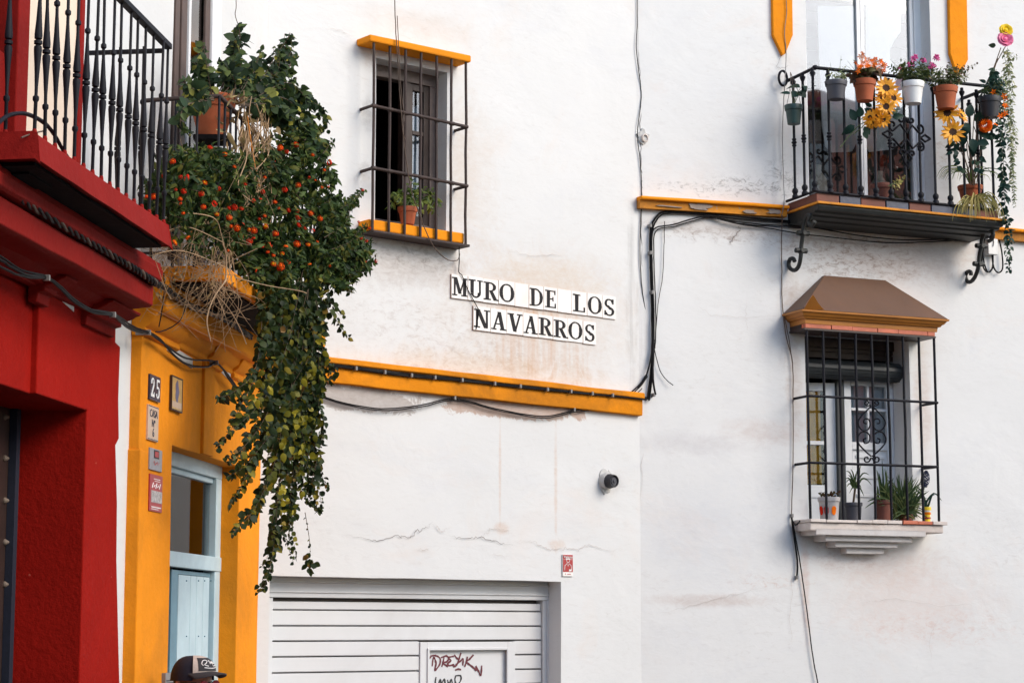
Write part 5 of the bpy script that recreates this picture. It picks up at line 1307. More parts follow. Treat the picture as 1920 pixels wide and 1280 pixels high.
cable_thing('drop_cable', 'black cable hanging below the stepped sill down the white wall', FB, [([(1484, 965, .015), (1488, 1000, .025), (1495, 1050, .02), (1494, 1082, .02)], .0065), ([(1485, 970, .02), (1496, 1030, .02), (1507, 1100, .02), (1515, 1160, .02), (1524, 1230, .02), (1536, 1300, .02), (1545, 1420, .02), (1548, 1700, .02)], .0042), ([(1500, 976, .20), (1492, 984, .1), (1486, 975, .02)], .005)], clips=[(1485, 966, .02), (1494, 1082, .02)])
cable_thing('thin_wire', 'pale wire hanging past the left ochre pilaster to the balcony ring', FB, [([(1471, -30, .04), (1475, 20, .04), (1471, 60, .04), (1474, 100, .035), (1472, 150, .07), (1469, 200, .02), (1467, 260, .015), (1469, 330, .015), (1470, 380, .09), (1465, 405, .05)], .0030)], 'cable_grey')
cable_thing('twisted_wire', 'thin twisted wire dangling in front of the barred window', FA, [([(739, -40, .16), (741, 30, .16), (744, 90, .16), (748, 150, .155), (752, 205, .16), (756, 250, .16), (763, 310, .155), (772, 360, .155), (786, 400, .15), (797, 430, .15), (815, 465, .14), (838, 486, .10), (857, 488, .05), (862, 476, .03)], .0032), ([(745, 30, .165), (748, 100, .165), (752, 170, .165), (758, 220, .16), (755, 245, .165), (760, 262, .16)], .0026)], 'wire_brown')
cable_thing('sign_wire', 'thin dark wire dropping from the window grille across the name tiles', FA, [([(861, 462, .10), (861, 490, .03), (860.5, 510, .022), (866, 516, .02), (876, 540, .018), (884, 556, .02), (893, 572, .022), (897, 585, .018), (893, 617, .016)], .0030)])
# sensor lamp on the wall
q = FA.loc(1133, 901, 0)
t_ = Thing('wall_lamp', 'round dark lamp on a white stub set in rough mortar', 'lamp', FA, (q.x, 0, q.z))
w = MB()
pl_ = [(q.x + .01 + (.062 + .025 * mnoise.noise(Vector((math.cos(R(a)) * 2, math.sin(R(a)) * 2, 3)))) * math.cos(R(a)), q.z + (.080 + .035 * mnoise.noise(Vector((math.cos(R(a)) * 2, math.sin(R(a)) * 2, 8)))) * math.sin(R(a))) for a in range(0, 360, 15)]
w.prism(pl_, -.010, .01); t_.part('mortar', w, M['mortar'], bevel=.005)
def along(p, d, prof, n=16):         # lathe along any direction
    z = Vector(d).normalized(); x = z.orthogonal().normalized(); y = z.cross(x)
    mb = MB().lathe(prof, (0, 0, 0), n)
    return mb.xform(Matrix((( x.x, y.x, z.x, p[0]), (x.y, y.y, z.y, p[1]), (x.z, y.z, z.z, p[2]), (0, 0, 0, 1))))
dv = (.05, -1, -.06)
t_.part('stub', along((q.x, .0, q.z), dv, [(0, 0), (.054, 0), (.054, .035), (.050, .045), (0, .045)]), M['mortar'], smooth=40)
t_.part('head', along((q.x + .003, -.040, q.z - .004), dv, [(0, 0), (.047, 0), (.049, .018), (.044, .024), (.044, .046), (.041, .056), (.036, .054), (.034, .040), (0, .040)]), M['plastic_black'], smooth=40)
t_.part('lens', along((q.x + .006, -.078, q.z - .007), dv, [(.033, .0), (.031, .008), (.025, .006), (.023, .012), (.011, .012), (.009, .018), (0, .019)]), M['plastic_grey'], smooth=40)
# stub of pipe in the joint
q = FB.loc(1205, 259, 0)
t_ = Thing('pipe_stub', 'small sawn off pipe in rough mortar beside the wall joint', 'pipe', FB, (q.x, 0, q.z))
t_.part('pipe', along((q.x, .01, q.z), (0.3, -1, -.1), [(0, 0), (.028, 0), (.028, .035), (.022, .036), (.020, .012), (0, .012)], 12), M['stone_pale'], smooth=40)
w = MB(); w.prism([(q.x + (.045 + .015 * math.sin(5 * a)) * math.cos(a), q.z + .01 + (.05 + .012 * math.cos(4 * a)) * math.sin(a)) for a in [R(24 * i) for i in range(15)]], -.012, .01); t_.part('mortar', w, M['mortar'], bevel=.005)
# junction box with cable loops
q = FB.loc(1861, 461, .05)
t_ = Thing('junction_box', 'white junction box with black cable loops hanging below the balcony', 'junction box', FB, (q.x, 0, q.z))
a, b = FB.loc(1852, 447, .05), FB.loc(1871, 478, .05)
t_.part('box', MB().box(a.x, b.x, -.055, 0, b.z, a.z), M['plastic_white'], bevel=.004)
for pts in ([(1850, 440), (1843, 460), (1841, 490), (1848, 508), (1858, 508), (1862, 490), (1860, 460), (1858, 440)], [(1862, 440), (1860, 470), (1863, 500), (1872, 511), (1880, 502), (1878, 470), (1872, 445)], [(1846, 445), (1843, 480), (1852, 510), (1863, 500)]):
    cable(t_, 'loop', FB, off(pts, .03), .0058, 'cable')
cable(t_, 'lead', FB, off([(1862, 462), (1863, 450), (1855, 430)], .06), .003, 'cable_grey')
# cables of the coloured houses
bz = [(-40, 318), (0, 340), (52, 380), (120, 423), (175, 456), (225, 486), (260, 508), (290, 529)]
bz2 = [(290, 529, .21), (317, 546, .15), (357, 574, .125), (405, 590, .125), (440, 610, .125), (470, 632, .12)]
_tw = sm([FC.loc(p[0], p[1], p[2] if len(p) > 2 else .222) for p in bz + bz2], 14)
t_ = Thing('cable_bundle', 'twisted black cable bundle lying along the red cornice', 'cable', FC, tuple(FC.loc(0, 340, .222)))
for k_ in range(4): t_.part('strand', MB().tube([p + Vector((0, .0105 * math.cos(i * .55 + k_ * 1.57), .0115 * math.sin(i * .55 + k_ * 1.57))) for i, p in enumerate(_tw)], .0068, 6), M['cable'] if k_ else M['wire_brown'], smooth=60)
c1 = [(-40, 470), (0, 487), (20, 500), (50, 515), (88, 521), (112, 536), (140, 562), (175, 582), (212, 590), (238, 610), (262, 621), (278, 623)]
c2 = [(-40, 484), (0, 500), (30, 514), (60, 521), (88, 522), (112, 540), (140, 567), (175, 586), (212, 592), (238, 613), (262, 623), (278, 624)]
c3 = [(-40, 462), (0, 480), (40, 506), (88, 519), (120, 546), (160, 577), (212, 588), (250, 612), (278, 622)]
d1 = [(278, 623, .06), (300, 636, .045), (332, 671, .03), (360, 686, .03), (390, 687, .04), (405, 680, .05), (425, 700, .05), (447, 730, .04)]
d2 = [(278, 623, .06), (310, 646, .045), (350, 672, .04), (405, 679, .05), (430, 712, .05), (450, 740, .04)]
fo = lambda L: [(p[0], p[1], .135 if p[0] < 225 else .09 if p[0] < 250 else .06) for p in L]
cable_thing('drooping_cable', 'black cables sagging across the red wall to the yellow cornice', FC, [(fo(c1) + d1[1:], .0058), (fo(c2) + d2[1:], .0050), (fo(c3), .0045), (d1, .0035)], clips=[(88, 521, .14), (212, 590, .14), (278, 623, .06), (405, 680, .055)])
cable_thing('thin_wire', 'thin dark wire looping down the yellow cornice beside the dry twigs', FC, [([(307, 512, .14), (308, 540, .14), (304, 580, .13), (298, 612, .07)], .003), ([(352, 530, .14), (350, 565, .14), (338, 600, .12), (312, 618, .07), (292, 622, .06)], .003)])

# ------------------------------------------------------------------ plants: leaves on stems
def leaf_mesh(name, W, mat, fold=.18, curl=.18, tip=1.6, n=5, base=.0):
    """unit leaf: grows along +y, face up +z, folded along the midrib and drooping at the tip"""
    vs, fs = [], []
    for i in range(n + 1):
        t_ = i / n; wd = W / 2 * math.sin(math.pi * min(1, t_ ** (1 / tip))) ** .8 if 0 < i < n else 0
        z = -curl * t_ * t_
        vs += [(-wd, t_, z + fold * wd), (0, t_, z), (wd, t_, z + fold * wd)]
    for i in range(n):
        for k_ in (0, 1):
            a, b, c, d = 3*i+k_, 3*i+k_+1, 3*i+k_+4, 3*i+k_+3
            if i == 0: fs.append((1, c, d))
            elif i == n - 1: fs.append((a, b, 3*n+1))
            else: fs.append((a, b, c, d))
    # drop doubled end points
    used = sorted({j for f in fs for j in f}); mp = {j: q for q, j in enumerate(used)}
    mb = MB(); mb.add([vs[j] for j in used], [tuple(mp[j] for j in f) for f in fs])
    return mb.mesh(name, M[mat], 80)
def leaf_set(base, mat, W, fold=.2, curl=.2, tip=1.4):
    return [leaf_mesh(base, W * k_, mat, fold * f, curl * c, tip) for k_, f, c in ((1, 1, 1), (.80, 2.4, 2.2), (1.12, .3, -.6), (.9, -1.0, 3.2), (.7, 1.5, 4.0), (1.0, 3.2, .8))]
def leaf_matrix(p, d, up, size, roll=0.0):
    y = Vector(d).normalized(); u_ = Vector(up)
    x = y.cross(u_)
    x = x.normalized() if x.length > 1e-5 else y.orthogonal().normalized()
    z = x.cross(y)
    if roll: rm = Matrix.Rotation(roll, 3, y); x, z = rm @ x, rm @ z
    m3 = Matrix((x, y, z)).transposed() * size
    return Matrix.Translation(p) @ m3.to_4x4()
class Foliage:
    def __init__(s): s.L = []
    def add(s, p, d, up, size, mi, roll=0.0): s.L.append((Vector(p), leaf_matrix(p, d, up, size, roll), size, mi))
    def emit(s, th, meshes, mat, name='leaf', limit=300, rest='foliage', key=None):
        key = key or (lambda e: e[0].y - 6.0 * e[2])         # near and large first
        L = sorted(s.L, key=key)
        for p, m4, sz, mi in L[:limit]: th.mat4(name, meshes[mi % len(meshes)], m4)
        mb = MB()
        geo = [([tuple(v.co) for v in me.vertices], [tuple(f.vertices) for f in me.polygons]) for me in meshes]
        for p, m4, sz, mi in L[limit:]:
            v_, f_ = geo[mi % len(geo)]; mb.add([m4 @ Vector(q) for q in v_], f_)
        if mb.v: th.part(rest, mb, M[mat], kind='stuff', smooth=80)
def rv(s=1.0): return Vector((rnd.gauss(0, s), rnd.gauss(0, s), rnd.gauss(0, s)))
VIEW = Vector((.05, -1, -.12))                                # roughly from the plants towards the street
def in_poly(x, y, P):
    c = False; j = len(P) - 1
    for i in range(len(P)):
        if (P[i][1] > y) != (P[j][1] > y) and x < (P[j][0]-P[i][0])*(y-P[i][1])/(P[j][1]-P[i][1])+P[i][0]: c = not c
        j = i
    return c
def sprig(F, P, spacing, size, stems=None, r=.002, spread=.75, droop=.35, face=.7, start=0.0, pair=False):
    """leaves set alternately (or in pairs) along a stem"""
    acc = 0.0; side = 1; tot = sum((b - a).length for a, b in zip(P, P[1:])); run = 0
    for a, b in zip(P, P[1:]):
        d = b - a; L = d.length
        if L < 1e-6: continue
        t_ = d / L; pos = spacing - acc
        while pos < L:
            f = (run + pos) / tot
            if f >= start:
                for sd in ((1, -1) if pair else (side,)):
                    lat = t_.cross(VIEW).normalized() * sd
                    dv_ = (lat * spread + t_ * .35 + rv(.30) + Vector((0, 0, -droop)))
                    up_ = VIEW * face + Vector((0, 0, .55)) + rv(.35)
                    F.add(a + t_ * pos + rv(.003), dv_, up_, size * rnd.uniform(.55, 1.3) * (1.0 if f < .85 else .7), rnd.randrange(6), rnd.gauss(0, .3))
                side = -side
            pos += spacing * rnd.uniform(.7, 1.3)
        acc = (acc + L) % spacing if spacing > 0 else 0; run += L
    if stems is not None: stems.tube(P, [r * (1 - .6 * i / max(1, len(P) - 1)) for i in range(len(P))], 5)
def dY(px): return 9.55 + (min(max(px, 330), 680) - 410) / 180 * 1.35     # distance of the plants that hang along the balcony front
def pxl(pts, dof=0.0, jit=0.0, n=5):
    return sm([at(p[0] + rnd.gauss(0, jit), p[1] + rnd.gauss(0, jit), dY(p[0]) + dof + (p[2] if len(p) > 2 else 0)) for p in pts], n)
def pot(th, c, r1, r0, h, mat, rim=.25, soil=True, name='pot', lip=.006):
    """flower pot: c is the middle of its foot"""
    rz = h * (1 - rim)
    rr = r0 + (r1 - r0) * (1 - rim)
    pr = [(0, 0), (r0, 0), (rr, rz), (rr + lip, rz + .002), (r1 + lip, h - .004), (r1 + lip - .002, h), (r1 - .006, h), (r1 - .010, h - .015), (0, h - .016)]
    o = th.part(name, MB().lathe(pr, c, 22), M[mat], smooth=40)
    if soil: th.part('soil', MB().lathe([(0, h - .0155), (r1 - .011, h - .0155), (r1 * .5, h - .006), (0, h - .004)], c, 14), M['soil'], smooth=60)
    return o

# --- potted climber on the yellow balcony
me_cl = leaf_set('leaf', 'leaf_climber', .78, .22, .25, 1.25)
pc = at(397, 258, 9.98)
t_ = Thing('potted_climber', 'terracotta pot with tall broad leaved climber behind the yellow house railing', 'potted plant', FW, (pc.x, pc.y, pc.z))
pot(t_, pc, .118, .066, at(397, 183, 9.98).z - pc.z, 'terracotta', .30)
w = MB(); w.box(pc.x - .08, pc.x + .08, pc.y - .08, pc.y + .08, pc.z - .025, pc.z - .002)
t_.part('shelf', w, M['shade_black'])
F = Foliage(); ST = MB()
for pts, dof in (([(398, 182), (390, 150), (382, 115), (377, 76)], .35), ([(440, 150), (445, 110), (447, 80), (446, 46)], .35), ([(505, 165), (524, 130), (534, 100), (542, 66)], .3), ([(404, 182), (395, 150), (372, 128), (362, 120)], .30), ([(410, 182), (425, 140), (442, 95), (446, 52)], .35), ([(420, 180), (444, 145), (450, 110), (441, 75)], .3),
                 ([(430, 182), (470, 140), (486, 112), (488, 98)], .3), ([(440, 185), (500, 150), (520, 112), (541, 68)], .3), ([(440, 185), (495, 165), (514, 130), (518, 88)], .3), ([(450, 190), (520, 150), (545, 120), (548, 95)], .3),
                 ([(400, 185), (375, 175), (352, 160), (345, 148)], .2), ([(450, 195), (540, 165), (575, 180), (600, 210), (606, 240)], .15), ([(450, 195), (520, 190), (565, 210), (590, 240), (598, 275)], .1), ([(450, 200), (500, 210), (545, 235), (570, 265), (580, 300)], .05), ([(450, 195), (510, 175), (560, 190), (585, 200)], .2),
                 ([(440, 190), (460, 160), (470, 140)], .15), ([(430, 186), (440, 160), (420, 130), (412, 112)], .2), ([(450, 200), (500, 195), (530, 215), (550, 255)], .0), ([(400, 186), (350, 200), (342, 235), (352, 250)], .1), ([(520, 200), (560, 230), (605, 290), (612, 330)], -.05), ([(480, 190), (530, 180), (556, 150)], .2)):
    for rep in range(3):
        P = pxl(pts, dof + rnd.gauss(0, .06), 4 if rep else 2)
        sprig(F, P, .0175, .050, ST, .0030, .50, .30, .9, .18)
F.emit(t_, me_cl, 'leaf_climber', 'leaf', 260)
t_.part('stems', ST, M['stem_brown'], smooth=60)
F = Foliage(); md = leaf_set('dry_leaf', 'leaf_dry', .5, .5, .6, 1.3)
for _ in range(90):
    px, py = rnd.uniform(420, 520), rnd.uniform(185, 330)
    if abs(px - 470) > 60 - (py - 185) * .2: continue
    F.add(at(px, py, dY(px) + .05 + rnd.gauss(0, .06)), rv() + Vector((0, 0, -1.2)), VIEW + rv(.6), rnd.uniform(.03, .06), rnd.randrange(4), rnd.gauss(0, .8))
for _ in range(40): F.add(at(rnd.uniform(352, 440), rnd.uniform(176, 188), 9.9 + rnd.gauss(0, .06)), rv() + Vector((0, -.6, -.3)), VIEW + rv(.6), rnd.uniform(.02, .035), rnd.randrange(4))
F.emit(t_, md, 'leaf_dry', 'dry_leaf', 130)
w = MB()
for _ in range(46):
    x = rnd.uniform(455, 505); y0 = rnd.uniform(170, 260)
    w.tube(pxl([(x, y0), (x + rnd.gauss(0, 12), y0 + 40), (x + rnd.gauss(0, 14), y0 + 90), (x + rnd.gauss(0, 16), y0 + rnd.uniform(110, 190))], rnd.gauss(0, .08)), rnd.uniform(.0012, .003), 5)
t_.part('dry_stems', w, M['twig'], smooth=60)
w = MB(); w.tube(pxl([(464, 218), (470, 262), (478, 310), (486, 350)], -.10), .0035, 5); t_.part('string', w, M['orange_string'], smooth=60)

# --- lantana bush
BUSH = [(270, 360), (300, 318), (318, 290), (350, 282), (420, 286), (470, 300), (500, 262), (555, 255), (600, 285), (622, 320), (634, 360), (640, 405), (650, 440), (668, 450), (690, 470), (688, 495), (660, 512), (630, 535), (600, 520), (560, 515), (540, 545), (505, 560), (478, 525), (455, 490), (425, 470), (410, 440), (370, 420), (330, 410), (290, 392)]
b0 = at(470, 540, 10.3)
t_ = Thing('lantana_bush', 'dense green lantana bush dotted with red and orange flower heads', 'bush', FW, (b0.x, b0.y, b0.z))
me_la = leaf_set('leaf', 'leaf_lantana', .58, .30, .30, 1.35)
F = Foliage(); ST = MB(); cnt = 0
while cnt < 720:
    px, py = rnd.uniform(265, 695), rnd.uniform(250, 565)
    if not in_poly(px, py, BUSH): continue
    cnt += 1
    dof = rnd.uniform(-.20, .38)
    a = at(px, py, dY(px) + dof)
    dr_ = Vector(((px - 500) / 300 + rnd.gauss(0, .4), -.35 + rnd.gauss(0, .35), (430 - py) / 330 + rnd.gauss(0, .35))).normalized()
    P = sm([a - dr_ * .05, a, a + dr_ * .05 + Vector((0, 0, -.006))], 3)
    sprig(F, P, .0120, .036, ST if cnt % 3 == 0 else None, .0018, .85, .30, .8, 0.0, pair=True)
cnt = 0
while cnt < 300:
    px, py = rnd.uniform(276, 440), rnd.uniform(385, 505)
    if py < 385 + (440 - px) * .05 or py > 415 + (px - 276) * .62: continue
    cnt += 1
    F.add(at(px, py, dY(px) + rnd.uniform(.05, .32)), Vector((rnd.gauss(0, .6), -.5, -.6 + rnd.gauss(0, .4))), VIEW + rv(.5), rnd.uniform(.028, .046), rnd.randrange(6), rnd.gauss(0, .4))
LOW = [(400, 430), (470, 440), (600, 450), (640, 500), (610, 540), (560, 565), (500, 555), (470, 520), (430, 490)]
cnt = 0
while cnt < 520:
    px, py = rnd.uniform(400, 640), rnd.uniform(430, 565)
    if not in_poly(px, py, LOW): continue
    cnt += 1
    F.add(at(px, py, dY(px) + rnd.uniform(.05, .40)), Vector((rnd.gauss(0, .6), -.5, -.6 + rnd.gauss(0, .4))), VIEW + rv(.5), rnd.uniform(.03, .05), rnd.randrange(6), rnd.gauss(0, .4))
for pts in ([(600, 430), (640, 400), (660, 378), (681, 356)], [(610, 440), (640, 425), (652, 412), (656, 402)], [(620, 470), (655, 448), (675, 432), (690, 424)], [(630, 490), (665, 470), (690, 458), (698, 452)], [(630, 505), (670, 500), (690, 495), (706, 490)], [(640, 500), (664, 508), (684, 510)], [(610, 520), (640, 530), (660, 545)], [(595, 300), (612, 280), (622, 262)], [(560, 262), (590, 245), (604, 240)], [(620, 400), (650, 385), (668, 380)],
            [(625, 455), (652, 470), (672, 482)], [(620, 480), (640, 505), (645, 530)], [(300, 330), (285, 345), (272, 352)], [(600, 380), (632, 372), (640, 368)], [(430, 300), (400, 290), (380, 292)], [(620, 445), (660, 440), (682, 446)], [(640, 470), (668, 486), (695, 505)], [(620, 500), (650, 520), (655, 528)]):
    for rep in range(2): sprig(F, pxl(pts, rnd.gauss(0, .08), 3 * rep), .0125, .036, ST, .0024, .85, .35, .8, .1, pair=True)
F.emit(t_, me_la, 'leaf_lantana', 'leaf', 300)
t_.part('twigs', ST, M['stem_brown'], smooth=60, kind='stuff')
def head_mesh(seed, mats, share):
    r2 = random.Random(seed); mb = MB()
    for i in range(34):
        z = 1 - .95 * (i + .5) / 34; a = i * 2.39996; rr = math.sqrt(max(0, 1 - z * z))
        c = Vector((rr * math.cos(a) * r2.uniform(.85, 1.15), z * .42 + r2.gauss(0, .07), rr * math.sin(a) * r2.uniform(.85, 1.15))); nrm = c.normalized(); x = nrm.orthogonal().normalized(); y = nrm.cross(x)
        s_ = .34 * r2.uniform(.8, 1.2); mi = 1 if (z > share) else 0; an = r2.uniform(0, 6.28)
        pts = [c + nrm * .05]
        for k_ in range(8):
            rr2 = s_ * (1 if k_ % 2 == 0 else .55); pts.append(c + (x * math.cos(an + k_ * math.pi / 4) + y * math.sin(an + k_ * math.pi / 4)) * rr2)
        mb.add(pts, [(0, 1 + k_, 1 + (k_ + 1) % 8) for k_ in range(8)], mi)
    return mb.mesh('flower_head', [M[m] for m in mats])
heads = [head_mesh(1, ('petal_red', 'petal_red'), 2), head_mesh(2, ('petal_red', 'petal_flame'), .60), head_mesh(3, ('petal_flame', 'petal_yellow'), .82), head_mesh(4, ('petal_red', 'petal_flame'), .35)]
FLW = [(535,65,0),(645,118,2),(255,170,1),(315,290,0),(365,295,0),(495,330,2),(600,377,0),(338,395,0),(470,415,0),(312,452,1),(65,435,1),(115,435,1),(485,513,3),(570,485,0),(585,567,2),(678,520,0),(715,517,0),(770,525,0),(678,592,3),(735,670,3),(765,730,2),(828,683,2),(862,690,1),(930,400,0),(1060,70,3),(1110,100,0),(1180,45,1),(1305,122,1),(1432,180,0),(1680,385,0),(1195,350,1),(1095,385,0),(1022,475,1),(1125,538,0),(1190,543,1),(1290,560,1),(1360,600,3),(945,580,1),(1195,590,0),(1200,648,0),(1248,672,0),(1308,688,0),(950,658,2),(1025,713,1),(832,770,0),(925,805,0),(968,793,1),(1185,790,3),(1100,808,2),(1270,795,2),(1010,875,1),(1075,865,2),(1118,925,0),(1062,960,3),(1010,940,2),(1282,943,2),(1650,625,0),(1708,768,0),(1665,745,0),(1700,920,0),(1780,918,0),(1730,670,0),(370,745,2),(270,780,2)]
for x, y, k_ in FLW:
    px, py = 260 + x / 4, 260 + y / 4
    big = {0: 1.0, 1: 1.0, 2: .9, 3: 1.25}[k_]
    outer = px > 660
    c = at(px, py, dY(px) - (.24 if not outer else .10))
    M4 = leaf_matrix(c, VIEW + rv(.45) + Vector((0, 0, .6)), Vector((0, 0, 1)), .0150 * big * rnd.uniform(.65, 1.15) * (.75 if outer else 1))
    t_.mat4('flower_head', heads[k_], M4)

for _ in range(34):
    px, py = rnd.uniform(300, 640), rnd.uniform(300, 520)
    if in_poly(px, py, BUSH): t_.mat4('flower_head', heads[rnd.choice((0, 0, 1, 3))], leaf_matrix(at(px, py, dY(px) - .22), VIEW + rv(.5) + Vector((0, 0, .5)), Vector((0, 0, 1)), rnd.uniform(.006, .010)))
# --- ivy trail
i0 = at(560, 540, 10.5)
t_ = Thing('hanging_ivy', 'long dark ivy trail hanging from the balcony down past the yellow pillar', 'ivy', FW, (i0.x, i0.y, i0.z))
me_iv = leaf_set('leaf', 'leaf_ivy', .88, .20, .25, 1.15)
F = Foliage(); ST = MB()
IV = [([(560, 520), (540, 620), (515, 720), (470, 765), (432, 800), (412, 835)], 2), ([(550, 540), (530, 680), (490, 780), (452, 845), (425, 862)], 2), ([(560, 540), (540, 700), (500, 820), (462, 900), (432, 945)], 2),
      ([(560, 540), (545, 700), (520, 850), (480, 950), (436, 1000)], 2), ([(570, 540), (550, 700), (530, 880), (512, 980), (505, 1050), (490, 1106)], 3), ([(570, 540), (560, 720), (550, 880), (538, 970), (548, 1042)], 3),
      ([(580, 540), (570, 700), (568, 850), (575, 930), (598, 962)], 3), ([(590, 540), (590, 680), (585, 800), (595, 880), (611, 910)], 2), ([(590, 560), (600, 640), (604, 720), (600, 770)], 3), ([(560, 560), (570, 640), (560, 740), (565, 840), (550, 900)], 4),
      ([(530, 560), (520, 640), (515, 730), (520, 800), (500, 870)], 3), ([(500, 560), (478, 690), (440, 735), (407, 748)], 2), ([(540, 560), (550, 680), (540, 780), (530, 840)], 4), ([(600, 560), (630, 600), (655, 642)], 1), ([(610, 560), (632, 575), (640, 588)], 1), ([(590, 740), (605, 790), (604, 830)], 2),
      ([(520, 800), (480, 850), (455, 870), (430, 895)], 2), ([(540, 850), (500, 900), (470, 960), (460, 985)], 2), ([(580, 800), (590, 850), (580, 900), (592, 940)], 3), ([(520, 900), (545, 950), (520, 1010), (500, 1060)], 2), ([(480, 700), (440, 770), (430, 790)], 1), ([(590, 660), (620, 690), (612, 720)], 2)]
for pts, reps in IV:
    for rep in range(reps):
        P = pxl(pts, rnd.uniform(-.18, .16), 3 + 3 * rep, 8)
        sprig(F, P, .0165, .0355, ST, .0020, .75, .45, .8, .03)
sprig(F, pxl([(572, 960), (580, 1010), (582, 1045)], 0, 0), .03, .014, ST, .002)
for _ in range(14): F.add(at(580 + rnd.gauss(0, 5), 1052 + rnd.gauss(0, 8), dY(580)), Vector((rnd.gauss(0, .6), -.2, -1)), VIEW + rv(.3), .036, rnd.randrange(4))
cnt = 0                                                       # thick mass near the balcony
MASS = [(480, 545), (540, 540), (600, 520), (625, 545), (612, 600), (602, 650), (610, 690), (600, 760), (588, 800), (560, 860), (520, 850), (500, 800), (490, 740), (496, 680), (500, 620)]
while cnt < 1300:
    px, py = rnd.uniform(478, 628), rnd.uniform(520, 860)
    if not in_poly(px, py, MASS): continue
    cnt += 1
    F.add(at(px, py, dY(px) + rnd.uniform(-.16, .25)), Vector((rnd.gauss(0, .6), -.4 + rnd.gauss(0, .3), -.7 + rnd.gauss(0, .3))), VIEW + Vector((0, 0, .5)) + rv(.4), rnd.uniform(.028, .046), rnd.randrange(4), rnd.gauss(0, .4))
F.emit(t_, me_iv, 'leaf_ivy', 'leaf', 300)
t_.part('stems', ST, M['stem_brown'], smooth=60)
F = Foliage(); my = leaf_set('yellow_leaf', 'leaf_ivy_yellow', .88, .20, .25, 1.15)
for cx, cy, sx, sy, n_ in ((560, 790, 18, 30, 34), (572, 850, 12, 30, 22), (520, 910, 14, 26, 16), (545, 940, 14, 20, 12), (575, 690, 16, 26, 16), (500, 720, 22, 30, 12), (530, 820, 20, 30, 14), (595, 640, 10, 30, 8), (480, 740, 14, 16, 6)):
    for _ in range(n_):
        px, py = rnd.gauss(cx, sx * .7), rnd.gauss(cy, sy * .7)
        F.add(at(px, py, dY(px) - .19 + rnd.gauss(0, .03)), Vector((rnd.gauss(0, .6), -.4 + rnd.gauss(0, .3), -.7 + rnd.gauss(0, .3))), VIEW + Vector((0, 0, .4)) + rv(.4), rnd.uniform(.026, .042), rnd.randrange(4), rnd.gauss(0, .4))
F.emit(t_, my, 'leaf_ivy_yellow', 'yellow_leaf')

# --- dead vine
q = at(420, 470, 9.6)
t_ = Thing('dead_vine', 'tangle of bare tan twigs and roots over the yellow ledge', 'vine', FW, (q.x, q.y, q.z))
w = MB()
for i in range(74):
    x = rnd.uniform(285, 440); y = rnd.uniform(385, 520)
    if i < 44: pts = [(x, y)] + [(x + (k_ + 1) * rnd.gauss(-4, 22), y + (k_ + 1) * rnd.gauss(8, 18) - 6 * math.sin(k_ * 1.7)) for k_ in range(4)]
    else: x = rnd.uniform(395, 440); pts = [(x, rnd.uniform(445, 500)), (x + rnd.gauss(-14, 26), 530 + rnd.gauss(0, 10)), (x + rnd.gauss(-25, 42), 570 + rnd.gauss(0, 16)), (x + rnd.gauss(-20, 55), 610 + rnd.gauss(0, 24))]
    pts = [(min(max(a, 262), 520), min(b, 660)) for a, b in pts]
    Y = 9.25 + (pts[0][0] - 300) * .003 + rnd.gauss(0, .09)
    P = sm([at(a, b, Y + rnd.gauss(0, .02)) for a, b in pts], 5)
    r_ = rnd.uniform(.0008, .0018)
    w.tube(P, [r_ * (1.2 - .7 * k_ / len(P)) for k_ in range(len(P))], 5)
for pts, r_ in (([(418, 455), (424, 480), (424, 520), (420, 530)], .0042), ([(440, 520), (500, 535), (560, 545), (575, 550)], .0022), ([(424, 525), (400, 560), (388, 600), (395, 640)], .003), ([(400, 545), (430, 580), (450, 615), (462, 645)], .0025), ([(300, 415), (340, 400), (400, 408), (415, 440), (418, 460)], .0022), ([(300, 440), (350, 425), (420, 455)], .002), ([(280, 480), (340, 470), (420, 500), (430, 515)], .002)):
    w.tube(sm([at(a, b, 9.3 + (a - 420) * .004) for a, b in pts], 6), r_, 5)
t_.part('twigs', w, M['twig'], smooth=60, kind='stuff')
F = Foliage()
for _ in range(110):
    px, py = rnd.uniform(285, 440), rnd.uniform(470, 560)
    F.add(at(px, py, 9.3 + (px - 300) * .003), rv() + Vector((0, 0, -.6)), VIEW + rv(.5), rnd.uniform(.012, .026), rnd.randrange(4))
F.emit(t_, md, 'leaf_dry', 'dry_leaf', 110)

q = at(440, 0, 10.4)
t_ = Thing('hanging_string', 'hair thin brown string hanging down to the tallest climber shoot', 'string', FW, (q.x, q.y, q.z))
t_.part('strand', MB().tube(sm([at(440, -40, 10.3), at(443, 10, 10.3), at(441, 28, 10.3), at(447, 48, 10.3)], 5), .0022, 5), M['wire_brown'], smooth=60)

# wire in the joint of the two white houses
cable_thing('thin_wire', 'thin black wire wavering down the joint between the two white houses', FA, [([(1194, -40, .012), (1195, 40, .012), (1193, 90, .014), (1201, 160, .012), (1202, 190, .012), (1195, 250, .014), (1200, 300, .012), (1203, 350, .012), (1201, 420, .012), (1200, 480, .012), (1204, 540, .012), (1213, 600, .012), (1220, 650, .012)], .0030)])
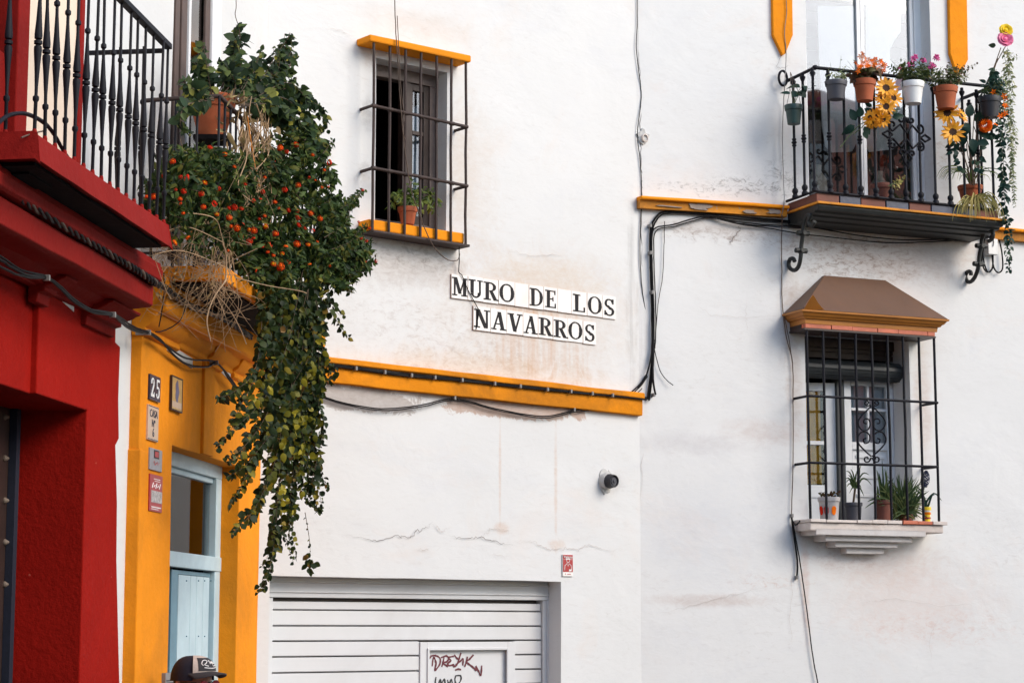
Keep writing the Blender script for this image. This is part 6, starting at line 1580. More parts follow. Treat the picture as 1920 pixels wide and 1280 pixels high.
# ------------------------------------------------------------------ flower pots
def Bpt(px, py, o): return FB.world(FB.loc(px, py, o))
def Apt(px, py, o): return FA.world(FA.loc(px, py, o))
def blade(mb, P, wd, up=VIEW, thick=.0):
    n = len(P); vs = []
    for i, p in enumerate(P):
        t_ = (P[min(i+1, n-1)] - P[max(i-1, 0)]).normalized(); s_ = t_.cross(Vector(up)).normalized(); f = i / (n - 1)
        w_ = wd * (min(1, f * 5 + .55)) * (1 - f) ** .7 + .0004
        nn = s_.cross(t_)
        vs += [p - s_ * w_, p + nn * w_ * -.45, p + s_ * w_]
    mb.add(vs, [(3*i+k_, 3*i+k_+1, 3*i+k_+4, 3*i+k_+3) for i in range(n - 1) for k_ in (0, 1)])
def potted(name, label, px, pyf, pyt, wpx, off_, mat, getp=Bpt, rim=.28, taper=.72, group='potted plants on balcony and sills', cat='potted plant'):
    """pot whose middle line is at px, foot at pyf, rim at pyt, wpx wide at the rim"""
    c = getp(px, pyf, off_); top = getp(px, pyt, off_)
    r1 = wpx / 2 / FPX * c.y
    t_ = Thing(name, label, cat, FW, (c.x, c.y, c.z), group)
    pot(t_, c, r1, r1 * taper, top.z - c.z, mat, rim)
    t_.c, t_.top, t_.r = c, top, r1
    return t_
def tuft(t_, n, hpx, spread, size, meshes, mat, spacing=.016, lean=0.0, stem='stem_green', pair=False, limit=300, r=.0016, start=.25, out=1.0):
    """stems rising from the soil with leaves along them"""
    F = Foliage(); ST = MB(); tips = []
    for i in range(n):
        a = rnd.uniform(0, 6.28); rr = t_.r * .6 * math.sqrt(rnd.random())
        b = t_.top + Vector((rr * math.cos(a), rr * math.sin(a), -.01)); h = hpx * rnd.uniform(.55, 1.0)
        d = Vector((math.cos(a) * spread * rnd.uniform(.3, 1.1) * out + lean, math.sin(a) * spread * rnd.uniform(.3, 1.0), h))
        P = sm([b, b + d * .5 + Vector((0, 0, h * .08)) + rv(.006), b + d], 4)
        sprig(F, P, spacing, size, ST, r, .8, .1, .6, start, pair); tips.append(P[-1])
    if meshes: F.emit(t_, meshes, mat, 'leaf', limit)
    t_.part('stems', ST, M[stem], smooth=60)
    return tips
def bloom(mats, n=5, s_=1.0, cup=.35):
    mb = MB()
    for k_ in range(n):
        a = 2 * math.pi * k_ / n; ca, sa = math.cos(a), math.sin(a); b = a + math.pi / n
        mb.add([(0, 0, 0), (.55 * math.cos(a - .45), -cup * .5, .55 * math.sin(a - .45)), (ca, -cup * .2, sa), (.55 * math.cos(a + .45), -cup * .5, .55 * math.sin(a + .45))], [(0, 1, 2, 3)])
    mb.add([(.16 * math.cos(R(60 * i)), -.12, .16 * math.sin(R(60 * i))) for i in range(6)], [(0, 1, 2, 3, 4, 5)], 1)
    return mb.mesh('flower', [M[m] for m in mats])
def put_bloom(t_, me, p, size, name='flower', parent=None):
    d = VIEW + rv(.4) + Vector((0, 0, .3))
    y = -d.normalized(); x = y.orthogonal().normalized(); z = x.cross(y)
    m3 = Matrix((x, y, z)).transposed() * size
    return t_.mat4(name, me, Matrix.Translation(p) @ m3.to_4x4())
lf_mid = leaf_set('leaf', 'leaf_mid', .5, .25, .2, 1.3); lf_fresh = leaf_set('leaf', 'leaf_fresh', .5, .25, .3, 1.3); lf_dark = leaf_set('leaf', 'leaf_dark', .7, .2, .25, 1.25); lf_maroon = leaf_set('leaf', 'leaf_maroon', .9, .2, .3, 1.2); lf_silver = leaf_set('leaf', 'leaf_silver', .55, .2, .2, 1.3)
OP = OB + .085
def hanger(t_, px0, px1, py):
    w = MB()
    for x in (px0, px1):
        a = Bpt(x, py, OP); b = Bpt(x, py, OB - .005)
        w.tube([a + Vector((0, 0, -.03)), a + Vector((0, 0, .015)), b + Vector((0, 0, .02)), b + Vector((0, 0, -.03))], .003, 5)
    t_.part('hanger', w, M['iron'], smooth=50)

# grey pot, thin plant
t_ = potted('flower_pot', 'small grey pot with sparse little plant on the balcony rail', 1568, 187, 153, 41, OP, 'plastic_grey'); hanger(t_, 1550, 1587, 152)
tuft(t_, 16, .10, .07, .022, lf_silver, 'leaf_silver', .016)
tuft(t_, 2, .19, .03, .012, lf_mid, 'leaf_mid', .05)
# terracotta pot, orange flowers
t_ = potted('flower_pot', 'terracotta pot full of orange flowers on the balcony rail', 1621.5, 190, 151, 42, OP, 'terracotta'); hanger(t_, 1602, 1642, 152)
tuft(t_, 15, .09, .10, .055, lf_maroon, 'leaf_maroon', .022)
kb = [bloom(('petal_amber', 'petal_yellow')), bloom(('petal_orange', 'petal_red'))]
tp = tuft(t_, 26, .17, .12, .02, None, '', .5)
for (x, y) in ((690, 425), (715, 405), (730, 435), (660, 480), (680, 500), (700, 490), (715, 470), (690, 520), (705, 535), (675, 535), (745, 480), (760, 460), (775, 480), (755, 500), (790, 460), (805, 445), (815, 465), (800, 485), (845, 460), (860, 480), (870, 495), (850, 500), (830, 515), (845, 530), (860, 535), (880, 490), (730, 500), (705, 505), (780, 500), (700, 460), (735, 460), (855, 470)):
    p = Bpt(1440 + x / 4, y / 4, OP + rnd.uniform(-.04, .10)); put_bloom(t_, kb[rnd.random() < .45], p, rnd.uniform(.017, .024)); put_bloom(t_, kb[rnd.random() < .45], p + rv(.012), rnd.uniform(.014, .020))
# white pot, magenta flowers
t_ = potted('flower_pot', 'white pot with magenta flowers on the balcony rail', 1712, 195, 155, 43, OP, 'plastic_white'); hanger(t_, 1692, 1732, 155)
tuft(t_, 40, .15, .14, .034, lf_mid, 'leaf_mid', .014, -.02)
cyc = bloom(('petal_magenta', 'petal_pink'), 5, 1, 1.2)
for (x, y) in ((1085, 440), (1100, 430), (1095, 455), (1075, 480), (1060, 488), (1160, 455), (1170, 460), (1262, 430), (1268, 450), (1255, 445), (1230, 490), (1240, 500), (1225, 510), (995, 510)):
    p = Bpt(1440 + x / 4, y / 4, OP + rnd.uniform(-.02, .08)); put_bloom(t_, cyc, p, rnd.uniform(.022, .030)); put_bloom(t_, cyc, p + rv(.012), rnd.uniform(.016, .022))
tp = tuft(t_, 8, .19, .14, .02, None, '', .5)
# terracotta pot with pale leaved plant
t_ = potted('flower_pot', 'terracotta pot with bushy pale leaved plant right of the white pot', 1774, 205, 164, 45, OP, 'terracotta', taper=.70); hanger(t_, 1753, 1795, 164)
tuft(t_, 34, .16, .16, .026, lf_mid, 'leaf_mid', .013); tuft(t_, 14, .15, .15, .024, lf_silver, 'leaf_silver', .016); tuft(t_, 10, .21, .06, .024, lf_maroon, 'leaf_maroon', .018, .13)
# dark pot at the corner
t_ = potted('flower_pot', 'dark grey pot with orange blooms at the right balcony corner', 1857, 221, 183, 41, OP, 'plastic_black'); hanger(t_, 1840, 1874, 183)
tuft(t_, 16, .14, .05, .04, lf_dark, 'leaf_dark', .018, .03); tuft(t_, 10, .10, .10, .03, lf_mid, 'leaf_mid', .016, .06)
for (x, y) in ((1690, 690), (1770, 720), (1780, 740), (1775, 790), (1785, 800), (1760, 860), (1780, 850), (1740, 870), (1705, 935)):
    put_bloom(t_, kb[1], Bpt(1440 + x / 4, y / 4, OP + .06), .026)
# dark green hanging pot
t_ = potted('flower_pot', 'dark green pot hung by wires at the left balcony end', 1488.5, 233, 198, 33, .25, 'plastic_green', taper=.74)
w = MB()
for dx in (-.05, .05, 0): w.tube(sm([t_.top + Vector((dx, .01, 0)), t_.top + Vector((dx * .5, 0, .12)), t_.top + Vector((-.02, 0, .24))], 4), .002, 5)
t_.part('hanger', w, M['wire_brown'], smooth=60)
F = Foliage(); ST = MB()
for pts in ([(1488, 198), (1484, 176), (1482, 168)], [(1488, 198), (1500, 172), (1514, 166), (1524, 168)], [(1488, 198), (1494, 175), (1505, 160)]):
    sprig(F, [Bpt(x, y, .27) for x, y in pts], .03, .075, ST, .003, .8, .2, .8, .4)
F.emit(t_, lf_dark, 'leaf_dark'); t_.part('stems', ST, M['stem_green'], smooth=60)
# pot on the balcony floor with yellow succulent
t_ = potted('flower_pot', 'terracotta pot with yellow succulent on the balcony floor', 1655, 379, 346, 40, OB - .17, 'terracotta_dark', taper=.72)
F = Foliage(); ST = MB()
for pts in ([(1665, 348), (1680, 352), (1684, 340), (1682, 355)], [(1670, 346), (1690, 338), (1698, 330)], [(1668, 348), (1682, 344), (1684, 338)]): sprig(F, [Bpt(x, y, OB + .0) for x, y in pts], .012, .035, ST, .003, .9, -.3, .8, .3)
F.emit(t_, leaf_set('leaf', 'leaf_straw', .55), 'leaf_straw'); t_.part('stems', ST, M['stem_green'], smooth=60)

# --- sunflowers
def petal(L=1.0, W=.36, n=4, name='petal', mat='petal_sun'):
    vs = []
    for i in range(n + 1):
        f = i / n; w_ = W / 2 * (math.sin(math.pi * (.18 + .82 * f) * .98) if i < n else 0) + (.01 if i == n else 0)
        vs += [(-w_, f * L, .03 * math.sin(f * 3)), (0, f * L, .05 - .12 * f * f), (w_, f * L, .03 * math.sin(f * 3))]
    return MB().add(vs, [(3*i+k_, 3*i+k_+1, 3*i+k_+4, 3*i+k_+3) for i in range(n) for k_ in (0, 1)]).mesh(name, M[mat], 80)
me_pet = [petal(), petal(1, .42), petal(.95, .32, 4)]
def sunflower(t_, p, rad, d):
    d = Vector(d).normalized(); x = d.orthogonal().normalized(); y = d.cross(x)
    dsk = t_.part('flower', along(p - d * .012, d, [(0, 0), (rad * .32, 0), (rad * .35, .010), (rad * .30, .018), (rad * .18, .014), (0, .016)], 14), M['seed_brown'], smooth=60)
    for ring_, n_, sc_, tilt in ((0, 13, 1.0, .10), (1, 12, .86, .34)):
        for k_ in range(n_):
            a = 2 * math.pi * (k_ + .5 * ring_) / n_ + rnd.gauss(0, .06); rd = x * math.cos(a) + y * math.sin(a)
            dirv = rd * math.cos(tilt) + d * math.sin(tilt) + rv(.06)
            m4 = leaf_matrix(p + rd * rad * .26 + d * .002 * ring_, dirv, d, rad * .76 * sc_ * rnd.uniform(.9, 1.1), rnd.gauss(0, .15))
            t_.mat4('petal', me_pet[rnd.randrange(3)], m4, parent=dsk)
def zz5(x, y, o): return Bpt(1440 + x / 4, y / 4, o)
q = zz5(880, 800, OB + .05)
t_ = Thing('sunflower_bunch', 'bunch of artificial sunflowers tied to the middle of the balcony rail', 'flowers', FW, (q.x, q.y, q.z))
for x, y, r_, d in ((885, 662, 19, (.1, -1, .25)), (940, 735, 16, (.4, -1, .1)), (862, 735, 14, (-.3, -1, .5)), (885, 800, 16, (.1, -1, -.1)), (765, 885, 13, (-.7, -.8, .1)), (810, 880, 15, (-.5, -.9, -.3)), (862, 895, 14, (.3, -.9, -.5)), (775, 920, 12, (-.3, -.7, -.9))):
    sunflower(t_, zz5(x, y, OB + .07 + rnd.uniform(0, .05)), r_ / FPX * q.y * 1.3, d)
F = Foliage(); ST = MB()
for pts in ([(885, 700), (880, 800), (800, 900), (700, 930), (600, 1030), (540, 1110)], [(860, 880), (780, 850), (690, 900)], [(940, 760), (950, 830), (960, 850)], [(760, 900), (700, 960), (640, 1010)], [(885, 830), (900, 880), (910, 900)]):
    ST.tube(sm([zz5(x, y, OB + .045) for x, y in pts], 5), .0035, 5)
for x, y, dx, dz, s_ in ((930, 880, .9, .1, .085), (660, 905, -.3, .6, .09), (650, 940, -.6, -.5, .09), (690, 880, .0, .9, .075), (720, 950, .4, -.6, .07), (790, 860, -.6, .4, .075), (800, 870, .1, -.6, .08), (720, 985, .3, -.8, .06), (930, 860, .7, .6, .06), (780, 800, -.8, .5, .05)):
    F.add(zz5(x, y, OB + .05), (dx, -.2, dz), VIEW, s_, rnd.randrange(4))
F.emit(t_, lf_dark, 'leaf_dark'); t_.part('stems', ST, M['stem_green'], smooth=60)
# tall pot of sunflowers in the right corner, with spider plant and pompon
t_ = potted('sunflower_pot', 'terracotta pot of tall sunflowers in the right balcony corner', 1820, 380, 349, 46, OB - .13, 'terracotta', taper=.74)
ky = t_.c.y
for x, y, r_, d in ((1345, 848, 19, (-.2, -1, .1)), (1386, 992, 19, (0, -1, .05)), (1450, 868, 13, (.7, -.6, .4))):
    sunflower(t_, zz5(x, y, OB + .06), r_ / FPX * ky * 1.3, d)
ST = MB(); F = Foliage()
for pts in ([(1520, 1390), (1500, 1250), (1440, 1120), (1390, 1000)], [(1520, 1390), (1490, 1200), (1400, 960), (1350, 860)], [(1540, 1390), (1510, 1150), (1470, 950), (1450, 870)], [(1560, 1390), (1590, 1200), (1610, 1050), (1625, 950)], [(1540, 1390), (1530, 1150), (1560, 800), (1650, 620), (1740, 360)], [(1550, 1390), (1550, 1130), (1600, 760), (1680, 540), (1780, 350)], [(1545, 1390), (1570, 1100), (1590, 800), (1650, 640), (1720, 440)], [(1530, 1390), (1500, 1300), (1530, 1180), (1560, 1050), (1540, 950)], [(1530, 1390), (1540, 1300), (1500, 1180), (1490, 1080)]):
    ST.tube(sm([zz5(x + rnd.gauss(0, 6), y, OB + .02 + rnd.gauss(0, .015)) for x, y in pts], 6), .0035, 5)
t_.part('stems', ST, M['stem_brown'], smooth=60)
for x, y, dx, dz, s_ in ((1440, 900, .3, .6, .09), (1460, 930, .2, -.8, .085), (1500, 900, .3, .9, .10), (1540, 890, .7, .5, .10), (1520, 960, -.5, -.6, .10), (1560, 980, .6, -.5, .11), (1500, 1000, -.2, -1, .10), (1540, 1040, .1, -.9, .10), (1580, 930, .5, .2, .09), (1420, 1070, -.5, -.6, .07), (1590, 1040, .6, -.3, .07), (1640, 1040, .8, .2, .06), (1390, 1120, -.6, -.2, .05), (1420, 1150, -.4, -.8, .05), (1600, 1100, .7, .1, .05), (1440, 1200, -.6, -.3, .045), (1580, 1180, .6, -.3, .05), (1520, 1230, .6, .2, .05), (1470, 1290, -.7, .3, .05), (1560, 1290, .7, .1, .05), (1480, 1130, -.7, .0, .05), (1530, 1100, .6, .5, .06), (1710, 330, -.9, -.1, .055)):
    for rep in range(2 if y > 1000 else 1): F.add(zz5(x + rnd.gauss(0, 12), y + rnd.gauss(0, 12), OB + .04 + rnd.gauss(0, .02)), (dx, -.2, dz), VIEW + rv(.2), s_, rnd.randrange(4))
F.emit(t_, lf_dark, 'leaf_dark')
pm = zz5(1628, 940, OB + .08); rp = 13.5 / FPX * ky; mb = MB()
for i in range(150):
    z = 1 - 2 * (i + .5) / 150; a = i * 2.39996; rr = math.sqrt(1 - z * z); c = Vector((rr * math.cos(a), rr * math.sin(a), z)); x = c.orthogonal().normalized(); y = c.cross(x)
    b = pm + c * rp * .55; tip = pm + c * rp * rnd.uniform(.92, 1.08); s_ = rp * .14
    mb.add([b - x * s_, b + x * s_, tip + x * s_ * .9 + y * s_ * .6, tip - x * s_ * .9 - y * s_ * .6], [(0, 1, 2, 3)])
t_.part('pompon', mb, M['petal_orange'])
def rose(t_, p, rad, mat, name='rose'):
    for i, (n_, rr, tilt) in enumerate(((3, .28, 1.25), (5, .55, .95), (6, .80, .55), (7, 1.0, .22))):
        mb = MB()
        for k_ in range(n_):
            a = 2 * math.pi * k_ / n_ + i * .5; up = Vector((.05, -1, .25)).normalized(); x = up.orthogonal().normalized(); y = up.cross(x); rd = x * math.cos(a) + y * math.sin(a); tn = up.cross(rd)
            b = p + rd * rad * rr * .35; wd = rad * rr * .62; ln = rad * (.35 + .45 * rr)
            dv_ = rd * math.cos(tilt) + up * math.sin(tilt)
            vs = []
            for u_ in range(4):
                f = u_ / 3
                for v_ in range(5):
                    g_ = (v_ - 2) / 2; vs.append(b + dv_ * ln * f * (1 - .18 * g_ * g_) + tn * wd * g_ * (.4 + .6 * math.sin(1.9 * f + .3)) + up * rad * .12 * (g_ * g_ - .25 * f * f * 2) + rv(rad * .015))
            mb.add(vs, [(5*u_+v_, 5*u_+v_+1, 5*u_+v_+6, 5*u_+v_+5) for u_ in range(3) for v_ in range(4)])
        t_.part(name, mb, M[mat], smooth=80)
    t_.part('bud', MB().lathe([(0, -rad * .4), (rad * .3, -rad * .2), (rad * .36, 0), (rad * .25, rad * .25), (0, rad * .35)], tuple(p + Vector((0, -rad * .12, 0))), 10), M[mat], smooth=60)
rose(t_, zz5(1783, 230, OB + .10), 12.0 / FPX * ky, 'petal_lemon'); rose(t_, zz5(1778, 298, OB + .11), 14.0 / FPX * ky, 'petal_pink')
t_ = Thing('spider_plant', 'straw coloured spider plant spilling over the balcony floor edge', 'plant', FW, tuple(Bpt(1820, 380, OB)))
c = Bpt(1828, 378, OB + .015); mb_ = None
for i in range(64):
    a = rnd.uniform(-.3, math.pi + .3) if rnd.random() < .55 else rnd.uniform(math.pi, 2 * math.pi); L = rnd.uniform(.10, .20)
    d = Vector((math.cos(a), -.35 - .3 * rnd.random(), 0)); up_ = rnd.uniform(-.3, 1.0)
    P = sm([c + rv(.02), c + d * L * .45 + Vector((0, 0, L * .35 * up_)), c + d * L * .85 + Vector((0, 0, L * (.2 * up_ - .35))), c + d * L + Vector((0, 0, L * (.0 * up_ - .85)))], 3)
    mb = MB(); blade(mb, P, .0045); t_.part('leaf', mb, M['leaf_straw'], smooth=80)
for i in range(26):
    a = rnd.uniform(0, 2 * math.pi); L = rnd.uniform(.12, .24); b = Bpt(1820, 349, OB - .13)
    P = sm([b, b + Vector((math.cos(a) * L * .4, -.05, L * .55)), b + Vector((math.cos(a) * L, -.08, L * .5)), b + Vector((math.cos(a) * L * 1.25, -.08, L * .15))], 3)
    mb = MB(); blade(mb, P, .004); t_.part('leaf', mb, M['leaf_fresh'], smooth=80)
# trailing vines at the right end
q = Bpt(1872, 140, OB)
t_ = Thing('trailing_ivy', 'dark ivy string hanging from the balcony corner to below the floor', 'ivy', FW, (q.x, q.y, q.z))
F = Foliage(); ST = MB()
for pts in ([(1868, 130), (1864, 150), (1872, 175), (1880, 220), (1878, 260), (1882, 320), (1884, 380), (1892, 430), (1888, 470), (1893, 495), (1889, 512)], [(1872, 150), (1868, 200), (1874, 250), (1880, 300), (1880, 350), (1888, 400), (1894, 450), (1890, 505)], [(1870, 135), (1876, 200), (1884, 245), (1880, 290)], [(1862, 128), (1866, 148), (1862, 170)]):
    sprig(F, sm([Bpt(x + rnd.gauss(0, 1), y, OB + .05) for x, y in pts], 6), .016, .046, ST, .002, .85, .25, .8)
F.emit(t_, lf_dark, 'leaf_dark', 'leaf', 300); t_.part('stems', ST, M['stem_green'], smooth=60)
t_ = Thing('trailing_vine', 'pale silvery vine hanging at the far right of the balcony', 'vine', FW, tuple(Bpt(1892, 110, OB)))
F = Foliage(); ST = MB()
for pts in ([(1882, 92), (1888, 120), (1894, 170), (1892, 230), (1897, 290), (1899, 340), (1903, 390)], [(1886, 95), (1896, 120), (1886, 160), (1898, 220), (1900, 280), (1896, 330), (1904, 380)], [(1884, 100), (1900, 108), (1906, 104)], [(1890, 120), (1882, 150), (1890, 200), (1904, 250), (1900, 300)], [(1888, 90), (1892, 130), (1900, 180), (1894, 260), (1903, 330), (1902, 372)], [(1892, 150), (1880, 190), (1886, 230)]):
    sprig(F, sm([Bpt(x + rnd.gauss(0, 1.5), y, OB + .02) for x, y in pts], 6), .011, .030, ST, .0016, .9, .15, .6)
F.emit(t_, lf_silver, 'leaf_silver', 'leaf', 300); t_.part('stems', ST, M['stem_green'], smooth=60)

# --- left window pot
t_ = potted('flower_pot', 'small terracotta pot with drooping fern behind the window bars', 764, 421, 389, 36, .02, 'terracotta', getp=Apt, rim=.30, taper=.70)
F = Foliage(); ST = MB()
for pts in ([(764, 388), (772, 360), (775, 338), (770, 330)], [(764, 388), (755, 368), (742, 366), (736, 376), (732, 392)], [(766, 388), (785, 362), (805, 356), (815, 365)], [(768, 388), (795, 372), (812, 372), (818, 390)], [(764, 388), (760, 362), (765, 345)], [(766, 388), (790, 380), (806, 392), (812, 402)], [(764, 388), (748, 372), (738, 368)], [(766, 388), (782, 370), (792, 350)], [(766, 388), (778, 380), (786, 395), (784, 405)], [(764, 386), (772, 368), (780, 356)]):
    for rep in range(2): sprig(F, sm([Apt(x + rnd.gauss(0, 2), y + rnd.gauss(0, 2), .03 + rnd.gauss(0, .02)) for x, y in pts], 4), .014, .036, ST, .0022, .8, .2, .7, .15)
F.emit(t_, lf_fresh, 'leaf_fresh'); t_.part('stems', ST, M['stem_green'], smooth=60)

# --- pots on the lower sill
def z8(x, y, o): return Bpt(1440 + x / 4, 740 + y / 4, o)
t_ = potted('paint_bucket', 'grey white bucket with red printed fruit used as planter on the sill', 1555, 975, 932, 40, .06, 'bucket_grey', rim=.2, taper=.84)
w = MB(); k_ = t_.r * .9
for a0, mt in ((-115, 'sign_red'), (-70, 'petal_orange'), (-150, 'petal_red')):
    mb = MB(); hz = (t_.top.z - t_.c.z)
    vs = []
    for i in range(5):
        for z in (.22, .60): a = R(a0 + (i - 2) * 7); rr = t_.r * (.84 + .16 * z) * 1.02 + .002; vs.append((t_.c.x + rr * math.cos(a), t_.c.y + rr * math.sin(a), t_.c.z + hz * (z if 0 < i < 4 else .41 + (z - .41) * .5)))
    mb.add(vs, [(2*i, 2*i+2, 2*i+3, 2*i+1) for i in range(4)]); t_.part('print', mb, M[mt])
F = Foliage()
for _ in range(60): F.add(t_.top + Vector((rnd.uniform(-.06, .06), rnd.uniform(-.06, .03), rnd.uniform(0, .03))), rv() + Vector((0, 0, .2)), rv(), .022, rnd.randrange(4))
F.emit(t_, lf_maroon, 'leaf_maroon')
def aloe(t_, tips, base, wd, mat='leaf_aloe', bend=.25):
    for x, y in tips:
        e = z8(x, y, .10 + rnd.gauss(0, .03)); b = base + Vector((rnd.gauss(0, .012), rnd.gauss(0, .012), 0)); m_ = b.lerp(e, .55) + Vector((0, -.01, (abs(e.x - b.x)) * bend + .01))
        mb = MB(); blade(mb, sm([b, m_, e], 4), wd * rnd.uniform(.85, 1.15)); t_.part('leaf', mb, M[mat], smooth=80)
t_ = potted('aloe_pot', 'grey pot with spiky aloe in the middle of the sill', 1600, 976, 942, 33, .08, 'plastic_grey', rim=.2, taper=.86)
aloe(t_, [(585, 570), (620, 555), (655, 590), (690, 545), (700, 520), (760, 600), (780, 680), (740, 640), (580, 630), (590, 690), (610, 740), (720, 760), (640, 700), (700, 700), (600, 600), (670, 560), (580, 660)], z8(655, 700, .09), .007, bend=.35)
w = MB(); w.tube([t_.top, z8(655, 690, .09)], .008, 6); t_.part('trunk', w, M['stem_brown'])
t_ = potted('aloe_pot', 'dark red pot with tall upright aloe on the sill', 1657, 976, 938, 34, .08, 'terracotta_dark', rim=.2, taper=.80)
aloe(t_, [(815, 560), (855, 490), (875, 550), (840, 610), (900, 600), (940, 620), (920, 660), (820, 680), (800, 740), (890, 560), (860, 590), (950, 680), (725, 850), (745, 800), (830, 580), (910, 640), (935, 700)], t_.top + Vector((.0, 0, -.01)), .010, bend=.08)
q = z8(1030, 925, .08)
t_ = Thing('aloe_clump', 'dense clump of thin grassy aloe leaves on the sill', 'plant', FW, (q.x, q.y, q.z))
tp_ = []
for i in range(150):
    a = rnd.uniform(R(15), R(165)); L = rnd.uniform(170, 330); tp_.append((1010 + math.cos(a) * L * .75, 900 - math.sin(a) * L))
for i in range(30): tp_.append((rnd.uniform(930, 1230), rnd.uniform(860, 945)))
for x, y in tp_:
    e = z8(x, y, .10 + rnd.gauss(0, .04)); b = z8(1010 + rnd.gauss(0, 35), 915 + rnd.gauss(0, 12), .08); m_ = b.lerp(e, .5) + Vector((0, -.012, abs(e.x - b.x) * .22))
    mb = MB(); blade(mb, sm([b, m_, e], 3), rnd.uniform(.006, .010)); t_.part('leaf', mb, M['leaf_aloe'], smooth=80)
t_.part('pot', MB().lathe([(0, 0), (.045, 0), (.055, .05), (.048, .05), (0, .045)], tuple(z8(1030, 950, .07)), 14), M['terracotta_dark'], smooth=40)
t_ = potted('hyacinth_pot', 'striped yellow pot with dark blue hyacinth at the right sill end', 1738, 978, 950, 14, .10, 'petal_lemon', rim=.25, taper=.9)
for z, mt in ((.25, 'sign_red'), (.55, 'petal_orange'), (.72, 'plastic_white')):
    hz = t_.top.z - t_.c.z; rr = t_.r * (.9 + .1 * z) + .004
    t_.part('stripe', MB().lathe([(rr - .003, hz * (z - .06)), (rr, hz * (z - .05)), (rr, hz * (z + .05)), (rr - .003, hz * (z + .06))], tuple(t_.c), 16), M[mt])
w = MB(); w.tube(sm([t_.top, z8(1160, 760, .10), z8(1180, 640, .10)], 4), .006, 6); t_.part('stem', w, M['leaf_dark'], smooth=60)
mb = MB(); c0_, c1_ = z8(1172, 690, .10), z8(1186, 570, .10)
for i in range(110):
    f = (i + .5) / 110; a = i * 2.4; rr = .030 * (math.sin(math.pi * (.12 + .84 * f)) ** .7); c = c0_.lerp(c1_, f) + Vector((math.cos(a) * rr, math.sin(a) * rr, 0)); d = Vector((math.cos(a), math.sin(a), .4)); x = d.orthogonal().normalized(); y = d.cross(x).normalized(); s_ = .008
    mb.add([c + d * .004, c + x * s_, c + y * s_, c - x * s_, c - y * s_], [(0, 1, 2), (0, 2, 3), (0, 3, 4), (0, 4, 1)])
t_.part('flower', mb, M['petal_navy'])
aloe(t_, [(1305, 795), (1250, 750), (1090, 740), (1110, 700), (1120, 770)], t_.top + Vector((0, 0, .0)), .009, 'leaf_dark', .45)
# ------------------------------------------------------------------ man in a cap by the blue door
PX, PY, YAW = at(362, 1240, 9.9).x, 9.9, R(-33)
FP = Frame(PX, PY, YAW + R(90))          # local -y is where he faces
ZT = 1.8 - (1227 - 1180) / FPX * PY      # top of the cap
hz = ZT - .128                           # middle of the head
t_ = Thing('person', 'man in dark cap with cream front and red sunglasses by the blue door', 'person', FP, (0, 0, 0))
V3 = [(0, 0, .93), (0, 0, 1.06), (0, -.01, 1.22), (0, .0, 1.38), (0, .015, hz - .14), (0, .0, hz - .09)]
E = [(0, 1), (1, 2), (2, 3), (3, 4), (4, 5)]; Rr = [(.15, .115), (.145, .11), (.165, .12), (.13, .09), (.06, .06), (.06, .06)]
def chain(start, pts):
    p = start
    for v, r in pts: V3.append(v); Rr.append(r); E.append((p, len(V3) - 1)); p = len(V3) - 1
    return p
for s_ in (-1, 1):
    chain(0, [((s_ * .10, 0, .86), (.095, .10)), ((s_ * .11, -.01, .50), (.062, .066)), ((s_ * .11, .015, .30), (.055, .06)), ((s_ * .11, .02, .10), (.040, .045)), ((s_ * .115, -.05, .045), (.042, .035)), ((s_ * .12, -.15, .035), (.042, .028))])
    h = chain(3, [((s_ * .18, .0, 1.37), (.062, .062)), ((s_ * .235, .01, 1.12), (.043, .043)), ((s_ * .245, -.06, .90), (.030, .030)), ((s_ * .245, -.085, .84), (.026, .036))])
    for k_, (dy, L) in enumerate(((-.030, .065), (-.010, .075), (.010, .070), (.028, .055))):
        chain(h, [((s_ * .248, -.088 + dy * .9, .80), (.0095, .0095)), ((s_ * .240, -.092 + dy, .80 - L * .55), (.009, .009)), ((s_ * .228, -.094 + dy, .80 - L), (.008, .008))])
    chain(h, [((s_ * .225, -.120, .825), (.010, .010)), ((s_ * .212, -.130, .79), (.0095, .0095))])
me = bpy.data.meshes.new('body'); me.from_pydata(V3, E, [])
tmp = bpy.data.objects.new('body', me); COL.objects.link(tmp)
md_ = tmp.modifiers.new('skin', 'SKIN'); md_.use_smooth_shade = True
for i, r in enumerate(Rr): me.skin_vertices[0].data[i].radius = r
me.skin_vertices[0].data[0].use_root = True
tmp.modifiers.new('sub', 'SUBSURF').levels = 2
dg = bpy.context.evaluated_depsgraph_get()
bm_ = bpy.data.meshes.new_from_object(tmp.evaluated_get(dg)); bpy.data.objects.remove(tmp)
mb = MB(); mb.add([tuple(v.co) for v in bm_.vertices], [tuple(f.vertices) for f in bm_.polygons])
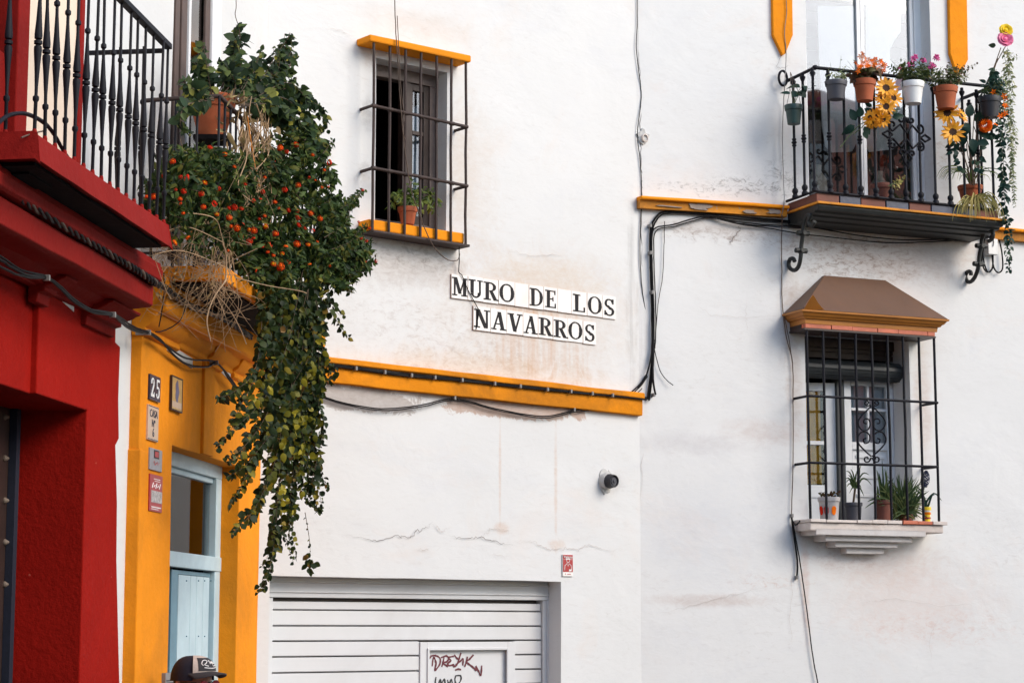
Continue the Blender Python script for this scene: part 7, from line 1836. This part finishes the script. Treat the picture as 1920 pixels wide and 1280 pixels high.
# head: a shaped ovoid with brow, nose, cheeks, chin and ears
vs, fs = [], []; NU, NV = 36, 26
for j in range(NV + 1):
    ph = math.pi * j / NV
    for i in range(NU):
        th = 2 * math.pi * i / NU; x, y, z = math.sin(ph) * math.sin(th), -math.sin(ph) * math.cos(th), math.cos(ph)
        X, Y_, Z = x * .076, y * .098, z * .118
        if z < 0: X *= 1 - .30 * z * z; Y_ = Y_ * (1 - .10 * z * z) - .012 * z * z * (1 if y < 0 else -2.0)
        if y < 0:
            fx = math.exp(-(x / .16) ** 2)
            Y_ -= .026 * fx * math.exp(-((z + .18) / .13) ** 2) + .010 * fx * math.exp(-((z - .0) / .16) ** 2)      # nose
            Y_ += .012 * math.exp(-((abs(x) - .36) / .15) ** 2) * math.exp(-((z - .05) / .10) ** 2)             # eye sockets
            Y_ -= .006 * math.exp(-((z - .20) / .08) ** 2) + .006 * math.exp(-(x / .3) ** 2) * math.exp(-((z + .48) / .07) ** 2) + .010 * math.exp(-(x / .28) ** 2) * math.exp(-((z + .85) / .14) ** 2)
        vs.append((X, Y_, Z + hz))
for j in range(NV):
    for i in range(NU): fs.append((j*NU+i, (j+1)*NU+i, (j+1)*NU+(i+1) % NU, j*NU+(i+1) % NU))
mb.add(vs, fs)
for s_ in (-1, 1):                       # ears
    ev, ef = [], []
    for j in range(7):
        for i in range(10):
            a = 2 * math.pi * i / 10; ph = math.pi * j / 6
            ev.append((s_ * (.078 + .010 * math.cos(ph) + .006 * math.sin(a)), .018 + .020 * math.sin(ph) * math.cos(a), hz - .012 + .033 * math.sin(ph) * math.sin(a)))
    for j in range(6):
        for i in range(10): ef.append((j*10+i, (j+1)*10+i, (j+1)*10+(i+1) % 10, j*10+(i+1) % 10))
    mb.add(ev, ef)
body = t_.part('body', mb, [M['skin'], M['shirt'], M['trousers'], M['shoe']], smooth=80)
for f in body.data.polygons:
    c = f.center
    f.material_index = 3 if c.z < .09 else 2 if c.z < .96 and abs(c.x) < .20 else 0 if (c.z > hz - .155 and abs(c.x) < .085) or (abs(c.x) > .19 and c.z < 1.08) else 1
rm = body.modifiers.new('fuse', 'REMESH'); rm.mode = 'VOXEL'; rm.voxel_size = .0085; rm.use_smooth_shade = True
# remeshing drops the slots by region, so bake it and lay the clothes out again
dg = bpy.context.evaluated_depsgraph_get(); nm = bpy.data.meshes.new_from_object(body.evaluated_get(dg)); body.modifiers.clear(); nm.materials.clear()
for m_ in ('skin', 'shirt', 'trousers', 'shoe'): nm.materials.append(M[m_])
for f in nm.polygons:
    c = f.center
    f.material_index = 3 if c.z < .09 else 2 if c.z < .96 and abs(c.x) < .19 else 0 if (c.z > hz - .155 and abs(c.x) < .10) or (abs(c.x) > .19 and c.z < 1.08) else 1
nm.name = 'body'; body.data = nm; nm.shade_smooth()
# short hair under the cap
def dome(mb, sx, sy, sz, zc, z0, th0, th1, mi, n=20, m=8, bulge=None, yo=.0):
    b = len(mb.v); V_ = []
    for j in range(m + 1):
        for i in range(n + 1):
            th = th0 + (th1 - th0) * i / n; ph = (math.pi / 2) * j / m
            zz = math.sin(ph); rr = math.cos(ph) ** .72
            x, y = rr * math.sin(th), -rr * math.cos(th)
            k_ = 1.0
            if bulge: k_ = bulge(x, y, zz)
            V_.append((x * sx * k_, y * sy * k_ + yo, zc + z0 + (sz - z0) * zz))
    mb.add(V_, [(j*(n+1)+i, j*(n+1)+i+1, (j+1)*(n+1)+i+1, (j+1)*(n+1)+i) for j in range(m) for i in range(n)], mi)
w = MB(); dome(w, .079, .092, .10, hz, -.045, R(95), R(265), 0, yo=.010)
t_.part('hair', w, M['hair'], smooth=80)
w = MB(); dome(w, .094, .114, .128, hz, .012, R(54), R(306), 0)
cap = t_.part('cap', w, M['cap_navy'], smooth=60)
w = MB(); dome(w, .0945, .115, .129, hz, .046, R(-54), R(54), 0, bulge=lambda x, y, z: 1.0 + .03 * math.sin(math.pi * z))
t_.part('cap_front', w, M['cap_cream'], parent=cap, smooth=60)
def front_patch(name, mat, ths, zs, lift, lines=None, wid=.004):
    def S_(th, zz): rr = math.cos(math.asin(zz)) ** .72; k_ = (1.0 + .03 * math.sin(math.pi * zz)) * lift; return Vector((rr * math.sin(th) * .0945 * k_, -rr * math.cos(th) * .115 * k_, hz + .046 + (.129 - .046) * zz * (1 + (lift - 1) * .5)))
    mb = MB()
    if lines is None:
        vs = [S_(R(ths[0] + (ths[1] - ths[0]) * i / 10), zs[0] + (zs[1] - zs[0]) * j / 6) for j in range(7) for i in range(11)]
        mb.add(vs, [(j*11+i, j*11+i+1, (j+1)*11+i+1, (j+1)*11+i) for j in range(6) for i in range(10)])
    else:
        for L in lines: mb.tube(sm([S_(R(a), z) for a, z in L], 4), wid, 5)
    t_.part(name, mb, M[mat], parent=cap, smooth=60)
front_patch('patch', 'cap_charcoal', (-40, 40), (.14, .86), 1.012)
front_patch('emblem', 'sign_white', None, None, 1.018, [[(-28, .62), (-20, .72), (-8, .70), (-14, .58), (-22, .48), (-10, .40)], [(-4, .66), (2, .70), (0, .52), (6, .64), (10, .50), (14, .66), (20, .52)], [(-24, .32), (0, .28), (24, .32)], [(-26, .44), (-30, .54), (-26, .64)], [(8, .44), (16, .40), (24, .46)]], .0022)
# curved brim
vs = []
for j in range(7):
    for i in range(17):
        th = R(-66 + 132 * i / 16); f = j / 6; x, y = math.sin(th), -math.cos(th)
        ext = .075 * f * max(0, math.cos(th)) ** .6
        zz = hz + .056 - .008 * f * math.cos(th) - .026 * (x * x) * (.4 + .6 * f) * 1.2
        vs.append((x * .095, y * .114 - ext, zz))
w = MB(); n_ = len(vs); w.add(vs + [(x, y, z - .006) for x, y, z in vs], [(j*17+i, j*17+i+1, (j+1)*17+i+1, (j+1)*17+i) for j in range(6) for i in range(16)] + [(n_+j*17+i, n_+(j+1)*17+i, n_+(j+1)*17+i+1, n_+j*17+i+1) for j in range(6) for i in range(16)] + [(6*17+i, 6*17+i+1, n_+6*17+i+1, n_+6*17+i) for i in range(16)])
t_.part('brim', w, M['cap_charcoal'], parent=cap, smooth=50)
gl = MB()
for s_ in (-1, 1): gl.tube([(s_ * .066, -.082, hz + .004), (s_ * .080, -.04, hz + .004), (s_ * .082, .015, hz + .006), (s_ * .080, .035, hz - .008)], .0028, 6)
gl.tube([(-.012, -.112, hz + .004), (0, -.116, hz + .008), (.012, -.112, hz + .004)], .0028, 6)
sg = t_.part('sunglasses', gl, M['plastic_black'], smooth=60)
for s_ in (-1, 1):
    w = MB(); w.prism([(s_ * .040 + .027 * math.cos(R(a)), hz - .006 + .021 * math.sin(R(a))) for a in range(0, 360, 24)], -.110, -.106); t_.part('lens', w, M['lens_red'], parent=sg)
